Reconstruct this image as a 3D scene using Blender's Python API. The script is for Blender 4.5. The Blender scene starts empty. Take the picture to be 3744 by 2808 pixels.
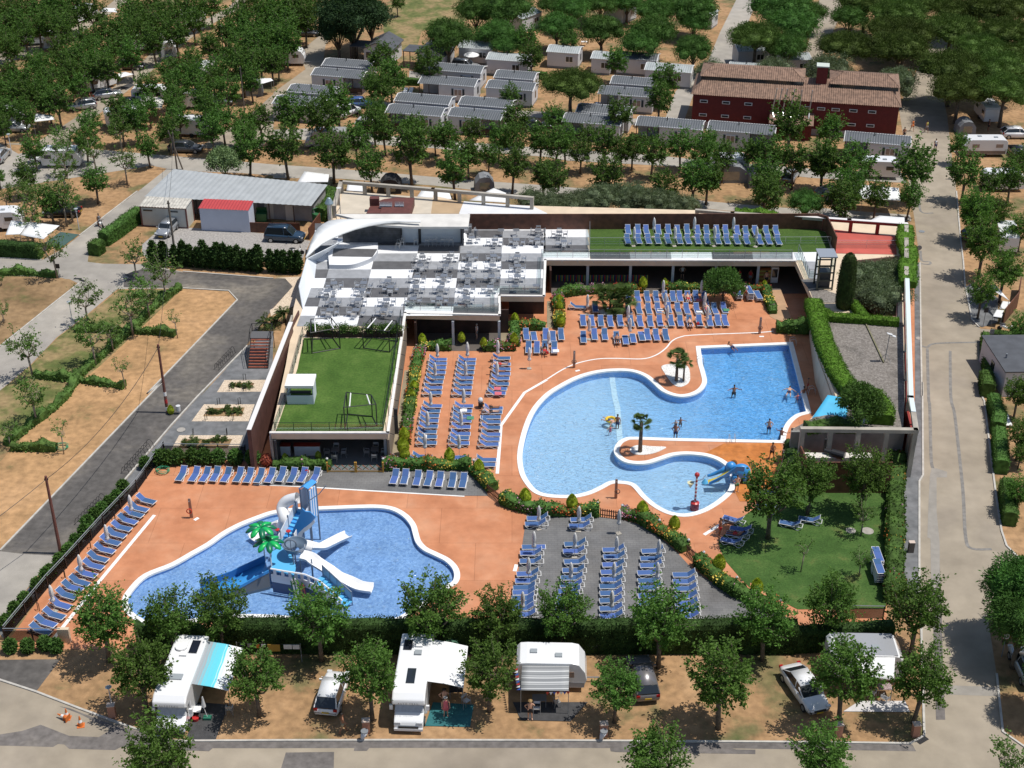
import bpy, math, random
from mathutils import Vector, Matrix
from mathutils.geometry import tessellate_polygon
R=math.radians; PI=math.pi
SC=bpy.context.scene; COL=SC.collection
# ---------------- camera, sky, sun, exposure ----------------
H=70.0
cd=bpy.data.cameras.new('camera'); cam=bpy.data.objects.new('camera',cd); COL.objects.link(cam)
cam.location=(0,0,H); cam.rotation_euler=(R(60),0,0); cd.lens=50; cd.sensor_width=36; cd.clip_end=900; cd.clip_start=1
SC.camera=cam
SUN_EL=68.0; SUN_AZ=-3.0      # azimuth of the sun seen from the scene, degrees from +X towards +Y
w=bpy.data.worlds.new('World'); SC.world=w; w.use_nodes=True
nt=w.node_tree; sky=nt.nodes.new('ShaderNodeTexSky'); sky.sky_type='NISHITA'; sky.sun_disc=False
sky.sun_elevation=R(SUN_EL); sky.sun_rotation=R(90-SUN_AZ)
bg=nt.nodes['Background']; nt.links.new(sky.outputs[0],bg.inputs[0]); bg.inputs[1].default_value=0.095
sd=bpy.data.lights.new('sun','SUN'); sd.energy=4.3; sd.angle=R(0.5); sd.color=(1,0.955,0.89)
so=bpy.data.objects.new('sun',sd); COL.objects.link(so)
dv=Vector((math.cos(R(SUN_EL))*math.cos(R(SUN_AZ)),math.cos(R(SUN_EL))*math.sin(R(SUN_AZ)),math.sin(R(SUN_EL))))
so.rotation_euler=dv.to_track_quat('Z','Y').to_euler()
SC.view_settings.view_transform='Standard'; SC.view_settings.look='None'; SC.view_settings.exposure=0.02; SC.view_settings.gamma=1
# ---------------- measuring: reference point -> place on a level at height z ----------------
KS=1000/2212.; X0=[0,1000,2000,2744]; Y0=[0,700,1400,2058]
c30=math.cos(R(30)); s30=0.5
def S(sx,sy,z=0):
    dx=sx-1872; u=1404-sy; d=(dx,5200*c30+u*s30,-5200*s30+u*c30); t=(z-H)/d[2]
    return Vector((d[0]*t,d[1]*t,z))
def P(t,u,v,z=0): return S(X0[t//10]+u*KS,Y0[t%10]+v*KS,z)
def PL(z,*seq):     # PL(z, tile,(u,v),(u,v),tile,...)
    out=[];t=0
    for q in seq:
        if isinstance(q,int): t=q
        else: out.append(P(t,q[0],q[1],z))
    return out
def px_scale(sy,z=0): return (sy+1598)*.866/(H-z)
# ---------------- materials ----------------
MT={}
def mat(name,col,rough=.7,metal=0,var=0,vs=3.0,bump=0,bs=20,spec=.5,col2=None,trans=0,rnd=0,det=4,alpha=1,emis=None,coat=0,dist=0):
    if name in MT: return MT[name]
    m=bpy.data.materials.new(name); m.use_nodes=True; n=m.node_tree.nodes; l=m.node_tree.links
    b=n['Principled BSDF']; b.inputs['Base Color'].default_value=(*col,1); b.inputs['Roughness'].default_value=rough
    b.inputs['Metallic'].default_value=metal; b.inputs['Specular IOR Level'].default_value=spec
    if coat: b.inputs['Coat Weight'].default_value=coat
    if alpha<1: b.inputs['Alpha'].default_value=alpha
    tc=n.new('ShaderNodeNewGeometry')
    src=None
    if var or col2:
        no=n.new('ShaderNodeTexNoise'); no.inputs['Scale'].default_value=1/vs; no.inputs['Detail'].default_value=det; no.inputs['Distortion'].default_value=dist
        l.new(tc.outputs['Position'],no.inputs['Vector'])
        rp=n.new('ShaderNodeValToRGB'); rp.color_ramp.elements[0].position=.35; rp.color_ramp.elements[1].position=.65
        c2=col2 or tuple(min(1,c*(1+var)) for c in col); c1=col if col2 else tuple(c*(1-var) for c in col)
        rp.color_ramp.elements[0].color=(*c1,1); rp.color_ramp.elements[1].color=(*c2,1)
        l.new(no.outputs[0],rp.inputs[0]); src=rp.outputs[0]
    if rnd:
        oi=n.new('ShaderNodeObjectInfo'); hs=n.new('ShaderNodeHueSaturation')
        mr=n.new('ShaderNodeMapRange'); mr.inputs[3].default_value=1-rnd; mr.inputs[4].default_value=1+rnd
        l.new(oi.outputs['Random'],mr.inputs[0]); l.new(mr.outputs[0],hs.inputs['Value'])
        mh=n.new('ShaderNodeMapRange'); mh.inputs[3].default_value=.5-rnd*.06; mh.inputs[4].default_value=.5+rnd*.05
        l.new(oi.outputs['Random'],mh.inputs[0]); l.new(mh.outputs[0],hs.inputs['Hue'])
        if src: l.new(src,hs.inputs['Color'])
        else: hs.inputs['Color'].default_value=(*col,1)
        src=hs.outputs[0]
    if src: l.new(src,b.inputs['Base Color'])
    if bump:
        nb=n.new('ShaderNodeTexNoise'); nb.inputs['Scale'].default_value=bs; nb.inputs['Detail'].default_value=3
        l.new(tc.outputs['Position'],nb.inputs['Vector']); bp=n.new('ShaderNodeBump'); bp.inputs['Strength'].default_value=bump; bp.inputs['Distance'].default_value=.05
        l.new(nb.outputs[0],bp.inputs['Height']); l.new(bp.outputs[0],b.inputs['Normal'])
    if trans:
        o=n['Material Output']; tr=n.new('ShaderNodeBsdfTranslucent'); mx=n.new('ShaderNodeMixShader'); mx.inputs[0].default_value=trans
        if src:
            br=n.new('ShaderNodeMix'); br.data_type='RGBA'; br.blend_type='MULTIPLY'; br.inputs[0].default_value=1
            l.new(src,br.inputs[6]); br.inputs[7].default_value=(1.3,1.5,.5,1); l.new(br.outputs[2],tr.inputs[0])
        else: tr.inputs[0].default_value=(col[0]*1.3,col[1]*1.5,col[2]*.5,1)
        l.new(b.outputs[0],mx.inputs[1]); l.new(tr.outputs[0],mx.inputs[2]); l.new(mx.outputs[0],o.inputs['Surface'])
    if emis: b.inputs['Emission Color'].default_value=(*emis,1); b.inputs['Emission Strength'].default_value=1
    MT[name]=m; return m
def glass_mat(name,tint=(.8,.9,.9),clear=.75,rough=.03):
    if name in MT: return MT[name]
    m=bpy.data.materials.new(name); m.use_nodes=True; n=m.node_tree.nodes; l=m.node_tree.links; n.remove(n['Principled BSDF'])
    t=n.new('ShaderNodeBsdfTransparent'); t.inputs[0].default_value=(*tint,1); g=n.new('ShaderNodeBsdfGlossy'); g.inputs['Roughness'].default_value=rough
    g.inputs[0].default_value=(.8,.85,.9,1)
    mx=n.new('ShaderNodeMixShader'); mx.inputs[0].default_value=1-clear; l.new(t.outputs[0],mx.inputs[1]); l.new(g.outputs[0],mx.inputs[2]); l.new(mx.outputs[0],n['Material Output'].inputs[0])
    MT[name]=m; return m
# ---------------- mesh building ----------------
class MB:
    def __init__(s): s.v=[];s.f=[];s.mi=[];s.m=0
    def add(s,vs,fs):
        o=len(s.v); s.v.extend([tuple(q) for q in vs]); s.f.extend([tuple(i+o for i in f) for f in fs]); s.mi.extend([s.m]*len(fs)); return s
    def box(s,c,d,rz=0,rx=0,ry=0,tap=1):
        M=Matrix.Translation(c)@Matrix.Rotation(rz,4,'Z')@Matrix.Rotation(ry,4,'Y')@Matrix.Rotation(rx,4,'X')
        v=[]
        for k in (-.5,.5):
            t=tap if k>0 else 1
            for (i,j) in ((-.5,-.5),(.5,-.5),(.5,.5),(-.5,.5)): v.append(M@Vector((i*d[0]*t,j*d[1]*t,k*d[2])))
        return s.add(v,[(3,2,1,0),(4,5,6,7),(0,1,5,4),(1,2,6,5),(2,3,7,6),(3,0,4,7)])
    def prism(s,poly,z0,z1,M=None):     # poly: list of 2D points (x,y)
        n=len(poly); v=[Vector((p[0],p[1],z0)) for p in poly]+[Vector((p[0],p[1],z1)) for p in poly]
        tri=tessellate_polygon([[Vector((p[0],p[1],0)) for p in poly]])
        a=sum(poly[i][0]*poly[(i+1)%n][1]-poly[(i+1)%n][0]*poly[i][1] for i in range(n))
        f=[]
        for t in tri:
            x=[poly[i] for i in t]; ar=(x[1][0]-x[0][0])*(x[2][1]-x[0][1])-(x[1][1]-x[0][1])*(x[2][0]-x[0][0])
            if ar<0: t=t[::-1]
            f.append(tuple(i+n for i in t)); f.append(tuple(t[::-1]))
        for i in range(n):
            j=(i+1)%n; q=(i,j,j+n,i+n); f.append(q if a>0 else q[::-1])
        if M: v=[M@q for q in v]
        return s.add(v,f)
    def prof(s,prof,w,M=None,axis='Y'):   # side profile in x,z extruded along y, centred
        MM=Matrix.Rotation(PI/2,4,'X'); MM=(M or Matrix())@MM
        return s.prism(prof,-w/2,w/2,MM)
    def sheet(s,poly,z,holes=()):
        loops=[[Vector((p[0],p[1],0)) for p in poly]]+[[Vector((p[0],p[1],0)) for p in h] for h in holes]
        fl=[q for L in loops for q in L]; f=[]
        for t in tessellate_polygon(loops):
            x=[fl[i] for i in t]; ar=(x[1].x-x[0].x)*(x[2].y-x[0].y)-(x[1].y-x[0].y)*(x[2].x-x[0].x)
            f.append(tuple(t) if ar>0 else tuple(t[::-1]))
        return s.add([(q.x,q.y,z) for q in fl],f)
    def tube(s,pts,r,n=6,cap=True,closed=False):
        pts=[Vector(p) for p in pts]; rs=r if isinstance(r,(list,tuple)) else [r]*len(pts); N=len(pts); v=[]
        px=None
        for i,p in enumerate(pts):
            if closed: d=pts[(i+1)%N]-pts[i-1]
            else: d=(pts[min(i+1,N-1)]-pts[max(i-1,0)])
            d.normalize()
            if px is None:
                a=Vector((0,0,1)) if abs(d.z)<.9 else Vector((1,0,0)); px=d.cross(a).normalized()
            else: px=(px-d*px.dot(d)).normalized()
            py=d.cross(px)
            for k in range(n):
                an=2*PI*k/n; v.append(p+(px*math.cos(an)+py*math.sin(an))*rs[i])
        f=[]
        for i in range(N if closed else N-1):
            for k in range(n):
                a=i*n+k; b=i*n+(k+1)%n; j=(i+1)%N
                f.append((a,b,j*n+(k+1)%n,j*n+k))
        if cap and not closed: f.append(tuple(range(n))[::-1]); f.append(tuple((N-1)*n+k for k in range(n)))
        return s.add(v,f)
    def lathe(s,prof,c=(0,0,0),n=12,sx=1,sy=1):
        v=[];f=[]
        for (r,z) in prof:
            for k in range(n): v.append((c[0]+sx*r*math.cos(2*PI*k/n),c[1]+sy*r*math.sin(2*PI*k/n),c[2]+z))
        for i in range(len(prof)-1):
            for k in range(n): f.append((i*n+k,i*n+(k+1)%n,(i+1)*n+(k+1)%n,(i+1)*n+k))
        f.append(tuple(range(n))[::-1]); f.append(tuple((len(prof)-1)*n+k for k in range(n)))
        return s.add(v,f)
    def ball(s,c,r,n=12,m=8,jit=0,rng=random):
        if not isinstance(r,(tuple,list)): r=(r,r,r)
        v=[];f=[]
        for i in range(m+1):
            th=PI*i/m
            for k in range(n):
                q=1+rng.uniform(-jit,jit); v.append((c[0]+r[0]*q*math.sin(th)*math.cos(2*PI*k/n),c[1]+r[1]*q*math.sin(th)*math.sin(2*PI*k/n),c[2]-r[2]*q*math.cos(th)))
        for i in range(m):
            for k in range(n): f.append((i*n+k,i*n+(k+1)%n,(i+1)*n+(k+1)%n,(i+1)*n+k))
        return s.add(v,f)
    def grid(s,rows):   # rows of points
        n=len(rows[0]); v=[p for r in rows for p in r]; f=[]
        for i in range(len(rows)-1):
            for k in range(n-1): f.append((i*n+k,i*n+k+1,(i+1)*n+k+1,(i+1)*n+k))
        return s.add(v,f)
    def loft(s,rows,cap=True):  # rows of closed loops
        n=len(rows[0]); v=[p for r in rows for p in r]; f=[]
        for i in range(len(rows)-1):
            for k in range(n): f.append((i*n+k,i*n+(k+1)%n,(i+1)*n+(k+1)%n,(i+1)*n+k))
        if cap: f.append(tuple(range(n))[::-1]); f.append(tuple((len(rows)-1)*n+k for k in range(n)))
        return s.add(v,f)
    def build(s,name,mats,parent=None,smooth=False,loc=None,bevel=0):
        me=bpy.data.meshes.new(name); me.from_pydata(s.v,[],s.f)
        if not isinstance(mats,(list,tuple)): mats=[mats]
        for m in mats: me.materials.append(m)
        if len(mats)>1: me.polygons.foreach_set('material_index',s.mi)
        if smooth: me.polygons.foreach_set('use_smooth',[True]*len(me.polygons))
        me.update()
        o=bpy.data.objects.new(name,me); COL.objects.link(o)
        if loc is not None: o.location=loc
        if parent: o.parent=parent
        if bevel:
            b=o.modifiers.new('bevel','BEVEL'); b.width=bevel; b.segments=2; b.limit_method='ANGLE'
        return o
KIDS={}
def tag(o,label=None,cat=None,group=None,kind=None):
    if label: o['label']=label
    if cat: o['category']=cat
    if group: o['group']=group
    if kind: o['kind']=kind
    return o
def thing(name,label,cat,loc=(0,0,0),rz=0,group=None):
    o=bpy.data.objects.new(name,None); COL.objects.link(o); o.empty_display_size=.2
    o.location=loc; o.rotation_euler=(0,0,rz); return tag(o,label,cat,group)
def struct(name,mb,m,**k): return tag(mb.build(name,m,**k),kind='structure')
def dup(root,loc,rz,label,group=None,sc=1):
    r=root.copy(); COL.objects.link(r); r.location=loc; r.rotation_euler=(0,0,rz); r.scale=(sc,sc,sc) if not isinstance(sc,tuple) else sc
    r['label']=label
    if group: r['group']=group
    for ch in root.children:
        c=ch.copy(); COL.objects.link(c); c.parent=r
        for g in ch.children:
            d=g.copy(); COL.objects.link(d); d.parent=c
    return r
PROTO={}
def place(key,builder,loc,rz,label,group=None,sc=1):
    if key not in PROTO:
        o=builder(); PROTO[key]=o; o.location=loc; o.rotation_euler=(0,0,rz); o.scale=(sc,sc,sc) if not isinstance(sc,tuple) else sc
        o['label']=label
        if group: o['group']=group
        return o
    return dup(PROTO[key],loc,rz,label,group,sc)
ON=['first','second','third','fourth','fifth','sixth','seventh','eighth','ninth','tenth','eleventh','twelfth','thirteenth','fourteenth','fifteenth','sixteenth','seventeenth','eighteenth','nineteenth','twentieth']
def nth(i):   # 0-based
    if i<20: return ON[i]
    n=i+1; return str(n)+('th' if 10<n%100<14 else {1:'st',2:'nd',3:'rd'}.get(n%10,'th'))
def spline(pts,seg=6,closed=True):
    n=len(pts); out=[]
    for i in range(n if closed else n-1):
        if closed: p=[pts[(i+k)%n] for k in (-1,0,1,2)]
        else: p=[pts[max(0,i-1)],pts[i],pts[min(n-1,i+1)],pts[min(n-1,i+2)]]
        for j in range(seg):
            t=j/seg; out.append(.5*((2*p[1])+(p[2]-p[0])*t+(2*p[0]-5*p[1]+4*p[2]-p[3])*t*t+(-p[0]+3*p[1]-3*p[2]+p[3])*t**3))
    if not closed: out.append(pts[-1])
    return out
def offset(poly,d):
    n=len(poly); a=sum(poly[i][0]*poly[(i+1)%n][1]-poly[(i+1)%n][0]*poly[i][1] for i in range(n)); s=1 if a>0 else -1; out=[]
    for i in range(n):
        p=Vector(poly[i-1][:2]);q=Vector(poly[i][:2]);r=Vector(poly[(i+1)%n][:2])
        e1=(q-p).normalized();e2=(r-q).normalized(); nn=(Vector((e1.y,-e1.x))+Vector((e2.y,-e2.x)))
        if nn.length<1e-6: nn=Vector((e1.y,-e1.x))
        nn.normalize(); k=1/max(.5,nn.dot(Vector((e1.y,-e1.x)))); out.append(Vector((q.x+nn.x*d*s*k,q.y+nn.y*d*s*k,0)))
    return out
def strip(pts,wd):   # polygon of a band along a polyline
    L=[];Rr=[]
    for i,p in enumerate(pts):
        d=(pts[min(i+1,len(pts)-1)]-pts[max(i-1,0)]); d.z=0; d.normalize(); n=Vector((-d.y,d.x,0))*wd/2
        L.append(p+n); Rr.append(p-n)
    return L,Rr
def band(mb,pts,wd,z):
    L,Rr=strip(pts,wd); return mb.grid([[ (a.x,a.y,z) for a in L][::-1],[(a.x,a.y,z) for a in Rr][::-1]])
# ---------------- setting: ground, roads, decks, pools ----------------
def ramp_mat(name,stops,vs,rough=.9,fine=None,bump=.3,bs=8,det=8,dist=0,mul=None,fc=(.74,1.2)):
    m=bpy.data.materials.new(name); m.use_nodes=True; n=m.node_tree.nodes; l=m.node_tree.links; b=n['Principled BSDF']; b.inputs['Roughness'].default_value=rough; b.inputs['Specular IOR Level'].default_value=.25
    g=n.new('ShaderNodeNewGeometry'); a=n.new('ShaderNodeTexNoise'); a.inputs['Scale'].default_value=1/vs; a.inputs['Detail'].default_value=det; a.inputs['Roughness'].default_value=.62; a.inputs['Distortion'].default_value=dist
    l.new(g.outputs['Position'],a.inputs['Vector']); r=n.new('ShaderNodeValToRGB'); e=r.color_ramp.elements
    e[0].position=stops[0][0]; e[0].color=(*stops[0][1],1); e[1].position=stops[-1][0]; e[1].color=(*stops[-1][1],1)
    for q in stops[1:-1]:
        x=e.new(q[0]); x.color=(*q[1],1)
    l.new(a.outputs[0],r.inputs[0]); c=r.outputs[0]
    f=n.new('ShaderNodeTexNoise'); f.inputs['Scale'].default_value=fine or 4; f.inputs['Detail'].default_value=5; l.new(g.outputs['Position'],f.inputs['Vector'])
    fr=n.new('ShaderNodeMapRange'); fr.inputs[1].default_value=.3; fr.inputs[2].default_value=.7; fr.inputs[3].default_value=fc[0]; fr.inputs[4].default_value=fc[1]; l.new(f.outputs[0],fr.inputs[0])
    mx=n.new('ShaderNodeMix'); mx.data_type='RGBA'; mx.blend_type='MULTIPLY'; mx.inputs[0].default_value=1; l.new(c,mx.inputs[6]); l.new(fr.outputs[0],mx.inputs[7]); c=mx.outputs[2]
    if mul:   # second large-scale stain layer
        a2=n.new('ShaderNodeTexNoise'); a2.inputs['Scale'].default_value=1/mul[0]; a2.inputs['Detail'].default_value=4; a2.inputs['Distortion'].default_value=1.2; l.new(g.outputs['Position'],a2.inputs['Vector'])
        r2=n.new('ShaderNodeValToRGB'); r2.color_ramp.elements[0].position=mul[1]; r2.color_ramp.elements[1].position=mul[2]; r2.color_ramp.elements[0].color=(*mul[3],1); r2.color_ramp.elements[1].color=(1,1,1,1)
        l.new(a2.outputs[0],r2.inputs[0]); m2=n.new('ShaderNodeMix'); m2.data_type='RGBA'; m2.blend_type='MULTIPLY'; m2.inputs[0].default_value=1; l.new(c,m2.inputs[6]); l.new(r2.outputs[0],m2.inputs[7]); c=m2.outputs[2]
    l.new(c,b.inputs['Base Color'])
    bp=n.new('ShaderNodeBump'); bp.inputs['Strength'].default_value=bump; bp.inputs['Distance'].default_value=.04; nb=n.new('ShaderNodeTexNoise'); nb.inputs['Scale'].default_value=bs; nb.inputs['Detail'].default_value=6
    l.new(g.outputs['Position'],nb.inputs['Vector']); l.new(nb.outputs[0],bp.inputs['Height']); l.new(bp.outputs[0],b.inputs['Normal'])
    MT[name]=m; return m
dirt=ramp_mat('dirt',[(.30,(.095,.11,.04)),(.40,(.19,.15,.07)),(.47,(.31,.19,.095)),(.58,(.37,.225,.115)),(.75,(.41,.265,.145))],5.5,fine=1.6)
bare=ramp_mat('bare_dirt',[(.30,(.13,.125,.05)),(.38,(.33,.20,.095)),(.5,(.42,.25,.12)),(.7,(.47,.285,.145))],7,fine=1.4)
brown=ramp_mat('brown_dirt',[(.32,(.11,.12,.04)),(.42,(.20,.13,.065)),(.55,(.27,.175,.09)),(.7,(.33,.22,.12))],6,fine=1.2)
grassy=ramp_mat('dry_grass',[(.3,(.07,.10,.025)),(.45,(.13,.14,.045)),(.55,(.25,.19,.09)),(.7,(.32,.22,.115))],4,fine=1.5)
conc=ramp_mat('concrete_road',[(.3,(.30,.28,.245)),(.5,(.345,.32,.28)),(.7,(.385,.35,.30))],9,fine=.7,bump=.1,fc=(.88,1.1),mul=(18,.38,.5,(.86,.86,.88)))
conc2=ramp_mat('sandy_road',[(.3,(.275,.235,.18)),(.5,(.32,.275,.212)),(.7,(.355,.305,.24))],8,fine=.6,bump=.1,fc=(.88,1.1),mul=(14,.38,.5,(.9,.9,.92)))
asph=ramp_mat('asphalt',[(.3,(.08,.076,.072)),(.47,(.11,.102,.095)),(.58,(.16,.145,.125)),(.72,(.27,.235,.19))],8,fine=1.5,bump=.15,dist=.6)
patch=ramp_mat('asphalt_patch',[(.3,(.13,.12,.115)),(.6,(.165,.15,.14)),(.75,(.20,.18,.16))],5,fine=2,bump=.15)
slate=ramp_mat('gray_paving',[(.3,(.125,.13,.135)),(.5,(.155,.16,.165)),(.7,(.20,.20,.205))],3,fine=1.2,bump=.1)
graveld=ramp_mat('gravel',[(.3,(.22,.21,.20)),(.5,(.33,.31,.29)),(.7,(.42,.40,.37))],.25,fine=9,bump=.8,bs=14)
peach=ramp_mat('peach_gravel',[(.35,(.48,.38,.27)),(.5,(.60,.49,.37)),(.65,(.72,.61,.48))],.12,fine=9,bump=.7,bs=18)
lawnm=ramp_mat('lawn',[(.3,(.035,.075,.015)),(.45,(.045,.10,.02)),(.58,(.065,.125,.028)),(.72,(.14,.15,.045))],2.4,fine=7,bump=.8,bs=16)
turf=ramp_mat('artificial_turf',[(.3,(.045,.095,.014)),(.5,(.062,.125,.02)),(.7,(.095,.16,.032))],2.2,mul=(3,.35,.5,(.85,.9,.85)),fine=5,bump=.5,bs=30)
turfd=ramp_mat('dark_turf',[(.3,(.045,.09,.016)),(.5,(.055,.105,.02)),(.7,(.065,.12,.022))],1.6,fine=5,bump=.5,bs=30)
whitem=mat('white_paint',(.78,.78,.76),.6,var=.05,vs=.5)
kerbm=mat('kerb_concrete',(.45,.43,.39),.85,var=.12,vs=.6)
def stamp_mat(name,c1,c2,c3,brick=(1.2,.6),mort=.012):
    m=ramp_mat(name,[(.28,c1),(.5,c2),(.72,c3)],3.2,fine=.9,rough=.55,bump=.15,mul=(7,.33,.45,(.92,.90,.88)),fc=(.9,1.09))
    n=m.node_tree.nodes;l=m.node_tree.links;b=n['Principled BSDF']; src=b.inputs['Base Color'].links[0].from_socket
    g=n.new('ShaderNodeNewGeometry'); bt=n.new('ShaderNodeTexBrick'); bt.inputs['Scale'].default_value=1; bt.inputs['Brick Width'].default_value=brick[0]; bt.inputs['Row Height'].default_value=brick[1]
    bt.inputs['Mortar Size'].default_value=mort; bt.inputs['Color1'].default_value=(.97,.97,.97,1); bt.inputs['Color2'].default_value=(1.05,1.04,1.03,1); bt.inputs['Mortar'].default_value=(.8,.79,.78,1)
    l.new(g.outputs['Position'],bt.inputs['Vector']); mx=n.new('ShaderNodeMix'); mx.data_type='RGBA'; mx.blend_type='MULTIPLY'; mx.inputs[0].default_value=1
    l.new(src,mx.inputs[6]); l.new(bt.outputs[0],mx.inputs[7]); l.new(mx.outputs[2],b.inputs['Base Color']); return m
terra=stamp_mat('terracotta_deck',(.42,.17,.082),(.51,.22,.112),(.56,.28,.16),(6,5),.03)
terra2=ramp_mat('orange_deck',[(.3,(.42,.14,.03)),(.5,(.50,.18,.045)),(.65,(.53,.21,.07)),(.8,(.56,.30,.16))],2.5,fine=1.5,rough=.5,bump=.1)
slate2=stamp_mat('slate_deck',(.125,.125,.125),(.16,.16,.16),(.21,.21,.205),(.5,.28),.02)
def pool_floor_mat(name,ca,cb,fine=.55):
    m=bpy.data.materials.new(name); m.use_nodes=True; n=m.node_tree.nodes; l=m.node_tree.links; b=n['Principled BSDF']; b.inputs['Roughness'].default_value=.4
    g=n.new('ShaderNodeNewGeometry'); v=n.new('ShaderNodeTexVoronoi'); v.inputs['Scale'].default_value=1/.17; l.new(g.outputs['Position'],v.inputs['Vector'])  # mosaic cells; the pale ones are water glints painted into the floor colour
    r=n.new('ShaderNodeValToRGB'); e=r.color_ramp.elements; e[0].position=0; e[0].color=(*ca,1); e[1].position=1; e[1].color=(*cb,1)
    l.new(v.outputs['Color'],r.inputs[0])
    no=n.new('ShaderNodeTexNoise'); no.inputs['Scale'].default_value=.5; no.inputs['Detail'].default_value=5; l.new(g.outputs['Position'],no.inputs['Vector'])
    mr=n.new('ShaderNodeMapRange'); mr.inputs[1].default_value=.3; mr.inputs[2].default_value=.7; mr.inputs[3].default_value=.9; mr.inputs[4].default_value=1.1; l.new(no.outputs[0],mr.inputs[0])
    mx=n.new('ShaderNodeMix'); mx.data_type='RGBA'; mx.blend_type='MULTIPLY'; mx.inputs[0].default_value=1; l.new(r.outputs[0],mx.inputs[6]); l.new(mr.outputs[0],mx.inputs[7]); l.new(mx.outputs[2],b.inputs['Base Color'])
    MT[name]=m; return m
def water_mat(name,tint,tint2,sc=1.6,st=.6,lo=.42,hi=.6):
    m=bpy.data.materials.new(name); m.use_nodes=True; n=m.node_tree.nodes; l=m.node_tree.links; n.remove(n['Principled BSDF'])
    g=n.new('ShaderNodeNewGeometry'); mp=n.new('ShaderNodeMapping'); mp.inputs['Scale'].default_value=(.8,1.25,1); l.new(g.outputs['Position'],mp.inputs[0])
    a=n.new('ShaderNodeTexNoise'); a.inputs['Scale'].default_value=sc; a.inputs['Detail'].default_value=3; a.inputs['Distortion'].default_value=1.6; l.new(mp.outputs[0],a.inputs['Vector'])
    bp=n.new('ShaderNodeBump'); bp.inputs['Strength'].default_value=st; bp.inputs['Distance'].default_value=.25; l.new(a.outputs[0],bp.inputs['Height'])
    # ripple light and dark painted into the water tint by ridged noise
    rg=n.new('ShaderNodeTexNoise'); rg.noise_type='RIDGED_MULTIFRACTAL'; rg.inputs['Scale'].default_value=sc*.9; rg.inputs['Detail'].default_value=2; rg.inputs['Distortion'].default_value=1.2; l.new(mp.outputs[0],rg.inputs['Vector'])
    rp=n.new('ShaderNodeValToRGB'); rp.color_ramp.elements[0].position=lo; rp.color_ramp.elements[1].position=hi; rp.color_ramp.elements[0].color=(*tint,1); rp.color_ramp.elements[1].color=(*tint2,1)
    l.new(rg.outputs[0],rp.inputs[0])
    t=n.new('ShaderNodeBsdfTransparent'); l.new(rp.outputs[0],t.inputs[0])
    gl=n.new('ShaderNodeBsdfGlossy'); gl.inputs['Roughness'].default_value=.06; l.new(bp.outputs[0],gl.inputs['Normal'])
    fr=n.new('ShaderNodeFresnel'); fr.inputs[0].default_value=1.33; l.new(bp.outputs[0],fr.inputs['Normal'])
    mx=n.new('ShaderNodeMixShader'); l.new(fr.outputs[0],mx.inputs[0]); l.new(t.outputs[0],mx.inputs[1]); l.new(gl.outputs[0],mx.inputs[2]); l.new(mx.outputs[0],n['Material Output'].inputs[0])
    MT[name]=m; return m

p1a=PL(0,21,(1237,1268),(1600,1252),(1960,1237),22,(2100,235))
p1b=spline(PL(0,22,(2100,235),(2010,262),(1940,325),(1905,400),(1892,470)),5,False)
p1c=spline(PL(0,22,(1400,460),(1000,452),(700,442),(620,455),(570,490),(545,550),(570,600),(630,640),(720,656),(820,650),(920,620),(1020,588),(1130,578),(1260,588),(1350,612),(1410,642),(1455,680),(1480,730),(1487,790),(1480,850),(1440,905),(1350,975),(1250,1030),(1130,1062),(1010,1050),(900,1000),(800,920),(730,840),(680,810),(600,798),(510,800),(420,845),(330,885),(220,910),(100,912),(0,903),12,(2140,880),(2085,830),(2030,740),(2008,620),(2020,500),(2060,350),(2120,220),(2212,112),
 21,(100,1590),(250,1512),(400,1468),(550,1452),(680,1457),(780,1490),(850,1542),(910,1600),22,(960,82),(1030,106),(1100,113),(1180,98),(1250,60),21,(1288,1548),(1278,1480),(1255,1400)),4,False)
POOL1=[q.copy() for q in p1a[:-1]]+p1b+p1c
POOL2=spline(PL(0,12,(370,1025),(500,1020),(700,1012),(850,1012),(960,1030),(1050,1080),(1110,1150),(1132,1220),(1155,1290),(1210,1350),(1300,1395),(1390,1440),(1450,1500),(1467,1560),(1450,1610),13,(1390,190),(1330,235),(1230,310),(1080,405),(950,462),(700,478),(400,458),(130,438),(0,428),3,(2000,422),(1700,440),(1500,468),(1300,486),(1180,472),(1090,420),(1045,370),(1030,300),(1080,215),(1190,110),2,(1400,1480),(1560,1390),(1700,1310),(1820,1225),(1950,1155),(2100,1095),12,(0,1058),(150,1038)),4)
COMPLEX=PL(0,2,(1330,560),(1100,880),(380,1659),3,(60,640),(40,700),(1000,700),13,(0,700),(1100,700),(2212,700),23,(2200,700),33,(900,520),(1100,500),32,(1105,1000),(1110,760),(1225,760),32,(1300,700),31,(1330,1650),(1330,560),(1250,260),21,(1210,200),11,(1290,100),(530,100),(480,260),(270,540),(215,760),(215,1000),2,(2100,120),(2040,560))
g=MB(); g.sheet([(-230,30),(230,30),(230,420),(-230,420)],0,[offset(COMPLEX,-.3)]); struct('ground',g,dirt)
DECK=MB(); DECK.sheet(COMPLEX,.012,[offset(POOL1,-.02),offset(POOL2,-.02)]); struct('pool_deck',DECK,terra)
PZ=[0]
def patch_poly(name,m,z,*seq):
    PZ[0]+=1; b=MB(); b.sheet(PL(0,*seq),z+PZ[0]*.0004); return struct(name,b,m)
def kerb(name,pts,h=.1,wd=.16,m=None):
    b=MB(); L,Rr=strip(pts,wd)
    rows=[[(a.x,a.y,z) for a in q] for q,z in ((L,0),(L,h),(Rr,h),(Rr,0))]
    b.grid([r[::-1] for r in rows]); return struct(name,b,m or kerbm)
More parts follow.
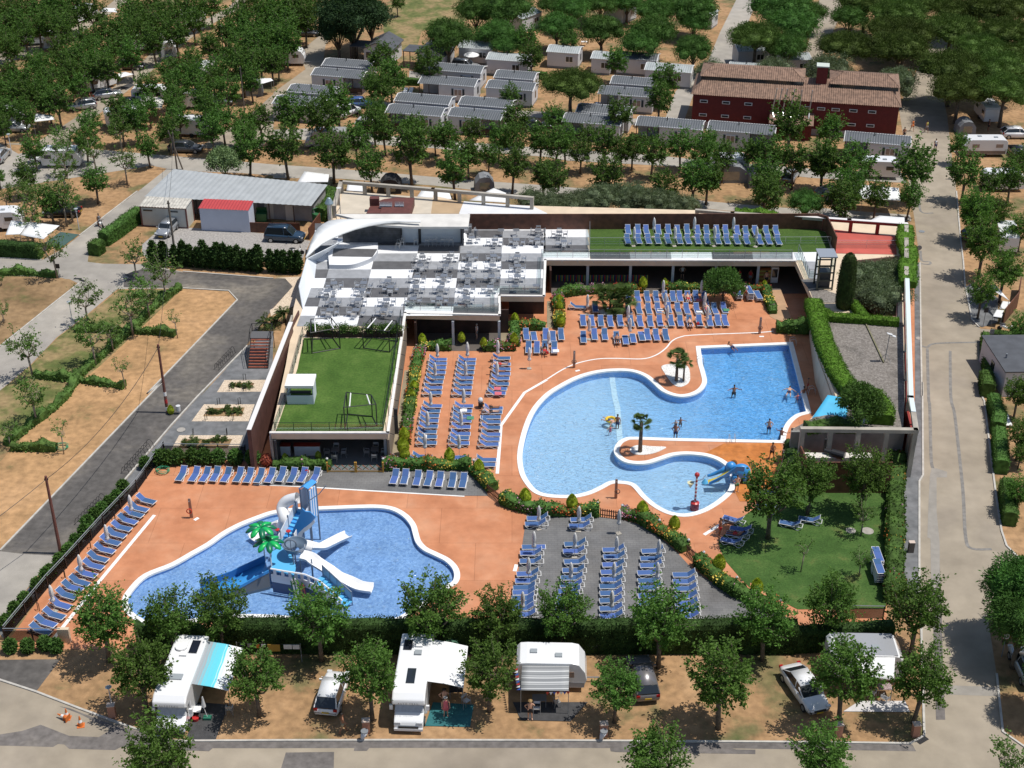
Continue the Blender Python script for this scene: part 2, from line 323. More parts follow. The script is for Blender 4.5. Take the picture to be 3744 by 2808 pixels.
# bottom and right roads
patch_poly('road',conc2,.008,3,(-900,500),(0,950),(290,1045),(640,1180),(1050,1330),(1410,1445),13,(0,1440),(1100,1438),(2212,1440),23,(1500,1450),33,(600,1455),(1290,1465),(1410,1390),(1385,700),(1365,0),32,(1365,800),(1395,750),(1390,0),31,(1380,1240),(1370,580),(1330,250),(1290,0),30,(1240,1140),(1200,880),(1270,700),(1400,480),(1500,250),(1560,60),(1760,60),(1640,350),(1520,620),(1590,930),(1620,1200),(1660,1500),31,(1665,60),(1700,400),(1720,560),(1740,760),(1790,1040),(1860,1110),(2400,1160),(2400,1190),(1870,1190),(1862,1400),(1870,1659),32,(1890,150),(1940,560),(1990,950),(2030,1200),(2070,1320),(2200,1450),(2700,1500),(2700,1700),(2300,1800),33,(1920,450),(1990,900),(2040,1370),(2212,1500),(2900,1900),(2900,2600),3,(-900,2600))
patch_poly('asphalt_strip',patch,.013,3,(80,1480),(430,1490),(470,1465),(520,1470),(560,1505),(930,1515),(980,1490),(1090,1495),(1110,1515),(1580,1520),(1690,1525),(1720,1500),13,(0,1500),(1000,1497),(2212,1497),23,(1530,1502),33,(600,1512),(1340,1525),(1310,1470),23,(1500,1453),(0,1444),13,(0,1444),3,(1410,1450),(1050,1345),(850,1290),(560,1175),(480,1160),(640,1220),(900,1350),(800,1410),(560,1400),(330,1310),(180,1360),(-200,1420),(-200,1480))
patch_poly('road_patch',patch,.017,13,(100,1535),(490,1530),(485,1800),(20,1800))
patch_poly('road_patch',patch,.017,13,(655,1498),(775,1498),(755,1522),(650,1522))
patch_poly('road_patch',patch,.017,23,(510,1500),(1500,1503),(1530,1510),(1685,1512),(1685,1548),(560,1532),(515,1525))
patch_poly('road_patch',patch,.013,33,(1465,0),(1530,0),(1545,350),(1560,950),(1575,1270),(1500,1270),(1480,600))
patch_poly('road_patch',mat('road_tar',(.27,.25,.22),.9,var=.1,vs=1),.013,32,(1450,750),(1465,690),(1500,690),(1590,720),(1590,765),(1505,765),(1505,1040),(1530,1300),(1530,1659),(1460,1659),(1455,1260),(1430,1250),(1440,960))
patch_poly('road_patch',MT['road_tar'],.013,33,(1565,990),(1990,1005),(2000,1080),(1570,1065))
for sq in ([31,(1430,1270),(1440,1659),32,(1450,200),(1460,600),(1475,690)],[31,(1615,1290),(1620,1659),32,(1650,250),(1690,600),(1720,900),(1740,1250),(1790,1340),(1950,1345)],[31,(1385,1250),(1430,1260),(1500,1230),(1860,1220)],[31,(1370,0),(1375,160),(1480,175)],[31,(1375,480),(1385,560),(1450,570),(1445,590),(1375,585)]):
    b=MB(); band(b,spline(PL(0,*sq),4,False),.28,.019); struct('road_crack',b,mat('crack_fill',(.20,.19,.175),.9,var=.2,vs=.5))
# left road network
patch_poly('road',conc,.008,1,(-300,545),(-60,540),(340,555),(500,470),(640,360),(1110,0),0,(1000,1640),(1350,1365),(1230,1340),(0,1530),(-300,1700),(-300,1160),(0,1160),(150,1245),(340,1210),(590,1195),(860,1215),(1250,1250),(1680,1285),(2212,1330),10,(300,1350),(900,1395),(1500,1450),(2212,1500),20,(400,1535),(1100,1590),21,(1250,75),(1800,125),(2212,150),31,(300,105),(800,155),(1290,190),(1300,240),(800,225),(240,180),21,(1880,190),(1210,135),20,(200,1600),10,(2080,1590),(1290,1500),(540,1445),(0,1440),0,(2212,1420),(1950,1400),(1420,1380),(1330,1450),1,(1190,20),(1150,100),(820,390),(720,480),(710,570),(830,585),(1190,590),(1480,650),(1480,785),(950,790),(700,1000),(460,1180),(230,1420),(0,1610),(-300,1850),(-300,1520),(0,1255),(430,910),(645,745),(500,700),(-300,660))
patch_poly('road',asph,.013,1,(1000,735),(1080,650),(1200,610),(1480,655),(2212,705),11,(95,705),(155,770),(0,940),1,(1990,1250),(1600,1659),2,(1390,340),(480,1400),(200,1385),(0,1362),(-100,1440),(-100,1440),(0,1360),(1310,0),1,(1190,1640),(1920,880),(1850,805),(1480,785),(1000,775))
patch_poly('road',conc,.008,2,(-300,1600),(-100,1440),(0,1362),(200,1385),(480,1400),(250,1659),3,(390,0),(0,480),(-300,800))
patch_poly('pavement',slate,.014,1,(2000,1250),(2212,1130),2,(2200,100),(2020,380),(2010,640),(1330,580),(1100,880),(380,1659),3,(40,620),(0,580),(-200,740),(-200,700),(0,480),2,(250,1659),(500,1395),(1400,340),(1700,10),1,(1620,1659))
patch_poly('asphalt_corner',asph,.012,3,(-200,790),(0,785),(490,780),(290,1045),(0,950),(-200,880))
patch_poly('gravel_yard',graveld,.01,1,(1150,430),(1300,300),(1560,295),(2140,340),11,(300,400),(230,560),1,(1450,560),(1200,560),(1150,500))
patch_poly('gravel_bed',peach,.018,11,(0,700),(220,690),(225,900),(-20,1010),(-30,960),(0,945),(155,770),(95,705))
for nm,q in (('a',(1,(1815,1527),(2150,1525),(2110,1620),(1755,1625))),('b',(2,(1650,175),(2060,175),(2010,312),(1550,312))),('c',(2,(1450,425),(1965,425),(1905,600),(1350,600)))):
    patch_poly('gravel_bed',peach,.02,*q)
for q in ((1,(1900,1550),(2060,1550),(2040,1582),(1870,1584)),(2,(1690,205),(1980,200),(1955,272),(1640,272)),(2,(1490,457),(1880,455),(1840,530),(1440,530))): patch_poly('planting_soil',brown,.026,*q)
# sand and grass plots
patch_poly('sand_plot',bare,.011,1,(1480,790),(1850,810),(1910,880),(1180,1640),2,(1300,10),(0,1350),(-300,1600),(-300,900),(0,640),(500,100),1,(800,1420),(1480,790))
patch_poly('grass_plot',grassy,.0105,1,(960,800),(1470,790),(790,1440),2,(400,190),(-100,560),(-300,700),1,(-300,1860),(0,1615),(240,1420),(470,1180),(710,1000))
patch_poly('brown_plot',brown,.011,1,(-300,700),(180,690),(560,710),(635,745),(430,905),(0,1240),(-300,1500))
patch_poly('meadow',grassy,.011,10,(870,60),(1050,0),(1600,0),(1540,200),(1200,250),(1150,420),(1010,400),(900,330))
# far roads
patch_poly('road',conc,.0085,0,(2100,1040),10,(0,1050),(260,1040),(730,1080),(1300,1130),(2212,1200),20,(700,1240),(1400,1310),(2212,1370),30,(700,1380),(1240,1400),(1260,1480),(500,1440),(0,1385),20,(1100,1350),(170,1300),10,(2212,1270),(1300,1200),(730,1165),(200,1130),0,(2100,1120))
patch_poly('road',conc2,.009,0,(1600,1200),(2000,950),(2212,760),10,(0,750),(260,560),(200,430),(370,290),(400,200),(520,200),(420,370),(400,520),(330,700),(60,900),(0,1000),0,(2212,1100),(2100,1200))
patch_poly('road',conc,.0095,10,(560,790),(940,830),(1500,875),(2212,905),20,(0,925),(700,960),(960,950),(1040,740),(1190,590),(1300,500),(1400,260),(1530,0),(1560,-200),(1740,-200),(1700,0),(1640,150),(1560,380),(1480,580),(1200,720),(1090,1030),(940,1030),(700,1010),(0,985),10,(2212,955),(1500,935),(940,895),(560,850))
patch_poly('road',conc,.0095,10,(1100,570),(1270,620),(1700,640),(1720,680),(1090,680))
patch_poly('road',conc2,.0095,30,(600,-200),(740,-200),(740,100),(660,270),(560,490),(400,560),(430,480),(500,230),(540,80))
patch_poly('road',conc2,.0095,0,(0,1165),(600,1195),(560,1110),(830,900),(1100,680),(1430,400),(1620,250),(1900,90),(2100,-100),(2000,-100),(1850,60),(1560,210),(1330,330),(1000,640),(600,960),(300,1150))
patch_poly('road',conc2,.0095,0,(-100,560),(300,430),(620,290),(1000,40),(1100,-60),(1000,-60),(880,40),(480,290),(0,420))
for sq in ([3,(-400,840),(0,950),(290,1045),(640,1180),(1050,1330),(1410,1445),13,(0,1440),(1100,1438),(2212,1440),23,(1500,1450),33,(600,1455),(1290,1465),(1405,1400),(1385,700),(1380,500)],[33,(1990,900),(2040,1370),(2300,1550)],[31,(1870,1300),(1870,1659),32,(1890,150),(1940,560),(1990,950),(2030,1200),(2070,1320),(2200,1450)],
  [1,(1480,785),(1850,805),(1920,880),(1190,1640),2,(1310,0),(0,1360)],[1,(640,745),(430,910),(0,1255)],[1,(640,360),(1110,0)],[1,(0,540),(340,555)],[1,(1480,650),(2212,705)],[1,(2000,1250),(1600,1659),2,(1390,340),(490,1395),(250,1659),3,(0,480)],[32,(1390,0),(1395,750),(1365,800),(1365,1659),33,(1370,300)],[31,(1370,580),(1375,1030),(1385,1659)],[31,(1665,0),(1700,400),(1720,560),(1735,760),(1790,1040),(1850,1100)]):
    kerb('kerb',PL(0,*sq))
patch_poly('pavement',slate,.016,31,(1325,560),(1365,580),(1370,1030),(1380,1659),32,(1388,0),(1393,750),(1362,800),(1362,1659),33,(1368,300),(1225,300),32,(1225,1659),(1225,760),(1300,700),31,(1330,1650))
patch_poly('pavement',slate,.016,31,(1745,770),(1790,1030),(1870,1100),(2000,1060),(2000,860),(1800,740))
# decks inside the pool grounds
patch_poly('slate_deck',slate2,.018,2,(2100,830),12,(0,690),(1600,700),(1740,915),(1545,915),(350,843),(0,830))
patch_poly('slate_deck',slate2,.018,12,(2050,1055),(1960,1659),13,(1920,480),(1915,690),23,(1600,640),(1980,640),(2010,480),(1900,420),(1560,300),(1400,204),22,(1250,1560),(1150,1480),(1050,1370),(900,1240),(760,1150),(600,1110),(430,1090),(0,1075))
patch_poly('lawn',lawnm,.02,32,(290,885),(1060,888),(1105,900),(1100,1659),33,(1095,375),(380,378),(250,310),(100,230),(0,160),22,(1640,1659),(1550,1565),(1450,1450),(1400,1350),(1385,1280),(1560,1100),(1700,1000),(1960,888))
patch_poly('orange_deck',terra2,.019,22,(1430,492),(1890,487),(1905,540),(1930,700),(1990,880),(1960,885),(1700,960),(1560,960),(1510,860),(1510,760),(1460,660),(1360,600),(1270,572))
patch_poly('service_path',mat('service_path',(.26,.215,.14),.85,var=.1,vs=1),.02,12,(1060,-100),(1110,-100),(1060,400),(1020,640),(920,640),(980,440))
patch_poly('service_path',MT['service_path'],.02,11,(1130,1265),(1215,1265),(1140,1500),(1110,1659),(1040,1659))
patch_poly('service_path',MT['service_path'],.02,11,(1840,1100),(1910,1100),(1915,1250),(1840,1250))
patch_poly('service_path',MT['service_path'],.02,21,(0,890),(60,890),(75,1100),(0,1110))
patch_poly('tiled_path',mat('tan_tiles',(.42,.26,.15),.7,var=.1,vs=1),.02,21,(1790,800),(1895,798),(1985,1060),(1850,1040),(1800,1010))
# pools
def pool(poly,depth,fm,wm,wname,split=None):
    inner=offset(poly,-.06); cp=MB(); cpo=offset(poly,.42)
    n=len(poly); rows=[[(q[0],q[1],z) for q in L]+[(L[0][0],L[0][1],z)] for L,z in ((cpo,.0),(cpo,.06),(inner,.06),(inner,-.12))]
    a=sum(poly[i][0]*poly[(i+1)%n][1]-poly[(i+1)%n][0]*poly[i][1] for i in range(n))
    if a>0: rows=[r[::-1] for r in rows]
    cp.grid(rows); struct('pool_coping',cp,whitem)
    wl=MB(); rr=[[(q[0],q[1],z) for q in poly]+[(poly[0][0],poly[0][1],z)] for z in (-.05,-depth)]
    wl.grid(rr if a<0 else [r[::-1] for r in rr]); struct('pool_wall',wl,mat('pool_wall_tiles',(.20,.38,.68),.4,var=.1,vs=.1))
    fl=MB(); fl.sheet(poly,-depth); struct('pool_floor',fl,fm)
    wt=MB(); wt.sheet(poly,-.1); return struct(wname,wt,wm)
fm1=pool_floor_mat('mosaic_painted_glints',(.20,.29,.46),(.42,.52,.67))
# main floor: pale shallow, blue deep end; depth's light absorption painted into colour
fmA=pool_floor_mat('mosaic_main_painted_light',(.10,.32,.57),(.32,.55,.78))
n=fmA.node_tree.nodes;l=fmA.node_tree.links;b=n['Principled BSDF']; src=b.inputs['Base Color'].links[0].from_socket
g2=n.new('ShaderNodeNewGeometry'); sp=n.new('ShaderNodeSeparateXYZ'); l.new(g2.outputs['Position'],sp.inputs[0])
pa=P(22,560,200); mr=n.new('ShaderNodeMapRange'); mr.inputs[1].default_value=pa.x-2; mr.inputs[2].default_value=pa.x+12; mr.inputs[3].default_value=0; mr.inputs[4].default_value=1; l.new(sp.outputs[0],mr.inputs[0])
mr2=n.new('ShaderNodeMapRange'); yk=P(22,900,520).y; mr2.inputs[1].default_value=yk-.5; mr2.inputs[2].default_value=yk+.5; l.new(sp.outputs[1],mr2.inputs[0])
mm=n.new('ShaderNodeMath'); mm.operation='MULTIPLY'; l.new(mr.outputs[0],mm.inputs[0]); l.new(mr2.outputs[0],mm.inputs[1])
m3=n.new('ShaderNodeMix'); m3.data_type='RGBA'; l.new(mm.outputs[0],m3.inputs[0])
sh=n.new('ShaderNodeMix'); sh.data_type='RGBA'; sh.inputs[0].default_value=.62; l.new(src,sh.inputs[6]); sh.inputs[7].default_value=(.70,.70,.71,1)
l.new(sh.outputs[2],m3.inputs[6]); l.new(src,m3.inputs[7]); l.new(m3.outputs[2],b.inputs['Base Color'])
wA=water_mat('pool_water_main',(.70,.86,.96),(1,1,1),2.0,.8,.3,.75)
wB=water_mat('pool_water_splash',(.72,.86,.98),(1,1,1),2.2,.5,.35,.75)
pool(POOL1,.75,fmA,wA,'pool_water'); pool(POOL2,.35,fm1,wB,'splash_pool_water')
b=MB(); band(b,PL(-.72,21,(522,1478),(548,1659),22,(570,200),(590,470)),.55,-.72); struct('pool_line',b,whitem)
for sq,wd in (([21,(0,1520),(120,1445),(240,1392),(400,1357),(560,1351),(770,1355),(880,1325),(960,1270),(1010,1212),(1080,1178),(1200,1162),(1700,1142),(1830,1131)],.16),):
    b=MB(); band(b,spline(PL(0,*sq),6,False),wd,.024); struct('deck_line',b,whitem)
for sq,wd in (([12,(2212,-25),(2030,80),(1840,345),(1810,735)],.3),([2,(2050,824),12,(70,831),(350,847),(900,880),(1545,917)],.2),([2,(1250,1070),(760,1659),3,(430,620)],.3),([22,(1270,1230),(1440,1122)],.3),([12,(1965,1470),(1950,1525)],.3),([2,(1572,1112),(1605,1092)],.3),([21,(230,1455),(265,1446)],.25),([21,(1717,1174),(1755,1174)],.25)):
    b=MB(); band(b,PL(0,*sq),wd,.024); struct('deck_line',b,whitem)
# pebble islands
peb=ramp_mat('white_pebbles',[(.3,(.5,.49,.46)),(.5,(.72,.71,.68)),(.7,(.85,.84,.81))],.12,fine=9,bump=1,bs=14)
for nm,sq in ((0,[21,(925,1420),(975,1400),(1060,1395),(1140,1420),(1158,1500),(1145,1550),(1090,1582),(1040,1575),(1000,1540),(950,1470)]),(1,[22,(690,520),(740,505),(850,515),(960,520),(930,545),(850,575),(760,585),(700,575),(670,545)]),(2,[21,(425,965),(500,945),(590,950),(605,980),(560,1000),(480,1005),(430,990)])):
    b=MB(); b.prism([(q.x,q.y) for q in spline(PL(0,*sq),4)],0,.05); struct('pebble_bed',b,peb)
# ---------------- the leisure building round the pool ----------------
ZT=3.4
cream=mat('cream_render',(.62,.50,.36),.8,var=.08,vs=1.5)
lgrey=mat('light_grey_paint',(.55,.56,.57),.6,var=.06,vs=1)
dwall=mat('dark_cladding',(.075,.045,.035),.7,var=.25,vs=.4)
blackm=mat('black_metal',(.015,.015,.017),.45)
steel=mat('brushed_steel',(.55,.56,.57),.35,metal=.8)
gsteel=mat('grey_steel',(.25,.27,.29),.5,metal=.3)
concm=mat('weathered_concrete',(.36,.33,.28),.85,var=.2,vs=1.5)
colm=mat('column_paint',(.42,.46,.50),.6)
glassm=glass_mat('railing_glass',(.86,.91,.90),.93)
greyglass=glass_mat('smoked_glass',(.45,.5,.52),.8)
redwall=mat('maroon_render',(.22,.025,.02),.8,var=.15,vs=2)
def slat_mat(name,c,row=.14,sc=.35):
    m=mat(name,c,.65,var=.3,vs=.6); n=m.node_tree.nodes;l=m.node_tree.links;b=n['Principled BSDF']; src=b.inputs['Base Color'].links[0].from_socket
    g=n.new('ShaderNodeNewGeometry'); sp=n.new('ShaderNodeSeparateXYZ'); l.new(g.outputs['Position'],sp.inputs[0]); md=n.new('ShaderNodeMath'); md.operation='MODULO'; md.inputs[1].default_value=row; l.new(sp.outputs[2],md.inputs[0])
    gt=n.new('ShaderNodeMath'); gt.operation='GREATER_THAN'; gt.inputs[1].default_value=row*.15; l.new(md.outputs[0],gt.inputs[0]); mr=n.new('ShaderNodeMapRange'); mr.inputs[3].default_value=sc; mr.inputs[4].default_value=1; l.new(gt.outputs[0],mr.inputs[0])
    mx=n.new('ShaderNodeMix'); mx.data_type='RGBA'; mx.blend_type='MULTIPLY'; mx.inputs[0].default_value=1; l.new(src,mx.inputs[6]); l.new(mr.outputs[0],mx.inputs[7]); l.new(mx.outputs[2],b.inputs['Base Color']); return m
slat=slat_mat('brown_slats',(.12,.045,.025))
def wall(mb,pts,z0,z1,th=.15,closed=False):
    pts=[Vector((p[0],p[1],0)) for p in pts]
    if closed: pts=pts+[pts[0]]
    for a,b in zip(pts,pts[1:]):
        d=b-a; L=d.length
        if L<.02: continue
        mb.box(((a.x+b.x)/2,(a.y+b.y)/2,(z0+z1)/2),(L+th*.98,th,z1-z0),rz=math.atan2(d.y,d.x))
    return mb
def PZ_(z,*s): return PL(z,*s)
T=lambda *s: PL(ZT,*s)
bt=thing('pool_building','low cream building with chequered roof terrace stepping round the pool deck','building',(0,0,0))
# outline of the roof edge
FRONT=T(12,(-20,405),(925,405),11,(1065,985),(1828,1002),(1826,845),(2186,848),21,(-14,556),(2008,562),31,(500,862))
REST=T(31,(560,1300),(690,1659),32,(655,100),(430,350),(330,362),(1225,385),31,(1250,1040),(1250,480),(1250,255),(600,205),21,(1880,195),(1210,150),11,(1580,100),(1290,30),10,(1290,1600),(540,1555),11,(480,190),(265,548),(205,765),(160,950),(150,1110),(100,1400))
OUT=FRONT+REST
# sunken garden hole in the roof
GARD=T(31,(820,560),(815,830),(880,1000),(1185,1010),(1190,860),(1200,520))
def slab(poly,holes,z0,z1,nm,m,par):
    q=MB(); q.sheet(poly,z1,holes); 
    k=MB(); k.sheet(poly,z0,holes); q.add(k.v,[f[::-1] for f in k.f])
    for L,inv in [(poly,0)]+[(h,1) for h in holes]:
        a=sum(L[i][0]*L[(i+1)%len(L)][1]-L[(i+1)%len(L)][0]*L[i][1] for i in range(len(L)))
        r=[[(p[0],p[1],z) for p in L]+[(L[0][0],L[0][1],z)] for z in (z0,z1)]
        if (a<0)!=bool(inv): r=[x[::-1] for x in r]
        q.grid(r)
    return q.build(nm,m,par)
slab(OUT,[GARD],2.75,ZT-.02,'roof_slab',cream,bt)
# chequered terrace: three greys in a staggered pattern laid out as in the photo
chk={0:mat('tile_white',(.74,.75,.76),.5,var=.06,vs=.7),1:mat('tile_grey',(.29,.30,.315),.55,var=.1,vs=.7),2:mat('tile_dark',(.10,.10,.104),.55,var=.12,vs=.7)}
def interp(p,q,t): return (p[0]+(q[0]-p[0])*t,p[1]+(q[1]-p[1])*t)
# column boundaries as lines u(v) at v=447 and v=1000 of tile 11
colsv=[(None),(500,340-15),(837,697),(1175,1052),(1513,1448),(1848,1815),(2190,2185)]
def ub(i,v):
    c=[(160,120),(500,340),(837,697),(1175,1052),(1513,1448),(1848,1815),(2183,2180),(2520,2545)][i]; return c[0]+(c[1]-c[0])*(v-447)/553
rv=[258,315,375,436,500,565,630,701,780,858,931,1005,1090]
pat=["2102102","0210210","1021021"]*4
for r_ in range(len(rv)-1):
    for c_ in range(7):
        v0,v1=rv[r_],rv[r_+1]
        # keep inside the terrace outline
        ua,ubb=c_,c_+1
        if v0>=1000 and c_>=3: continue
        if v0>=845 and c_>=5: continue
        if v0<300 and c_>5: v0=300
        vv1=v1
        if c_>=5 and v1>848: vv1=848
        L0,R0,L1,R1=ub(ua,v0),ub(ubb,v0),ub(ua,vv1),ub(ubb,vv1)
        if c_==0: L0=max(L0,330-(v0-690)*.36) if v0>690 else max(L0,335); L1=max(L1,330-(vv1-690)*.36) if vv1>690 else max(L1,335)
        if L0>=R0-5 and L1>=R1-5: continue
        L0=min(L0,R0-2); L1=min(L1,R1-2)
        if c_==6: R0=min(R0,2200);R1=min(R1,2200)
        if r_==len(rv)-2 and c_==0: L1=max(150,L1)
        q=MB(); q.sheet(PL(ZT,11,(L0,v0),(R0,v0),(R1,vv1),(L1,vv1)),ZT)
        q.build('floor_tiles',chk[int(pat[r_][c_])],bt)
# eastern strip (tables 7) and front walkway
def zs(m,dz,*seq): 
    q=MB(); q.sheet(PL(ZT+dz,*seq),ZT+dz); return q.build('floor_tiles',m,bt)
for (v0,v1,ci) in ((305,370,0),(370,434,1),(434,492,2)): zs(chk[ci],.0,21,(-28,v0),(326,v0),(342,v1),(-22,v1))
uu=[-14,345,668,1000,1330,1660,1985,2215]; ce=[0,2,1,0,2,1,0]
for i in range(7): zs(chk[ce[i]],.004,21,(uu[i],492),(uu[i+1],492),(uu[i+1]+(8 if i else 2),556),(uu[i]+(8 if i else 0),556))
zs(chk[0],.006,31,(388,492),(540,490),(545,566),(420,566)); zs(chk[1],.006,31,(420,566),(545,566),(540,705),(470,705))
zs(mat('asphalt_roof',(.10,.10,.10),.9,var=.2,vs=.6),.006,31,(410,712),(545,705),(560,775),(470,785))
def part(nm,m,z,*seq):
    q=MB(); q.sheet(PL(z,*seq),z); return q.build(nm,m,bt)
part('roof_turf',turfd,ZT+.008,21,(342,305),(2180,302),31,(610,330),(655,490),21,(2290,490),(345,490))
part('roof_turf',turf,ZT+.008,11,(245,1185),(1035,1185),12,(888,388),(18,392),(95,170),11,(195,1430))
part('roof_paving',mat('red_roof_paint',(.46,.09,.065),.75,var=.12,vs=2),ZT+.008,31,(620,300),(780,320),(1190,362),(1180,480),(1185,510),(690,500),(690,450))
part('roof_paving',mat('beige_roof',(.52,.46,.37),.8,var=.1,vs=2),ZT+.008,10,(560,1545),(1290,1600),11,(1270,180),(520,180))
part('roof_paving',mat('white_roof',(.66,.67,.68),.7,var=.05,vs=2),ZT+.012,11,(1540,80),(2100,120),(2212,175),21,(20,215),11,(1580,215),(1500,178))
part('roof_paving',mat('tan_roof',(.42,.30,.18),.8,var=.1,vs=2),ZT+.009,11,(1290,60),(1540,80),(1515,178),(1275,178))
grv=ramp_mat('roof_gravel',[(.3,(.13,.115,.10)),(.5,(.205,.185,.165)),(.7,(.30,.275,.25))],.22,fine=7,bump=1,bs=12,mul=(4,.36,.5,(.7,.7,.7)))
part('roof_gravel',grv,ZT+.01,31,(620,1035),(1235,1060),(1250,1659),32,(1235,345),(1230,395),(340,395),(345,370),(660,200),(740,0),31,(700,1500),(640,1200))
part('roof_gravel',grv,ZT+.012,31,(480,795),(560,780),(700,830),(820,850),(700,900),(600,900),(560,870),(505,862))
b=MB(); wall(b,T(31,(915,1040),(1075,1385)),ZT,ZT+.15,.12); b.build('roof_upstand',mat('mossy_upstand',(.17,.16,.09),.9,var=.2,vs=.5),bt)
# dark ground-floor walls well behind the roof edge
inn=[Vector((p.x,p.y,0)) for p in FRONT]
b=MB()
def gp(*s): return PL(0,*s)
gh=PL(2.7,12,(0,470),(975,470)) 
# west wing bar recess
y0=gh[0].y; 
b.box(((gh[0].x+gh[1].x)/2,y0+5.5,1.37),(gh[1].x-gh[0].x-.2,.2,2.74)); wp=gp(12,(0,640)); b.box((gh[0].x+.1,y0+2.8,1.37),(.2,5.6,2.74)); 
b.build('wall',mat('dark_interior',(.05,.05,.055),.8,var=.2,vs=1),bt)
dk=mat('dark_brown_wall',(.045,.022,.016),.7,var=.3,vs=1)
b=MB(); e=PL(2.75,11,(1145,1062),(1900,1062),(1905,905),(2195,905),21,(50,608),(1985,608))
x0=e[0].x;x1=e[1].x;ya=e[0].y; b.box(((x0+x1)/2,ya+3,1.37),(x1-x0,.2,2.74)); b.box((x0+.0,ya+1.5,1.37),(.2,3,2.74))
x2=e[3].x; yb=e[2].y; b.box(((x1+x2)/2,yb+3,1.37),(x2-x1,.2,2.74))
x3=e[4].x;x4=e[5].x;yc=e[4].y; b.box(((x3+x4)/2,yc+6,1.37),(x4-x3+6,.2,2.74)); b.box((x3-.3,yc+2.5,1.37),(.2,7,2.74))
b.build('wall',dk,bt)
b=MB()   # east side wall under the roof edge, west wing side wall
wall(b,[FRONT[-1]]+REST[:3]+[REST[3]],0,2.76,.2); b.build('wall',cream,bt)
b=MB(); wall(b,[REST[-1]]+[FRONT[0]],0,2.76,.2); b.build('wall',concm,bt)
b=MB(); wall(b,[q for q in FRONT[1:3]],0,2.74,.2); b.build('wall',mat('service_wall',(.2,.16,.12),.8),bt)
# columns
for (t,u,v) in ((21,325,768),(21,668,768),(21,1010,768),(21,1355,768),(21,1695,768)):
    p=P(t,u,v); b=MB(); b.box((p.x,p.y,1.38),(.28,.28,2.76)); b.box((p.x,p.y,2.68),(.6,.4,.12)); b.build('column',colm,bt)
for (t,u,v) in ((11,1455,1240),(11,1825,1240),(12,910,600)):
    p=P(t,u,v); b=MB(); b.box((p.x,p.y,1.38),(.25,.25,2.76)); b.build('column',colm,bt)
# paved gallery floors
b=MB(); b.sheet([(x3-.2,yc-1.2),(x4+3,yc-1.2),(x4+3,yc+6),(x3-.2,yc+6)],.03); b.build('gallery_floor',mat('gallery_floor',(.10,.085,.075),.7,var=.1,vs=1),bt)
b=MB(); b.sheet([(gh[0].x,y0-.5),(gh[1].x+.2,y0-.5),(gh[1].x+.2,y0+5.5),(gh[0].x,y0+5.5)],.03); b.build('gallery_floor',mat('bar_floor',(.13,.145,.15),.6,var=.1,vs=1),bt)
b=MB(); b.sheet([(x0,ya-1.0),(x1,ya-1.0),(x1,ya+3),(x0,ya+3)],.03); b.build('gallery_floor',MT['gallery_floor'],bt)
# white bar counter with dark opening at the front of the west wing
p=P(12,0,640); q=P(12,330,640); 
b=MB(); b.box((p.x+.1,p.y+.6,1.35),(.5,1.2,2.7)); b.box(((p.x+q.x)/2+1.1,p.y+1.2,.55),(2.3,.4,1.1)); b.box((p.x+.9,p.y+1.2,.55),(1.0,.4,1.1)); b.build('bar_counter',mat('white_panel',(.7,.7,.68),.6,var=.05,vs=.5),bt)
b=MB(); b.box(((p.x+q.x)/2+1.1,p.y+1.15,1.13),(2.4,.6,.06)); b.box((p.x+.9,p.y+1.15,1.13),(1.1,.6,.06)); b.build('counter_top',mat('red_counter',(.25,.03,.02),.5),bt)
# parapet rim, white drip edge and posts of the railings
rim=MB()
for seg in (FRONT[:2],FRONT[1:3],FRONT[2:4],FRONT[3:5],FRONT[4:6],FRONT[5:7],FRONT[6:8]):
    wall(rim,seg,ZT-.03,ZT+.10,.26)
rim.build('parapet_rim',mat('white_rim',(.72,.70,.66),.6,var=.06,vs=.5),bt)
def railing(pts,h=1.0,sp=1.7,gl=True,nm='railing',m=None,rails=(1.0,.55,.25),zb=ZT):
    pts=[Vector((p[0],p[1],zb)) for p in pts]; fr=MB(); gg=MB()
    for a,c in zip(pts,pts[1:]):
        d=c-a; L=d.length; n=max(1,round(L/sp)); dd=d/L
        for i in range(n+1):
            q=a+d*(i/n); fr.box((q.x,q.y,zb+h/2),(.05,.05,h),rz=math.atan2(d.y,d.x))
        for rr in rails: fr.tube([a+Vector((0,0,h*rr)),c+Vector((0,0,h*rr))],.022 if rr==1 else .012,5)
        if gl:
            for i in range(n):
                q=a+d*((i+.5)/n); gg.box((q.x,q.y,zb+h*.45),(L/n-.1,.012,h*.8),rz=math.atan2(d.y,d.x))
    f=fr.build(nm,m or gsteel,bt)
    if gl: gg.build('glass_panel',glassm,f)
    return f
def inset(pts,dx,dy): return [Vector((p.x+dx,p.y+dy,p.z)) for p in pts]
railing(inset(FRONT[2:4],-.1,.75)); railing([Vector((FRONT[3].x-.55,FRONT[3].y+.75,0)),Vector((FRONT[4].x-.55,FRONT[4].y+.7,0)),Vector((FRONT[5].x-.4,FRONT[5].y+.6,0))])
railing([Vector((FRONT[5].x-.4,FRONT[5].y+.6,0)),Vector((FRONT[6].x-.4,FRONT[6].y+.7,0)),Vector((FRONT[7].x-.3,FRONT[7].y+.7,0))])
railing(T(21,(345,440),(2290,432)),m=steel); railing(T(21,(345,300),(345,488)),sp=3)
railing(T(31,(385,500),(470,705),(510,705)),h=1.1,sp=1.1); railing(T(31,(690,460),(1180,462)),rails=(1,.5),sp=3,m=steel)
railing(T(12,(20,390),(888,388)),h=.9,m=blackm,sp=1.6); railing(T(12,(888,388),11,(1030,1020)),h=.9,m=blackm,sp=2.2); railing(T(12,(10,385),(95,160),11,(240,1160)),h=.9,m=blackm,sp=2)
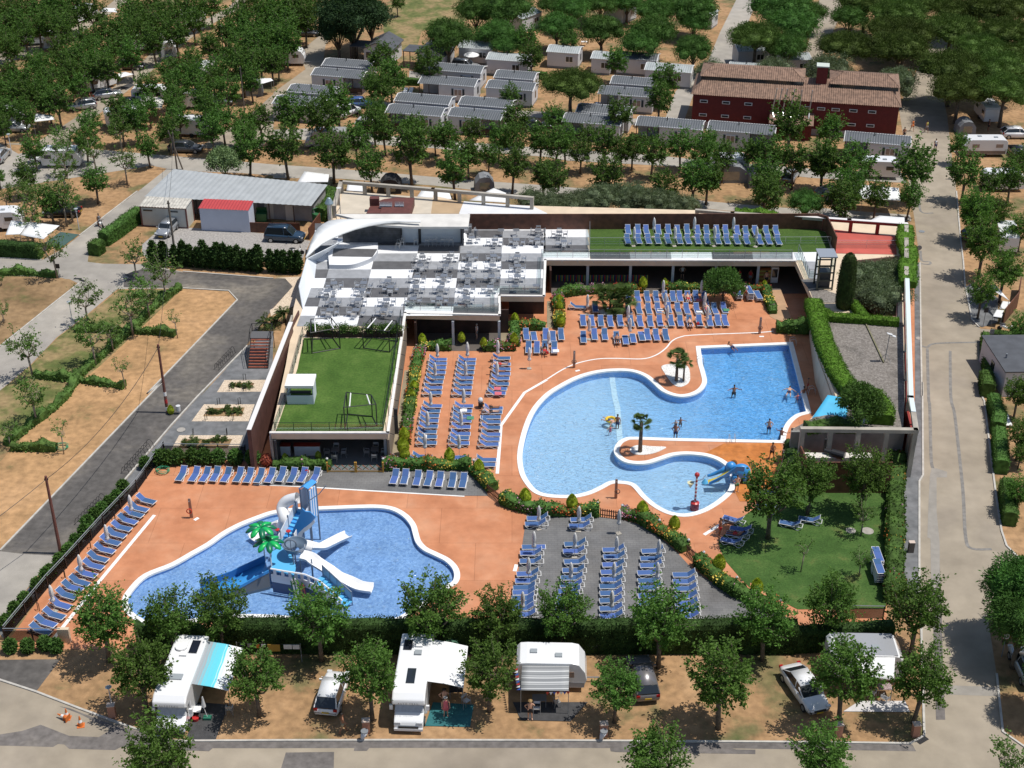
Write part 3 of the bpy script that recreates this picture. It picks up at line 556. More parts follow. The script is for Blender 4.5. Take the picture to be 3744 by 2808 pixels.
# slanting black stays along the west wing edge
A=T(12,(925,405),11,(1065,985)); 
for i in range(9):
    b=MB(); q=A[0]+(A[1]-A[0])*(i/8); b.tube([(q.x-.15,q.y,ZT+.1),(q.x+.55,q.y-.25,ZT+.0)],.03,4); b.tube([(q.x-.15,q.y,ZT+1.1),(q.x-.15,q.y,ZT)],.03,4); b.build('railing_stay',blackm,bt)
for i in range(17):
    b=MB(); A=FRONT[6]+(FRONT[7]-FRONT[6])*(i/16); b.tube([(A.x,A.y,ZT+.1),(A.x+.15,A.y-.5,ZT-.05)],.02,4); b.build('edge_bracket',gsteel,bt)
# covered roof-top bar block with shutters behind the terrace
u0,u1=1035,1530; fl=PL(ZT,11,(u0,447),(u1,440)); ztop=ZT+3.0
fr=PL(ztop,11,(1110,285),(1575,285)); bk=PL(ztop,11,(500,182),(1580,182))
b=MB()
xs=bk[0].x; xe=fr[1].x; yf=fr[0].y; yk=bk[0].y; 
b.prism([(xs,yk),(fr[0].x-3.6,yf+.55),(fr[0].x,yf),(xe,yf),(xe+.1,yk)][::-1],ztop-.25,ztop); b.build('bar_roof',mat('white_roof2',(.60,.585,.55),.8,var=.1,vs=1.5),bt)
b=MB(); yw=P(11,1200,440,ZT).y; xw=P(11,555,440,ZT).x; b.box(((xw+fl[1].x)/2,yw+.12+.9,ZT+1.37),(fl[1].x-xw,.2,2.74)); b.box((fl[1].x+.02,yw+1.1,ZT+1.37),(.22,2.2,2.74)); b.build('bar_wall',slat_mat('charcoal_slats',(.085,.09,.10),.22,.6),bt)
sm=mat('rolled_shutter',(.50,.56,.62),.35,var=.03,vs=.8)
for (a_,c_) in ((1040,1170),(1192,1512)):
    b=MB(); A,B=PL(ZT,11,(a_,440),(c_,440)); b.box(((A.x+B.x)/2,A.y+.85,ZT+1.25),(B.x-A.x,.08,2.4)); b.build('shutter',sm,bt)
b=MB()
for a_ in (1032,1182,1520):
    b=MB(); A=P(11,a_,443,ZT); b.box((A.x,A.y+.75,ZT+1.37),(.14,.14,2.74)); b.build('column',blackm,bt)
# vaulted white stage shell
def arc(tz): return None
fe=[(265,545,1.3),(330,478,1.75),(400,425,2.1),(480,382,2.4),(560,348,2.6),(660,312,2.8),(770,284,2.95),(900,262,3.1),(1030,252,3.2),(1190,254,3.3)]
be=[(262,540,1.35),(300,430,2.0),(335,340,2.4),(365,300,2.6),(400,272,2.8),(450,246,2.95),(520,234,3.05),(650,230,3.15),(850,229,3.2),(1185,246,3.3)]
F_=[P(11,u,v,ZT+z) for u,v,z in fe]; B_=[P(11,u,v,ZT+z) for u,v,z in be]
mid=[(a+c)/2+Vector((0,0,.12)) for a,c in zip(F_,B_)]
shell=MB(); shell.grid([B_,mid,F_]); o=shell.build('stage_shell',mat('white_shell',(.78,.79,.78),.35,var=.02,vs=1),bt,smooth=True); sol=o.modifiers.new('s','SOLIDIFY'); sol.thickness=.14
b=MB(); wl=[P(11,265,548,ZT+1.3),P(11,205,765,ZT+1.15),P(11,238,905,ZT)]; 
b.add([P(11,268,545,ZT+1.3),P(11,207,765,ZT+1.2),P(11,240,955,ZT),P(11,333,700,ZT)],[(0,1,2,3)]); b.add([P(11,272,545,ZT+1.3),P(11,333,700,ZT),P(11,350,560,ZT),P(11,560,400,ZT+1.8)],[(0,1,2,3)]); o=b.build('stage_side_panel',mat('panel_blue_white',(.68,.72,.76),.5),bt); sol=o.modifiers.new('s','SOLIDIFY'); sol.thickness=.08
# raised round stage
st=spline(PL(ZT+.55,11,(450,590),(540,592),(640,588),(720,565),(790,535),(835,490),(845,445)),4,False); bkp=PL(ZT+.55,11,(845,425),(480,425),(440,480))
b=MB(); b.prism([(q.x,q.y) for q in st+bkp],ZT+.0,ZT+.5); b.build('stage',mat('stage_side',(.5,.52,.55),.6),bt)
b=MB(); b.sheet([(q.x,q.y) for q in st+bkp],ZT+.512); b.build('stage_floor',chk[0],bt)
b=MB(); b.sheet(PL(ZT+.52,11,(485,460),(842,465),(800,530),(475,525)),ZT+.518); b.build('stage_floor',chk[2],bt)
# brown slatted screens on the roof
def fence_part(nm,z,h,m,*seq,th=.12):
    q=MB(); wall(q,PL(z,*seq),z,z+h,th); return q.build(nm,m,bt)
fence_part('slat_screen',ZT,1.9,slat,11,(1580,305),21,(0,305),(2180,302)); 
fence_part('slat_screen',ZT,1.9,slat,21,(2180,302),31,(610,325),(683,490))
fence_part('slat_screen',ZT,.5,slat,11,(205,1000),(150,1110))
# side wall of the west wing with rust steel cap
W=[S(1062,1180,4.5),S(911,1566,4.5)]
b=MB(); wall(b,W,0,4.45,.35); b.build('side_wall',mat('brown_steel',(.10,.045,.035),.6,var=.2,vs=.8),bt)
b=MB(); wall(b,W,4.45,4.5,.42); b.build('side_wall_cap',mat('white_cap',(.7,.68,.66),.5),bt)
b=MB(); w2=PL(3.6,11,(150,1010),(60,1300),12,(-100,200)); wall(b,w2,3.3,3.7,.2); b.build('side_wall_beam',concm,bt)
# concrete beam frame round the back and right side
BZ=4.95
def beam(pts,posts,zt=BZ,h=.35,th=.45,zb=ZT,m=None,nm='beam'):
    q=MB(); wall(q,pts,zt-h,zt,th); q.build(nm,m or concm,bt)
    L=[0]
    for a,c in zip(pts,pts[1:]): L.append(L[-1]+(Vector((c.x-a.x,c.y-a.y,0))).length)
    for i in range(posts):
        d=L[-1]*i/(posts-1) if posts>1 else 0; k=0
        while k<len(pts)-2 and d>L[k+1]: k+=1
        t=(d-L[k])/(L[k+1]-L[k]); p=pts[k].lerp(pts[k+1],t); g=pts[k+1]-pts[k]
        r=MB(); r.box((p.x,p.y,(zb+zt-h)/2),(.4,.38,zt-h-zb),rz=math.atan2(g.y,g.x)); r.build('post',m or concm,bt)
        if i<posts-1:
            pass
beam(PL(BZ,11,(490,110),10,(545,1462)),3); beam(PL(BZ,10,(545,1462),(1290,1522),(2090,1592)),9); beam(PL(BZ,21,(1215,145),(1500,168),(1880,192),31,(235,182),(600,212)),6)
beam(PL(BZ,31,(600,212),(1000,240),(1255,258)),4,m=redwall,nm='red_beam'); q=MB(); wall(q,PL(BZ+.05,31,(240,185),(800,225),(1255,256)),BZ-.01,BZ+.05,.5); q.build('beam_cap',mat('white_cap',(.7,.7,.7),.5),bt)
beam(PL(BZ,31,(1262,258),(1262,690),(1290,1659),32,(1318,225),(1340,372)),9); beam(PL(BZ,32,(1335,372),(425,362)),5,zb=0)
q=MB(); wall(q,PL(BZ+.03,31,(1268,695),(1300,1659),32,(1318,222)),BZ-.01,BZ+.04,.42); q.build('beam_cap',mat('pale_cap',(.62,.70,.72),.5),bt)
q=MB(); wall(q,PL(BZ,31,(1262,258),(1262,690),(1290,1659),32,(1318,225),(1340,372)),0,ZT+.1,.2); q.build('red_wall',redwall,bt)
q=MB(); g=PL(ZT,32,(340,395),(1235,395)); wall(q,[g[0],g[1]],0,ZT+.05,.25); q.build('court_wall',mat('grey_wall',(.20,.20,.19),.85,var=.15,vs=1),bt)
q=MB(); ww=PL(ZT+.6,32,(1245,490),(1245,395)); q.box((P(32,1265,700,0).x,(P(32,1265,700,0).y+g[1].y)/2,1.9),(.35,g[1].y-P(32,1265,700,0).y,3.8)); q.build('court_wall',concm,bt)
fence_part('slat_screen',0,3.2,slat,32,(435,890),(1105,890)); fence_part('slat_screen',0,3.2,slat,32,(435,890),(380,760))
q=MB(); 
bz=PL(2.95,32,(432,563),(968,563),(990,606),(450,606)); q.prism([(p.x,p.y) for p in bz][::-1],0,2.95); q.build('plant_room_roof',mat('ribbed_white',(.62,.58,.52),.7,var=.15,vs=.4),bt)
q=MB(); a,c=P(32,600,548,3.2),P(32,760,592,3.2); q.tube([a,a+(c-a)*.35,a+(c-a)*.36,c],[.22,.22,.36,.36],14); q.tube([P(32,598,556,3.0),P(32,598,556,3.0)+Vector((0,0,1.3))],.12,8); q.build('exhaust_pipe',mat('black_pipe',(.02,.02,.022),.4),bt)
# low walls around the sunken garden and lift
wall2=MB(); wall(wall2,GARD,0,ZT-.02,.12,closed=True); wall2.build('garden_wall',mat('pink_wall',(.40,.22,.18),.85,var=.15,vs=1),bt)
b=MB(); b.sheet(GARD,.05); b.build('garden_soil',brown,bt)
# machinery boxes, chimney flue and aerial
# lift tower
lf=thing('lift_tower','glass and steel lift shaft with grey roof beside the clipped cypress','lift tower',P(31,615,795,ZT))
base=P(31,615,795,ZT); zl=ZT+3.9; tp=PL(zl,31,(530,470),(705,530)); wd=tp[1].x-tp[0].x; dp=tp[0].y-tp[1].y; cx=(tp[0].x+tp[1].x)/2-base.x; cy=(tp[0].y+tp[1].y)/2-base.y; zl=3.9
b=MB(); b.box((cx,cy,zl),(wd,dp+.3,.12)); b.build('roof',mat('lift_roof',(.45,.48,.52),.3,metal=.5),lf)
b=MB()
for sx in (-.42,.42):
    for sy in (-.42,.42): b.box((cx+sx*wd,cy+sy*dp,zl/2),(.16,.16,zl))
for z in (.2,1.1,2.0,2.8): 
    b.box((cx,cy-.42*dp,z),(wd*.84,.12,.12)); b.box((cx,cy+.42*dp,z),(wd*.84,.12,.12))
b.build('frame',mat('lift_steel',(.10,.11,.09),.4,metal=.5),lf)
for sg in (-.42,.42): b=MB(); b.box((cx+sg*wd,cy,zl*.75),(.03,dp*.8,zl*.45)); b.build('glass_panel',glassm,lf)
b=MB(); b.box((cx,cy,1.0),(wd*.6,dp*.6,2.0)); b.build('cabin',mat('cabin_dark',(.04,.045,.05),.4),lf)
# rooftop clutter
def simple(nm,label,cat,loc,f,m,rz=0,group=None,**k):
    q=MB(); f(q); o=q.build(nm,m,loc=loc,**k); o.rotation_euler=(0,0,rz); return tag(o,label,cat,group)
p=P(11,460,240,ZT)
t=thing('flue_pipe','wide steel flue with cone cap beside the stage roof','flue',p)
b=MB(); b.lathe([(.28,0),(.28,2.2)],n=14); b.build('pipe',steel,t); b=MB(); b.lathe([(.5,2.2),(.52,2.3),(.2,2.9),(.12,2.95)],n=14); b.build('cap',mat('cap_grey',(.3,.38,.42),.4,metal=.5),t)
p=P(11,545,230,ZT)
t=thing('antenna_mast','thin lattice antenna mast with small dish behind the stage shell','antenna',p)
b=MB(); b.tube([(0,0,0),(0,0,4)],.04,5); b.tube([(-.5,0,0),(-.5,0,3.6)],.03,5); b.tube([(-1.1,0,0),(0,0,1.6)],.025,4); b.build('mast',gsteel,t); b=MB(); b.lathe([(.02,0),(.3,.12)],n=12,c=(0,0,3.9)); b.build('dish',lgrey,t)
bx=mat('brown_box',(.11,.035,.028),.7,var=.15,vs=.6)
A=PL(ZT,11,(755,178),(1100,178)); zt_=ZT+.9
t=thing('service_cabinets','cluster of brown flat-topped cabinets on the beige roof','cabinet',(A[0].x,A[0].y,ZT))
pp=[PL(ZT+.8,11,(750,178),(862,178),(890,62),(790,100)),PL(ZT+1.0,11,(862,178),(1100,178),(1140,50),(985,48),(890,62))]
for q,h in zip(pp,(.8,1.0)):
    b=MB(); b.prism([(x.x-A[0].x,x.y-A[0].y) for x in q],0,h); b.build('cabinet_body',bx,t)
b=MB(); q=P(11,818,100,ZT+.9); b.box((q.x-A[0].x,q.y-A[0].y,1.25),(1.1,.8,.9)); b.build('chimney_box',bx,t)
# ---------------- furniture ----------------
white_pl=mat('white_plastic',(.78,.78,.77),.4)
blue_sl=mat('blue_sling',(.06,.12,.29),.75,rnd=.22,spec=.2)
def lounger(flat=False):
    t=thing('sun_lounger','', 'sun lounger')
    b=MB()
    for s in (-.30,.30):
        b.tube([(0,s,.33),(.12,s,.20),(.30,s,.04),(.42,s,.05),(.75,s,.24),(1.05,s,.26),(1.32,s,.14),(1.45,s,.03),(1.66,s,.03),(1.80,s,.20),(1.92,s,.34)],.028,5)
        b.tube([(0,s,.33),(1.0,s,.33),(1.92,s,.34)],.024,5)
    b.tube([(0,-.30,.33),(0,.30,.33)],.026,5); b.tube([(1.92,-.30,.34),(1.92,.30,.34)],.026,5); b.tube([(1.55,-.30,.33),(1.55,.30,.33)],.02,4)
    b.build('frame',white_pl,t)
    b=MB(); b.box((.60,0,.355),(1.18,.56,.02)); b.build('seat',blue_sl,t)
    b=MB()
    if flat: b.box((1.54,0,.36),(.70,.56,.02))
    else: b.box((1.19+.34*math.cos(R(38)),0,.36+.34*math.sin(R(38))),(.70,.56,.02),ry=-R(38))
    b.build('backrest',blue_sl,t)
    if not flat:
        b=MB(); e=(1.19+.69*math.cos(R(38)),.36+.69*math.sin(R(38)))
        for s in (-.28,.28): b.tube([(e[0],s,e[1]),(e[0]+.02,s,e[1]+.03)],.03,5); b.tube([(1.5,s,.35),(1.45,s,.56)],.012,4)
        b.tube([(1.19,-.28,.36),(e[0],-.28,e[1])],.014,4); b.tube([(1.19,.28,.36),(e[0],.28,e[1])],.014,4); b.tube([(e[0],-.3,e[1]),(e[0],.3,e[1])],.018,4)
        b.build('backrest_frame',white_pl,t)
    return t
NL=[0]; rl=random.Random(7)
def lrow(pos,label,rz,z=0,group=None,flat=(),order='left'):
    """pos: list of head/foot centre points (world) of loungers; rz direction from foot to head"""
    for i,p in enumerate(pos):
        k='lounger_flat' if i in flat else 'lounger'
        a=rz[i] if isinstance(rz,(list,tuple)) else rz
        place(k,(lambda f=(i in flat):lounger(f)),(p.x,p.y,z),a+rl.uniform(-.03,.03),label.format(nth(i)),group); NL[0]+=1
def parasol():
    t=thing('parasol','','parasol')
    b=MB(); b.box((0,0,.04),(.45,.45,.08)); b.build('base',concm,t)
    b=MB(); b.tube([(0,0,.05),(0,0,2.55)],.022,6); b.build('pole',steel,t)
    b=MB(); v=[];rg=random.Random(3)
    rows=[]
    for r_,z in ((.06,1.0),(.17,1.08),(.15,1.25),(.10,1.42),(.13,1.6),(.15,1.9),(.13,2.2),(.09,2.45),(.03,2.62)):
        rows.append([(r_*(1+.28*math.cos(8*2*PI*k/24)+rg.uniform(-.08,.08))*math.cos(2*PI*k/24),r_*(1+.28*math.cos(8*2*PI*k/24)+rg.uniform(-.08,.08))*math.sin(2*PI*k/24),z) for k in range(24)])
    b.loft(rows); b.build('canopy',mat('canvas_white',(.66,.655,.64),.9,var=.06,vs=.2),t,smooth=True)
    b=MB(); b.tube([(.1*math.cos(a),.1*math.sin(a),1.43) for a in [2*PI*k/10 for k in range(10)]],.015,4,closed=True); b.build('strap',white_pl,t)
    return t
def parasols(lst,label,z=0,group='closed white parasols'):
    for i,(t,u,v) in enumerate(lst):
        p=P(t,u,v,z); place('parasol',parasol,(p.x,p.y,z),rl.uniform(0,3),label.format(nth(i)),group,sc=.95+rl.uniform(-.04,.04))
alu=mat('polished_aluminium',(.62,.63,.64),.28,metal=.75)
def table():
    t=thing('bistro_table','','table')
    b=MB(); b.box((0,0,.735),(.7,.7,.025)); b.build('tabletop',mat('table_grey',(.33,.35,.38),.3,metal=.6),t)
    b=MB(); b.tube([(0,0,.03),(0,0,.72)],.035,6)
    for a in range(4): b.tube([(0,0,.06),(.3*math.cos(a*PI/2+.78),.3*math.sin(a*PI/2+.78),.02)],.025,4)
    b.build('pedestal',alu,t); return t
def chair():
    t=thing('aluminium_chair','','chair')
    b=MB()
    for s in (-.24,.24):
        b.tube([(.22,s,0),(.2,s,.43),(.18,s,.64),(-.2,s,.66)],.02,5); b.tube([(-.26,s,0),(-.2,s,.43),(-.26,s,.80)],.02,5)
    b.tube([(-.26,-.24,.80),(-.26,.24,.80)],.02,5); b.build('frame',alu,t)
    b=MB(); b.box((0,0,.44),(.42,.44,.03)); b.build('seat',alu,t)
    b=MB()
    b.box((-.245,0,.70),(.02,.42,.17)); b.build('backrest',alu,t); return t
def stool():
    t=thing('bar_stool','','stool')
    b=MB()
    for sx in (-1,1):
        for sy in (-1,1): b.tube([(.22*sx,.22*sy,0),(.17*sx,.17*sy,.75)],.02,5)
    b.tube([(.2*math.cos(a)*1,.2*math.sin(a),.3) for a in [PI/4+PI/2*k for k in range(4)]],.015,4,closed=True); b.build('frame',alu,t)
    b=MB(); b.box((0,0,.76),(.38,.38,.03)); b.build('seat',alu,t)
    b=MB(); b.tube([(-.18,-.18,.75),(-.2,-.18,1.02),(-.2,.18,1.02),(-.18,.18,.75)],.018,5); b.build('backrest',alu,t); return t
# terrace tables with chairs; (u,v) of each table top on tile 11
TB=[(490,745),(730,742),(925,728),(1205,532),(1428,522),(1585,522),(1780,522),(1972,525),(1185,600),(1393,602),(1577,602),(1775,602),(1975,603),(1162,692),(1380,683),(1575,688),(1765,688),(1972,688),(1152,775),(1350,780),(1565,775),(1752,775),(948,775),(437,808),(718,800),(482,880),(685,880),(915,880),(1130,870),(1343,870),(1560,865),(458,962),(667,962),(892,962),(1590,520-200+60),(1790,395),(1965,392),(2135,388),(2140,310),(1963,315),(1840,315),(1603,375),(1955,770),(2125,765)]
TB.sort(key=lambda q:(round(q[1]/85),q[0]))
rt=random.Random(5); TBs=[q for q in TB if not (q==(1590,380))]
rowsT={}
for q in TBs: rowsT.setdefault(round(q[1]/85),[]).append(q)
keysT=sorted(rowsT)
for ri,k in enumerate(keysT):
    for i,(u,v) in enumerate(sorted(rowsT[k])):
        p=P(11,u,v+18,ZT+.4); lab='%s grey bistro table from the left, %s row back to front on chequered terrace'%(nth(i),nth(ri))
        rz=rt.uniform(-.15,.15); place('table',table,(p.x,p.y,ZT+.004),rz,lab,'bistro tables on the chequered terrace')
        nc=4 if (u,v) not in ((1963,315),(1840,315),(1603,375),(1955,770),(2125,765)) else (2 if v in(375,) else 0)
        for j in range(nc):
            a=rz+j*PI/2+rt.uniform(-.2,.2); d=.62+rt.uniform(-.05,.1)
            sd_=['right','far','left','near'][j]
            place('chair',chair,(p.x+d*math.cos(a),p.y+d*math.sin(a),ZT+.004),a+PI+rt.uniform(-.15,.15),'aluminium chair on the %s side of the %s table, %s terrace row'%(sd_,nth(i),nth(ri)),'aluminium chairs round the terrace tables')
for j,(u,v) in enumerate(((100,330),(135,405))):
    p=P(21,u,v+18,ZT+.4); place('table',table,(p.x,p.y,ZT+.004),0,'%s of two bistro tables beside the roof-top turf'%('rear','front')[j],'bistro tables on the chequered terrace')
    for a_,sd_ in ((0,'right'),(PI/2,'far'),(PI,'left'),(-PI/2,'near')):
        place('chair',chair,(p.x+.66*math.cos(a_),p.y+.66*math.sin(a_),ZT+.004),a_+PI,'aluminium chair on the %s side of the %s table beside the roof-top turf'%(sd_,('rear','front')[j]),'aluminium chairs round the terrace tables')
for i,(u,v) in enumerate(((1010,465),(1040,455),(1050,430),(1152,440),(1243,440),(1272,436),(1308,436),(1368,436),(1405,438),(1440,438))):
    p=P(11,u,v,ZT); place('stool',stool,(p.x,p.y,ZT+.004),-PI/2+rt.uniform(-.3,.3),'aluminium bar stool, %s from the left along the shuttered bar'%nth(i),'bar stools at the shutters')
def chstack():
    t=thing('chair_stack','','stack of chairs')
    b=MB()
    for k in range(9):
        z=.12+k*.13
        for s in (-.24,.24): b.tube([(.2,s,z),(-.22,s,z+.02),(-.25,s,z+.36)],.02,4)
        b.box((0,0,z),(.4,.42,.025)); b.box((-.25,0,z+.3),(.02,.4,.08))
    b.build('stacked_chairs',alu,t); return t
for i,(u,v) in enumerate(((880,178),(912,178),(945,178),(1003,178),(1040,178))):
    p=P(11,u,v,ZT); place('chst',chstack,(p.x,p.y-.3,ZT),-PI/2,'tall stack of aluminium chairs, %s from the left before the brown cabinets'%nth(i),'stacked chairs on the beige roof')
for i,(u,v) in enumerate(((1590,345),(1640,372),(1548,405))):
    p=P(11,u,v,ZT); place('chst',chstack,(p.x,p.y,ZT),-PI/2+i,'stacked aluminium chairs, %s of the group right of the bar'%nth(i),'stacked chairs right of the bar',sc=.8)
# tables under the west wing
for j,(u,v) in enumerate(((498,545),(820,540))):
    p=P(12,u,v,.7); place('table',table,(p.x,p.y,.034),0,'%s bistro table in the shade under the turfed wing'%('left','right')[j],'tables under the wing')
    for a_,sd_ in ((0,'right'),(PI/2,'far'),(PI,'left'),(-PI/2,'near')):
        place('chair',chair,(p.x+.75*math.cos(a_),p.y+.75*math.sin(a_),.034),a_+PI,'chair on the %s side of the %s table under the turfed wing'%(sd_,('left','right')[j]),'chairs under the wing')
# ---------------- loungers ----------------
def pts(t,z,*uv): return [P(t,u,v,z) for u,v in uv]
up_=PI/2
G='sun loungers by the pools'
# roof turf, two rows: foot end (near edge of each lounger)
lrow(pts(21,ZT,*[(u,v) for u,v in ((660,368),(740,366),(810,370),(905,368),(988,366),(1062,372),(1138,364),(1226,372),(1297,370),(1382,372),(1452,370),(1545,374),(1618,378),(1696,376),(1782,376),(1862,374))]),'blue lounger, {} from left in back row on roof-top turf',up_+.02,ZT+.01,G)
lrow(pts(21,ZT,*[(u,v) for u,v in ((660,444),(750,443),(828,443),(905,443),(988,443),(1080,444),(1152,445),(1230,446),(1305,446),(1392,446),(1465,446),(1548,447),(1625,447),(1732,449),(1805,448),(1882,450))]),'blue lounger, {} from left in front row on roof-top turf',up_+.06,ZT+.01,G)
parasols([(21,700,445),(21,1030,445),(21,1350,445),(21,1685,450)],'closed white parasol, {} from left among the front row on roof-top turf',ZT); parasols([(21,860,372),(21,1185,372),(21,1500,372)],'closed white parasol, {} from left against the brown slat screen',ZT)
lrow(pts(21,0,(665,912),(740,912),(818,912),(888,912),(965,910),(1025,912),(1082,910),(1150,912),(1212,908),(1285,915)),'blue lounger, {} from left in row beside the gallery flower beds',up_+.03,.01,G)
lrow(pts(21,0,(395,998),(668,1010),(752,1012),(830,1012),(908,1008),(990,1005),(1070,1010),(1140,1010),(1222,1010),(1305,1008),(1368,1010),(1445,1005)),'blue lounger, {} from left in second row behind the main pool',up_+.05,.01,G)
lrow(pts(21,0,(298,1110),(368,1112),(440,1112),(520,1115),(600,1112),(688,1114),(762,1115),(842,1115),(920,1112),(1012,1110),(1085,1112),(1162,1112),(1240,1110),(1325,1112),(1390,1108),(1452,1108)),'blue lounger, {} from left in third row behind the main pool',up_+.04,.01,G)
lrow(pts(21,0,(298,1245),(388,1222),(472,1222),(572,1248),(640,1258),(702,1245),(772,1228),(822,1224),(892,1226),(970,1226)),'blue lounger, {} from left in front row nearest the main pool',up_+.03,.01,G,flat=(4,5,6))
lrow([P(21,205,955)],'lone blue lounger turned sideways left of the palm cluster',PI,.01,G) if 0 else place('lounger',lounger,tuple(P(21,318,958))[:2]+(.01,),PI-.1,'lone blue lounger turned sideways left of the palm cluster',G)
for i,(u,v) in enumerate(((1558,888),(1648,895),(1722,900))):
    p=P(21,u,v)
    for k in range((3,5,2)[i]): place('lounger_flat',lambda:lounger(True),(p.x,p.y,.01+k*.17),up_+.1,'blue lounger, %s up in the %s stack right of the round tree'%(nth(k),nth(i)),'stacked loungers by the tree')
lrow(pts(11,0,(2050,1222),(2112,1228),21,) if 0 else pts(11,0,(2050,1222),(2112,1228)),'blue lounger, {} of two facing the right end of the arcade',up_+.08,.01,G,flat=(1,))
lrow(pts(21,0,(-10,1222),(52,1245),(118,1222)),'blue lounger, {} from left in group by the corner planter',up_,.01,G)
lrow(pts(11,0,(2062,1328),(2130,1330),(2195,1325)),'blue lounger, {} from left in lower group by the corner planter',up_,.01,G); lrow(pts(21,0,(60,1330)),'blue lounger with white towel at right end of the corner group',up_,.01,G)
# three columns left of the main pool: right (foot) end points
def col(t,lst,label,rz,**k): lrow([P(t,u,v,.3) for u,v in lst],label,rz,.01,G,**k)
c1=[(1400,1355+0),(1400,1390),(1395,1425),(1392,1463),(1380,1503),(1372,1540),(1365,1578),(1362,1625)]
lab='blue lounger, {} from back in %s column west of the main pool, rear block'
col(11,[(1402,1362),(1402,1395),(1396,1430),(1392,1468),(1382,1508),(1372,1545),(1366,1590),(1362,1630)],lab%'left',PI)
col(11,[(1638,1362),(1635,1395),(1628,1432),(1622,1468),(1616,1512),(1612,1548),(1606,1590),(1600,1635)],lab%'middle',PI)
col(11,[(1915,1350),(1918,1400),(1918,1440),(1916,1478),(1908,1515),(1905,1560),(1888,1600),(1878,1635)],lab%'right',PI)
lab='blue lounger, {} from back in %s column west of the main pool, front block'
col(12,[(1362,190),(1348,232),(1340,272),(1335,310),(1330,355),(1320,400),(1322,440),(1320,488)],lab%'left',PI)
col(12,[(1615,190),(1605,232),(1602,275),(1600,310),(1594,360),(1592,415),(1582,450),(1584,490)],lab%'middle',PI)
col(12,[(1855,208),(1850,240),(1838,280),(1838,320),(1835,365),(1836,420),(1830,460),(1822,500)],lab%'right',PI,flat=(2,))
col(12,[(1284,600),(1250,630)],'blue lounger, {} of the left pair by the hedge bed',PI); col(12,[(1565,605)],'blue lounger, {} on its own between the two pairs by the hedge bed',PI,flat=(0,)); col(12,[(1802,625),(1795,665)],'blue lounger, {} of the right pair by the hedge bed',PI)
parasols([(11,1328,1400),(11,1570,1400),(11,1815,1380),(11,1310,1560),(11,1556,1560),(11,1808,1560)],'closed white parasol, {} counted by rows in the rear lounger block'); parasols([(12,1275,250),(12,1540,235),(12,1250,420),(12,1520,420),(12,1228,600),(12,1503,600)],'closed white parasol, {} counted by rows in the front lounger block')
parasols([(11,2068,1435),(21,12,1300),(21,325,1000),(21,340,1200),(21,935,880),(21,1243,880),(21,952,985),(21,1268,990),(21,652,1090),(21,968,1095),(21,1290,1100),(21,668,1200)],'closed white parasol, {} counted from left behind the main pool')
# row facing the splash pool
fv=[(1440,800),(1545,805),(1630,808),(1715,805),(1803,810),(1905,810),(1988,815),(2072,818),(2160,815)]
lrow([P(2,u,v,.2) for u,v in fv]+[P(12,u,v,.2) for u,v in ((40,808),(130,815),(210,812),(312,812))],'blue lounger, {} from left in line behind the splash pool',up_-.18,.01,G)
lrow([P(12,u,v,.2) for u,v in ((962,825),(1048,828),(1150,838),(1238,842),(1332,848),(1435,855),(1522,858))],'blue lounger, {} from left in short line on the slate strip',up_-.12,.01,G)
# slanting row by the left fence: right (foot) end
fl=[(1255,975),(1195,1040),(1155,1085),(1105,1140),(1060,1195),(1015,1250),(970,1310),(925,1375),(870,1445),(835,1505),(778,1570),(722,1640)]
fr3=[(665,230),(618,290),(572,370),(520,450),(452,515),(412,578)]
lrow([P(2,u,v,.25) for u,v in fl]+[P(3,u,v,.25) for u,v in fr3],'blue lounger, {} from far end of the slanting row along the mesh fence',PI-.38,.01,G)
parasols([(2,1075,1110),(2,882,1345),(2,672,1600),(3,445,395)],'closed white parasol, {} from far end of the slanting lounger row')
# slate deck columns: left (foot) end, head to the right
def colr(t,lst,label,**k): lrow([P(t,u,v,.3) for u,v in lst],label,.03,.01,G,**k)
colr(12,[(2050,1100),(2035,1145)],'blue lounger, {} of the back pair, first slate-deck column'); colr(22,[(190,1110),(178,1160)],'blue lounger, {} of the back pair, second slate-deck column')
colr(12,[(2010,1332),(1995,1380),(1992,1445),(1968,1550),(1955,1605)],'blue lounger, {} of the middle run, first slate-deck column',flat=(0,)); colr(13,[(1938,205),(1935,245),(1928,290),(1922,330),(1925,370),(1935,425)],'blue lounger, {} of the front run, first slate-deck column')
colr(22,[(140,1308),(130,1365),(138,1450),(125,1520),(112,1580),(105,1640)],'blue lounger, {} of the middle run, second slate-deck column'); colr(23,[(90,235),(80,290),(70,335),(60,385),(50,440)],'blue lounger, {} of the front run, second slate-deck column')
colr(22,[(450,1355),(455,1410),(448,1475),(435,1535),(435,1595),(425,1650)],'blue lounger, {} of the back run, third slate-deck column'); colr(23,[(428,250),(425,310),(425,375),(428,435)],'blue lounger, {} of the front run, third slate-deck column')
colr(22,[(765,1365),(755,1425),(752,1480),(732,1540),(735,1605)],'blue lounger, {} of the back run, fourth slate-deck column'); colr(23,[(742,205),(738,270),(738,330),(738,390)],'blue lounger, {} of the front run, fourth slate-deck column')
colr(23,[(1018,100),(1018,155),(1028,215),(1032,275),(1035,335),(1040,385),(1042,435)],'blue lounger, {} from back in rightmost slate-deck column')
parasols([(12,2145,1185),(12,2105,1410),(12,2062,1625),(13,2015,440),(22,255,1200),(22,578,1220),(22,222,1410),(22,558,1440),(22,898,1460),(22,190,1655),(22,535,1650),(22,885,1655),(23,160,400),(23,518,440),(23,882,400)],'closed white parasol, {} counted by rows on the slate deck')
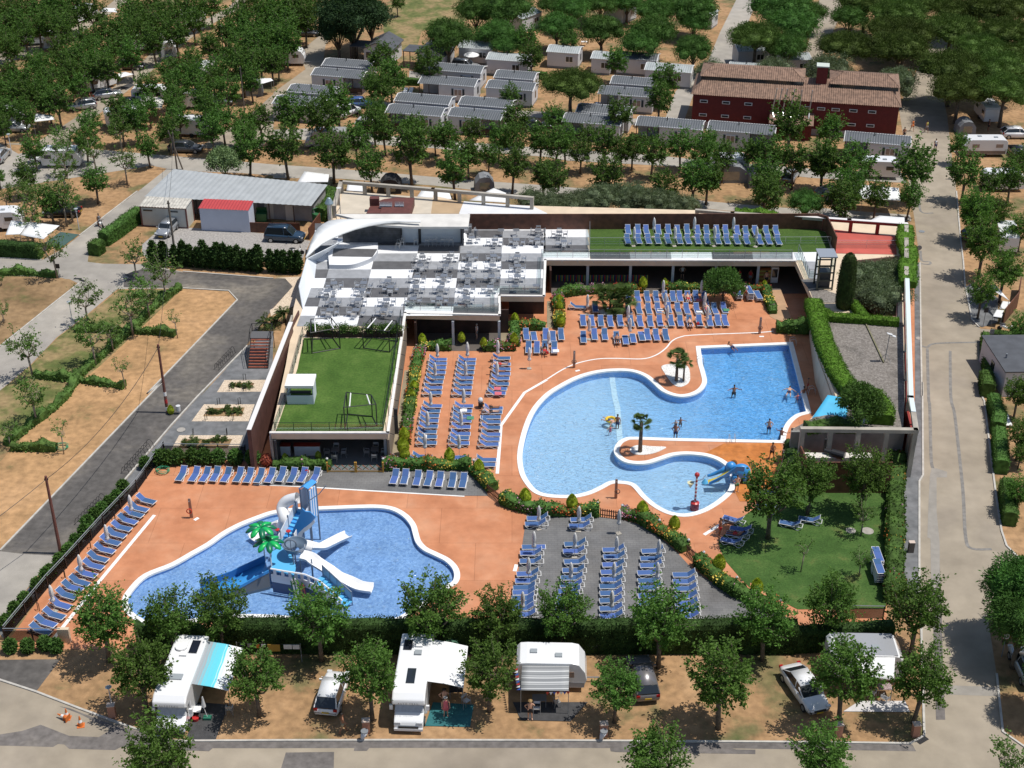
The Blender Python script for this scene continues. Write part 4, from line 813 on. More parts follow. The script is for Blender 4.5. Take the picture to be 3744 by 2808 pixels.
# by the lawn
for i,(t,u,v,a,fz) in enumerate(((22,1425,1085,-.5,0),(22,1480,1175,-.25,0),(22,1450,1215,-.3,0),(22,1405,1265,-.35,0),(22,1820,805,-.3,0),(32,235,1125,-.35,0),(32,390,1095,-.28,0),(22,1720,880,-.2,0),(22,1700,980,-.6,0))):
    p=P(t,u,v,.3); place('lounger',lounger,(p.x,p.y,.02),a,'dark blue lounger, %s of those scattered under the lawn trees'%nth(i),'loungers by the lawn trees')
for j,(u,v) in enumerate(((1035,1540),(1045,1640))):
    p=P(32,u,v)
    for k in range(6): place('lounger_flat',lambda:lounger(True),(p.x,p.y,.02+k*.17),up_,'blue lounger, %s up in the %s stack on the lawn edge'%(nth(k),('far','near')[j]),'stacked loungers on the lawn edge')
# ---------------- pergola frames, kiosk, stairs, railings ----------------
def cube_frame(i,foot,label,tz=2.3,leg=.09):
    """foot: four ground corners in world coordinates (bl,br,fr,fl)"""
    o=sum(foot,Vector())/4; t=thing('pergola_frame',label,'pergola',o,0,'black pergola frames on the turf'); f=[q-o for q in foot]
    for q in f: b=MB(); b.box((q.x,q.y,tz/2),(leg,leg,tz)); b.build('post',blackm,t)
    for k in range(4):
        a,c=f[k],f[(k+1)%4]; b=MB(); b.tube([(a.x,a.y,tz),(c.x,c.y,tz)],.05,4); b.build('top_rail',blackm,t); b=MB(); b.tube([(a.x,a.y,.06),(c.x,c.y,.06)],.045,4); b.build('floor_rail',blackm,t)
    for s in (.18,.82):
        a=f[0].lerp(f[1],s); c=f[3].lerp(f[2],s); b=MB(); b.tube([(a.x,a.y,tz-.02),(c.x,c.y,tz-.02)],.06,5); b.build('roller_blind',white_pl,t)
cube_frame(0,PL(ZT,11,(315,1200+0),(480,1190),(540,1272),(312,1312)),'black pergola frame with rolled white blinds at left end of the turf wing')
cube_frame(1,PL(ZT,11,(800,1185),(1005,1215),(940,1302),(728,1270)),'black pergola frame with rolled white blinds in front of the planters, right side')
cube_frame(2,PL(ZT,12,(600,320-65),(800,275),(838,350),(580,378)),'black pergola frame standing alone near the front railing of the turf')
k0=PL(ZT,12,(115,172),(325,172)); kd=1.9
t=thing('bar_kiosk','small white bar kiosk with fabric roof on the roof-top turf','kiosk',((k0[0].x+k0[1].x)/2,k0[0].y,ZT)); kw=k0[1].x-k0[0].x
b=MB(); b.box((0,.02,.45),(kw,.08,.9)); b.box((-kw/2,kd/2,.45),(.08,kd,.9)); b.box((kw/2,kd/2,.8),(.08,kd,1.6)); b.build('counter',mat('kiosk_blue_white',(.62,.66,.72),.5),t)
for sx in (-1,1):
    for y in (.05,kd): b=MB(); b.box((sx*(kw/2-.03),y,1.0),(.07,.07,2.0)); b.build('post',gsteel,t)
b=MB(); h=kw/2+.12
b.add([(-h,-.15,1.75),(h,-.15,1.75),(h,kd+.15,1.75),(-h,kd+.15,1.75),(-h,-.15,2.02),(h,-.15,2.02),(h,kd+.15,2.02),(-h,kd+.15,2.02),(0,kd/2,2.35)],[(0,1,5,4),(1,2,6,5),(2,3,7,6),(3,0,4,7),(4,5,8),(5,6,8),(6,7,8),(7,4,8)]); b.build('fabric_roof',mat('white_fabric',(.76,.76,.75),.8),t)
b=MB(); b.box((0,.5,1.0),(kw*.8,.4,.1)); b.build('shelf',blackm,t)
# outside stair
t=thing('outdoor_stair','wooden outdoor stair with black railings beside the grey pavement','stairs',P(1,2085,1435)); o=P(1,2085,1435); wd=1.9; rise=1.9; run=2.9
for k in range(10):
    b=MB(); b.box((0,.15+k*run/10,.12+k*rise/10),(wd,.26,.07)); b.build('step',mat('red_wood',(.20,.06,.035),.6,var=.2,vs=.4),t)
b=MB()
for s in (-1,1): b.box((s*(wd/2+.06),run/2,rise/2-.02),(.07,run*1.15,.2),rx=math.atan2(rise,run))
b.build('stringer',blackm,t)
b=MB(); b.box((0,run+.75,rise),(wd+.3,1.5,.1)); b.build('landing',mat('landing_grey',(.10,.10,.105),.8),t)
b=MB()
for s in (-1,1):
    x=s*(wd/2+.1); b.tube([(x,0,.1),(x,0,1.0),(x,run,rise+.95),(x,run+1.5,rise+.95)],.03,5); b.tube([(x,run,rise),(x,run,rise+.95)],.03,5); b.tube([(x,run+1.5,0),(x,run+1.5,rise+.95)],.035,5); b.tube([(x,0,.55),(x,run,rise+.5),(x,run+1.5,rise+.5)],.02,4)
b.tube([(-wd/2-.1,run+1.5,rise+.95),(wd/2+.1,run+1.5,rise+.95)],.03,5); b.build('railing',blackm,t)
# showers
shm=mat('bronze_shower',(.30,.20,.16),.4,metal=.4)
def shower(label,t_,u,v,dx,dy):
    p=P(t_,u,v); t=thing('pool_shower',label,'shower',p); b=MB(); b.box((0,0,.95),(.26,.16,1.95),tap=.8); b.build('column',shm,t)
    b=MB(); b.tube([(0,-.1,1.8),(0,-.25,1.78)],.03,5); b.build('shower_head',steel,t)
    b=MB(); b.tube([(dx*.1+.22*math.cos(a),dy-.12,.75+.22*math.sin(a)) for a in [2*PI*k/14 for k in range(14)]],.045,6,closed=True); b.build('life_ring',mat('ring_red',(.6,.07,.03),.5) if 'orange' in label else shm,t)
shower('bronze shower column on the left terracotta deck with orange ring',2,1550,1090,-1,0); shower('bronze shower column left of the white curved line',21,218,1425,0,0); shower('bronze shower column near the dark hedge by the rectangular pool end',21,1718,1150,0,0); shower('bronze shower column between the two bays of the main pool',22,556,930,1,0); shower('bronze shower column at the fence end beside the orange deck',32,250,690,0,0)
# pool ladders
def ladder(label,t_,u,v,rz,z=0):
    t=thing('pool_ladder',label,'ladder',P(t_,u,v),rz)
    for s in (-.25,.25): b=MB(); b.tube([(s,.35,0),(s,.35,.6),(s,.1,.8),(s,-.25,.7),(s,-.35,0),(s,-.35,-.8)],.025,6); b.build('handrail',steel,t)
    for k in range(2): b=MB(); b.box((0,-.35,-.3-k*.25),(.5,.12,.03)); b.build('step',steel,t)
ladder('steel pool ladder beside the pebble island with two palms',21,1240,1390,PI/2); ladder('steel pool ladder at the back right corner of the main pool',21,1985,1240,-PI/2); ladder('steel pool ladder at the bathers by the right pool edge',32,490,90,-PI/2); ladder('steel pool ladder in the coping above the orange deck',22,1495,475,PI)
# ---------------- trees and plants ----------------
def leafm(name,c,rnd=.22,tr=.28,vs=.5): return mat(name,c,.7,var=.4,vs=vs,rnd=rnd,trans=tr,spec=.12)
mulb=leafm('mulberry_leaves',(.090,.172,.036),tr=.33); mulbd=leafm('mulberry_leaves_dark',(.076,.148,.032)); pinel=leafm('pine_needles',(.07,.112,.024),.3,.12,1.5); darkl=leafm('dark_leaves',(.032,.06,.024),.15,.2,1.2)
willl=leafm('feathery_leaves',(.06,.132,.028),.2,.2,1.2); olivel=leafm('grey_olive_leaves',(.12,.155,.085),.15,.2,.8); cypl=leafm('cypress_leaves',(.032,.055,.014),.1,.08,.5); hedgel=leafm('bright_hedge_leaves',(.085,.17,.02),.1,.2,.35)
dhedge=leafm('dark_hedge_leaves',(.038,.075,.02),.1,.15,.6); shrubl=leafm('shrub_leaves',(.07,.14,.032),.15,.2,.4); goldl=leafm('golden_leaves',(.36,.42,.05),.1,.3,.3); palml=leafm('palm_leaves',(.07,.11,.03),.1,.2,.5); weedl=leafm('weed_leaves',(.10,.18,.045),.15,.3,.6)
palel=leafm('pale_green_leaves',(.17,.24,.11),.1,.2,.5)
bark=mat('bark',(.13,.105,.08),.9,var=.3,vs=.3); barkl=mat('pale_bark',(.27,.23,.18),.9,var=.25,vs=.3)
def leaf(mb,p,d,s,rg,wd=.62):
    """one bent leaf: two quads sharing a midrib"""
    d=d.normalized(); a=Vector((rg.gauss(0,1),rg.gauss(0,1),rg.gauss(0,1))); x=d.cross(a)
    if x.length<1e-4: x=Vector((1,0,0))
    x.normalize(); n=x.cross(d); w_=s*wd*.5; t=p+d*s; m=p+d*(s*.5)
    o=len(mb.v); mb.v.extend([tuple(p),tuple(m+x*w_+n*w_*.4),tuple(t),tuple(m-x*w_+n*w_*.4)]); mb.f.append((o,o+1,o+2)); mb.f.append((o,o+2,o+3)); mb.mi.extend([0,0])
def mulberry_meshes(seed,W=3.4,hc=3.7,shoots=85,lv=30,ls=.24,trunk=.13,up=.25):
    rg=random.Random(seed); tr=MB(); cr=MB(); zf=hc-.5*W
    lean=Vector((rg.uniform(-.2,.2),rg.uniform(-.2,.2),0))
    tr.tube([(0,0,0),lean*.5+Vector((0,0,zf*.5)),lean+Vector((0,0,zf))],[trunk*1.2,trunk*.95,trunk*1.15],7)
    heads=[]
    for k in range(6):
        a=2*PI*k/6+rg.uniform(-.4,.4); r=W*rg.uniform(.18,.30); z=zf+W*rg.uniform(.18,.36); e=lean+Vector((r*math.cos(a),r*math.sin(a),z))
        s0=lean+Vector((0,0,zf-.05)); mid=(s0+e)/2+Vector((math.cos(a)*.12,math.sin(a)*.12,-.08))
        tr.tube([s0,mid,e],[trunk*.6,trunk*.5,trunk*.42],5); heads.append(e)
    C=lean+Vector((0,0,hc))
    for k in range(shoots):
        h=heads[k%len(heads)]
        while 1:
            d=Vector((rg.gauss(0,1),rg.gauss(0,1),rg.gauss(0,1)-.05)).normalized()
            if d.z>-.85: break
        rad=W*.5*rg.uniform(.82,1.12)*(1+.12*math.sin(3*math.atan2(d.y,d.x)+seed)); 
        if d.z>.3: rad*=rg.uniform(.85,1.12+up*.5)
        e=C+Vector((d.x*rad,d.y*rad,d.z*rad*1.12)); bend=(h+e)/2+Vector((rg.uniform(-.2,.2),rg.uniform(-.2,.2),rg.uniform(.0,.3)))
        if k%3==0: tr.tube([h,bend,e],[.03,.02,.008],3)
        for i in range(lv):
            t=rg.uniform(.28,1.0)**.75; p=h*(1-t)**2+bend*2*t*(1-t)+e*t*t; p=p+Vector((rg.gauss(0,.09),rg.gauss(0,.09),rg.gauss(0,.08)))
            ld=Vector((rg.gauss(0,1),rg.gauss(0,1),rg.gauss(-.35,.6)))+(e-h).normalized()*.5; leaf(cr,p,ld,ls*rg.uniform(.6,1.25),rg)
    return tr,cr
def tree_kind(cat,mk,mb_,ml):
    def f():
        tr,cr=mk(); t=thing({'mulberry':'mulberry_tree','sapling':'sapling','stone pine':'stone_pine','broad tree':'broadleaf_tree','olive':'olive_tree'}.get(cat,'tree'),'',cat)
        tr.build('trunk',mb_,t,smooth=True); cr.build('crown',ml,t); return t
    return f
def blob_tree(seed,W,Hh,hc,n,ls,lumps=14,trunk=.3,flat=.7,droop=0,wd=.5):
    """broad crown out of leaf-covered lumps"""
    def mk():
        rg=random.Random(seed); tr=MB(); cr=MB(); base=hc-Hh*.5
        L=[]
        for k in range(lumps):
            a=k*2.4+rg.uniform(-.3,.3); q=math.sqrt((k+.5)/lumps); r=W*.5*q*.78; z=hc+Hh*.5*(math.sqrt(max(0,1-q*q))*.75-.25)+rg.uniform(-.1,.1)*Hh
            s_=W*rg.uniform(.16,.25); L.append((Vector((r*math.cos(a),r*math.sin(a),z)),s_))
        tr.tube([(0,0,0),(rg.uniform(-.2,.2),0,base*.6),(0,0,base+Hh*.1)],[trunk*1.25,trunk,trunk*.8],8)
        for c,s_ in L[::2]: tr.tube([(0,0,base*.85),(c*.5)+Vector((0,0,base*.5+.1)),c],[trunk*.45,trunk*.3,.05],5)
        tot=sum(s*s for c,s in L)
        for c,s_ in L: cr.ball(c,(s_*.62,s_*.62,s_*.62*flat),9,6,.12,rg)
        for c,s_ in L:
            for i in range(int(n*s_*s_/tot)):
                d=Vector((rg.gauss(0,1),rg.gauss(0,1),rg.gauss(.25,1))).normalized(); rr=s_*rg.uniform(.66,1.1)
                if rg.random()<.08: rr*=1.2
                p=c+Vector((d.x*rr,d.y*rr,d.z*rr*flat)); ld=d+Vector((rg.gauss(0,.6),rg.gauss(0,.6),rg.gauss(0,.5)-droop)); leaf(cr,p,ld,ls*rg.uniform(.6,1.3),rg,wd)
        return tr,cr
    return mk
KIND={}
for i in range(5): KIND['m%d'%i]=('mulberry',tree_kind('mulberry',lambda i=i:mulberry_meshes(10+i,shoots=110,lv=46,ls=.19),bark,mulb),3.4)
for i in range(3): KIND['n%d'%i]=('mulberry',tree_kind('mulberry',lambda i=i:mulberry_meshes(40+i,shoots=95,lv=26,ls=.27),bark,mulbd),3.4)
for i in range(2): KIND['y%d'%i]=('mulberry',tree_kind('mulberry',lambda i=i:mulberry_meshes(60+i,W=3.0,hc=3.5,shoots=34,lv=26,ls=.22,trunk=.09,up=.5),barkl,weedl),3.0)
KIND['s']=('sapling',tree_kind('sapling',lambda:mulberry_meshes(77,W=1.5,hc=2.5,shoots=14,lv=16,ls=.15,trunk=.045,up=.6),barkl,weedl),1.5)
for i in range(3): KIND['p%d'%i]=('stone pine',tree_kind('stone pine',blob_tree(80+i,9.5,3.0,6.0,20000,.30,34,.28,.62,-.6,.32),bark,pinel),9.5)
for i in range(2): KIND['b%d'%i]=('broad tree',tree_kind('broad tree',blob_tree(90+i,8.5,8,6.0,15000,.34,26,.35,.85,.2),bark,darkl),8.5)
for i in range(3): KIND['w%d'%i]=('broad tree',tree_kind('broad tree',blob_tree(100+i,7.2,5.2,4.6,10000,.34,18,.25,.8,.7,.28),bark,willl),7.2)
for i in range(2): KIND['o%d'%i]=('olive',tree_kind('olive',blob_tree(110+i,5.2,3.6,2.6,9000,.20,16,.15,.85,0,.35),barkl,olivel),5.2)
KIND['g']=('round tree',tree_kind('round tree',blob_tree(130,3.4,2.8,2.0,7000,.2,14,.1,.95,.1),bark,shrubl),3.4)
KIND['r']=('round tree',tree_kind('round tree',blob_tree(120,4.4,3.9,3.2,6500,.27,16,.14,1.0,.3),bark,palel),4.4)
rtree=random.Random(9); NT=[0]
def trees(t,lst,label,kinds,group,zc=1.08,z=0,wmul=1.0):
    """lst of (u,v,w[,bu,bv]): crown centre, crown width in reference units and, where seen, the foot of the trunk"""
    items=[]
    for q in lst:
        u,v,w_=q[:3]; sy=Y0[t%10]+v*KS; W=w_*KS/px_scale(sy,3)*wmul; W=W*(px_scale(sy,3)/px_scale(sy,zc*W))
        if len(q)>4: p=P(t,q[3],q[4],z)
        else: p=P(t,u,v,z+zc*W); p.z=z
        items.append((p,W,q[0]))
    for i,(p,W,u) in enumerate(items):
        k=rtree.choice(kinds); c,bld,w0=KIND[k]; s=W/w0*1.04; hz=1.0
        place('tree_'+k,bld,tuple(p),rtree.uniform(0,6.28),label.format(nth(i)),group,sc=(s,s,s*rtree.uniform(.94,1.06))); NT[0]+=1
MN=['m0','m1','m2','m3','m4']; MF=['n0','n1','n2']; MY=['y0','y1']
GM='mulberry trees in bands over the campsite'
trees(3,[(780,480,470,880,800),(1140,860,470,1190,1200),(1360,430,400),(1760,430,430,1810,720),(2050,950,430,2100,1240),(1270,1540,540)],'leafy mulberry, {} from the left on the front pitches, left part',MN,GM)
trees(13,[(340,490,480,390,795),(770,940,450,800,1270),(1270,470,490,1290,760),(1710,900,440,1745,1200),(1790,440,390,1810,740)],'leafy mulberry, {} among the front pitches between the three motor homes',MN,GM)
trees(23,[(100,430,390,120,730),(880,570,490,900,850),(510,960,380,545,1290),(1390,1040,540,1385,1340),(1720,530,440,1740,790),(880,1580,520)],'leafy mulberry, {} among the front pitches right of the caravan with striped awning',MN,GM)
trees(33,[(570,340,400,620,660),(1310,450,480,1295,745),(690,960,520,715,1300),(1330,1010,450,1315,1295),(600,1530,450)],'leafy mulberry, {} around the silver roofed caravan at the corner',MN,GM)
trees(22,[(1720,970,470,1785,1260),(2090,860,360,2105,1065)],'lawn mulberry, {} of the two beside the shaded loungers',MN,GM)
trees(32,[(890,840,370,880,1055)],'lawn mulberry in front of the brown slat fence, right one',MN,GM); trees(32,[(905,1090,200,892,1235),(883,1300,170,878,1568)],'slender lawn tree, {} of two in line by the round covers',MY,GM); trees(32,[(412,1275,150,405,1532)],'thin sapling alone on the lawn',['s'],GM)
trees(1,[(1095,550,215,1105,712),(1320,650,270,1345,882),(1170,800,240,1207,1012),(1050,920,270,1075,1165),(670,870,245,712,1075),(740,1180,265,775,1405),(880,1130,190,915,1290),(230,1250,270,267,1505)],'young mulberry, {} on the grass plots between the two left roads',MY,GM)
trees(2,[(190,80,270,298,330),(40,290,150,82,512)],'young mulberry, {} of two at the left photo edge below the plots',MY,GM)
trees(1,[(430,540,240,465,700),(235,60,200,272,240),(240,300,225,270,405),(520,70,240,542,280),(25,590,60,15,760),(20,860,120,32,1068),(770,560-60,0.1)][:6],'young mulberry, {} on the pitches left of the diagonal road',MY,GM)
trees(1,[(1440,970,110,1437,1188),(990,1400,130,1020,1600)],'bare thin sapling, {} on the sandy plot by the asphalt road',['s'],GM); trees(2,[(450,385,140,517,578)],'sapling by the coiled green hose at plot edge',['s'],GM)
# dense planting, far left
A1=[(60,60,210),(200,40,220),(330,110,220),(480,50,230),(620,60,220),(740,90,220),(560,130,200),(420,190,220),(300,200,210),(150,170,220),(40,200,200),(510,230,210),(200,280,190),(60,330,200),(90,400,200),(-60,120,230),(-60,280,230),(120,110,200),(400,20,220)]
A2=[(700,290,210),(980,200,220),(860,250,200),(1100,130,220),(1230,60,220),(1350,110,220),(1480,60,220),(1600,60,200),(1100,270,220),(1240,330,210),(1420,250,240),(1290,210,220),(1000,330,210),(860,380,220),(690,380,200),(500,400,220),(1700,30,200),(1560,170,200),(1180,180,200),(1060,60,200)]
A3=[(280,500,210),(480,500,200),(650,470,220),(800,500,220),(1060,440,220),(860,560,230),(560,600,220),(430,660,220),(250,640,220),(80,620,220),(640,690,200),(200,760,220),(60,740,220),(460,800,250),(40,880,200),(190,930,200),(20,1030,150),(340,560,200),(740,570,200),(330,740,210),(-70,700,220),(-60,900,220),(130,680,200),(560,500,200),(390,830,190)]
A4=[(1370,560,220),(1180,680,200),(1550,480,200),(1410,680,240),(1560,640,220),(1640,750,220),(1390,790,200),(1830,700,240),(1770,560,220),(1960,540,260),(1900,400,240),(2060,380,240),(2030,640,200),(1690,350,210),(1820,250,220),(1900,170,240),(2050,200,240),(2150,130,220),(2180,300,220),(2120,30,220),(1990,70,200),(2100,490,220),(2200,500,200),(1980,290,210),(1720,640,200),(1480,570,200)]
A5=[(950,860,210),(1200,860,180),(1090,950,230),(980,1000,200),(720,980,190),(1360,1040,220),(1440,940,200),(1420,870,180),(1700,880,250),(1720,1050,220),(1800,970,220),(1960,1000,210),(2100,950,220),(2000,1190,270),(1980,1080,200)]
for L_,lb in ((A1,'mulberry, {} of the dense rows in the top left corner'),(A2,'mulberry, {} of the dense rows along the top, left of the large dark trees'),(A3,'mulberry, {} in the crowded block above the left hand caravans'),(A4,'mulberry, {} in the crowded block below the thin grey lamp post'),(A5,'mulberry, {} around the white roofed caravans above the black estate car')):
    trees(0,L_,lb,MF,GM,wmul=.93)
trees(0,[(490,1100,210),(680,1120,210),(260,1230,200,300,1385),(500,1230,200),(770,1240,200,780,1390),(980,1290,210,1030,1495),(970,1150,190,990,1240),(1190,1160,190,1215,1355),(210,1400,200),(480,1400,220,530,1580),(760,1460,210,795,1650),(180,1530,200),(400,1600,230),(30,1390,110,5,1530),(40,1590,130),(560,1620,180)],'young mulberry, {} on the dry pitches around the left hand caravan',MY+['n0'],GM)
trees(10,[(60,60,220),(180,100,240),(330,60,200),(100,200,230),(20,310,200),(120,420,220,118,570),(250,160,210),(70,340,200),(150,10,200),(30,470,180),(-10,150,200)],'mulberry, {} above the sandy road bend left of the dark trees',MF,GM)
trees(10,[(640,170,500),(520,280,330)],'large dark broadleaf tree, {} of the clump beside the dry meadow',['b0','b1'],'large dark trees',zc=.62); trees(10,[(790,200,300)],'large dark broadleaf tree at right of the clump by the meadow',['b1'],'large dark trees',zc=.62)
trees(10,[(880,450,230),(950,600,240),(870,710,230),(1240,510,220),(520,810,260),(820,880,190),(780,660,160),(1920,540+230,160),(2050,330,200),(2095,450,200),(1000,20,110)],'small green tree, {} among the grey roofed mobile homes',MF,GM)
trees(10,[(1370,250,390,1420,560),(1760,290,330,1800,480),(1640,120,330),(1880,100,420),(1900,380,260)],'feathery green tree, {} behind the mobile homes by the meadow',['w0','w1','w2'],'feathery trees behind the mobile homes',zc=.62)
trees(10,[(110,1020,270,160,1180),(390,1010,270,395,1220),(630,1110,230,680,1330),(820,980,200,828,1190),(890,1040,210,908,1260),(1100,1090,200,1118,1250),(1180,1110,210,1165,1290),(1300,1010,160,1312,1262),(1400,1060,220,1400,1320),(1610,1090,190,1615,1255),(1725,1190,170,1737,1412),(1790,1050,180,1820,1295),(1950,1130,210,1940,1338),(2140,1110,220,2155,1335),(1910,930,230,1960,1180)],'lollipop shaped mulberry, {} from left in the upper roadside band',MF,GM)
trees(10,[(130,1250,290,120,1455),(480,1270,300,490,1485),(770,1395,240,800,1560),(1070,1340,330,1120,1500),(1550,1310,220,1580,1450),(1480,1440,270,1470,1620),(1920,1420,250,1930,1570),(2130,1440,210,2180,1600)],'lollipop shaped mulberry, {} from left in the lower band behind the concrete frame',MF,GM)
trees(20,[(200,110,280),(80,230,300),(430,60,260),(440,250,340),(870,130,300),(860,290,370),(960,60,260),(1200,80,380),(1190,200,240),(1200,340,310,1175,600),(760,390,300),(650,20,280),(60,60,260),(300,20,240)],'feathery green tree, {} in the mass right of the meadow',['w0','w1','w2'],'feathery trees in the top middle',zc=.62)
trees(20,[(190,340,150),(560,480,190),(920,760,230,940,880),(870,900,230,900,1010),(600,970,220,585,1130),(40,930,180)],'small green tree, {} next to the mobile homes left of the red building',MF,GM)
trees(20,[(215,660,470,190,975),(1640,280,430,1667,580)],'dark umbrella pine, {} of two standing clear among the mobile homes',['p0','p1'],'umbrella pines',zc=.72)
trees(20,[(1950,90,420),(1990,230,400),(1800,50,330),(2130,130,260)],'bushy green tree, {} between the two far roads',['w0','w1'],'bushy trees behind the red building',zc=.6); trees(20,[(1940,420,330)],'bright green rounded tree behind the red building, left of the far road',['w2'],'bushy trees behind the red building',zc=.6)
trees(20,[(1320,615,260),(1820,610,300)],'grey green olive bush, {} behind the red building roof',['o0','o1'],'olive bushes',zc=.45)
trees(20,[(60,1200,220,70,1370),(160,1100,200,148,1330),(270,1200,180,268,1402),(470,1150,220,475,1380),(595,1260,180,600,1400),(680,1150,190,685,1380),(850,1200,240,838,1450),(1060,1200,220,1075,1375),(1220,1290,200,1235,1420),(1280,1180,180,1290,1330),(1420,1230,210,1412,1480),(1590,1280,200,1625,1420),(1760,1270,250,1790,1480),(1900,1100,310,1930,1290),(1950,1270,240,1978,1535),(2185,1300,230,2210,1540),(330,1080,150)],'lollipop shaped mulberry, {} from left in the roadside band before the red building',MF,GM)
trees(20,[(60,1450,230),(500,1420,260),(940,1520,220),(1190,1440,260),(1310,1560,260,1285,1659),(1770,1550,270,1750,1659)],'lollipop shaped mulberry, {} from left in the lower band above the olive thicket',MF,GM)
trees(30,[(620,1100,230,628,1265),(570,1310,280,570,1545),(850,1310,290),(1220,1370,340,1280,1640),(740,1590,280),(130,1570,260)],'mulberry, {} around the white marquee beside the avenue',MF,GM)
trees(30,[(1690,1170,160),(1750,1370,260),(1960,1450,200),(2120,1420,220),(2180,1300,200)],'mulberry, {} on the right side of the avenue near the beige caravan',MF,GM)
PN=['p0','p1','p2']
trees(30,[(770,400,440),(1200,420,480),(1180,140,430),(1150,240,420),(1620,240,490),(1700,110,400),(2010,80,520),(2060,290,430),(1400,30,420),(1640,560,520),(1980,560,500),(1690,740,450),(2060,760,470),(2170,440,320),(940,20,460),(1250,320,440),(1850,400,400)],'dark stone pine, {} in the pine wood at the top right',PN,'stone pines of the wood',zc=.62,wmul=.97)
trees(30,[(800,190,290),(1260,30,260)],'light green broad tree, {} of two before the pine wood',['w0','w2'],'light green trees',zc=.55)
trees(30,[(620,590,370),(780,640,200),(1180,680,330)],'grey olive tree, {} between red building and pine wood',['o0','o1'],'olive trees behind the red building',zc=.5)
trees(31,[(1810,140,260),(1990,200,220,1955,380),(1810,270,260,1780,430),(2140,200,210,2160,490),(1870,560,330,1840,700),(2080,620,280,2010,900),(1860,810,230,1835,1030),(2190,1100,200)],'mulberry, {} from top along the right side of the avenue',MN,GM)
trees(31,[(120,40,220,110,150),(780,90,270,760,215),(970,160,220,990,240),(1255,170,200,1260,230)],'mulberry, {} between the back road and the red roof terrace',MF,GM)
trees(31,[(440,150,280)],'spreading green shrub tree over the back wall by the slat screen',['w1'],'feathery trees',zc=.4)
trees(32,[(2170,80,230),(2190,420,230),(2180,860,220),(2190,560,150)],'dense dark tree, {} from top at the right photo edge',MN,GM)
for i in range(2): KIND['t%d'%i]=('broad tree',tree_kind('broad tree',blob_tree(140+i,5.0,6.0,5.0,13000,.34,20,.22,1.25,.3,.28),bark,willl),5.0)
trees(33,[(1960,120,480,2060,640),(2080,300,460,2120,850),(2190,60,460,2260,600)],'tall feathery tree, {} from left in the clump shading the avenue',['t0','t1'],'feathery trees by the avenue')
trees(33,[(2380,900,420,2360,1240)],'tree just outside the right edge near the speed sign',['t0'],'feathery trees by the avenue')
trees(33,[(2080,1560,300)],'loose young tree at the bottom right corner',MY,GM)
trees(0,[(1810,1310,260)],'pale green ball shaped tree behind the grey shed roof',['r'],None,zc=.75)
trees(21,[(1445,770,290,1420,900)],'round light green tree between the back loungers and flower bed',['g'],None)
# olives behind the roof screen and beside the lift
trees(21,[(-120,90,260),(60,110,300),(250,90,320),(450,60,330),(650,60,330),(840,90,330),(1020,110,300),(1130,120,200)],'grey green olive, {} from left in the thicket behind the brown screen',['o0','o1'],'olives behind the screen',zc=.55,wmul=1.05)
trees(31,[(950,570,400),(1150,540,380),(1060,730,400),(900,720,300),(1150,700,330),(1020,640,380)],'grey green olive, {} of the clump in the sunken garden by the lift',['o0','o1'],'olives by the lift',zc=.95)
# clipped column cypress
def leafy(mb,pt,nrm,s,rg,wd=.5): leaf(mb,pt,nrm*.6+Vector((rg.gauss(0,.6),rg.gauss(0,.6),rg.gauss(.1,.6))),s,rg,wd)
def leaf_lathe(name,label,cat,p,prof,m,ls,n,core,seed=1,group=None,sc=1):
    rg=random.Random(seed); b=MB(); Z=[z for r,z in prof]
    def rad(z):
        for (r0,z0),(r1,z1) in zip(prof,prof[1:]):
            if z0<=z<=z1: return r0+(r1-r0)*(z-z0)/(z1-z0+1e-9)
        return 0
    b.m=0; b.lathe([(max(.01,r*.93),z) for r,z in prof],n=14)
    for i in range(n):
        z=rg.uniform(Z[0],Z[-1]); a=rg.uniform(0,2*PI); r=rad(z); nn=Vector((math.cos(a),math.sin(a),.3 if z>Z[-1]*.7 else 0)); leafy(b,Vector((r*math.cos(a)*.93,r*math.sin(a)*.93,z)),nn,ls*rg.uniform(.6,1.2),rg)
    o=b.build(name,m,loc=p); return tag(o,label,cat,group)
leaf_lathe('column_cypress','tall clipped dark cypress column beside the glass lift','cypress',P(31,752,940,ZT),[(.75,.05),(.95,.8),(.95,3),(.85,4.6),(.7,5.5),(.4,6.0),(.02,6.2)],cypl,.12,5200,cypl)
def topiary(seed=5):
    rg=random.Random(seed); b=MB(); prof=[(.22,0),(.42,.25),(.45,.5),(.36,.8),(.18,1.05),(.02,1.2)]
    b.lathe([(r*.9,z) for r,z in prof],n=12)
    for i in range(900):
        k=rg.randrange(len(prof)-1); t=rg.random(); r=prof[k][0]*(1-t)+prof[k+1][0]*t; z=prof[k][1]*(1-t)+prof[k+1][1]*t; a=rg.uniform(0,6.28)
        leaf(b,Vector((r*.88*math.cos(a),r*.88*math.sin(a),z)),Vector((math.cos(a)*.6,math.sin(a)*.6,1+rg.gauss(0,.4))),.10,rg)
    o=b.build('topiary_cone',goldl); return tag(o,'','topiary')
def topi(lst,label,group='clipped cone shrubs',sc=1.0,z=.35):
    for i,(t,u,v) in enumerate(lst):
        p=P(t,u,v); place('topiary',topiary,(p.x,p.y,z),i,label.format(nth(i)),group,sc=sc*rtree.uniform(.9,1.15))
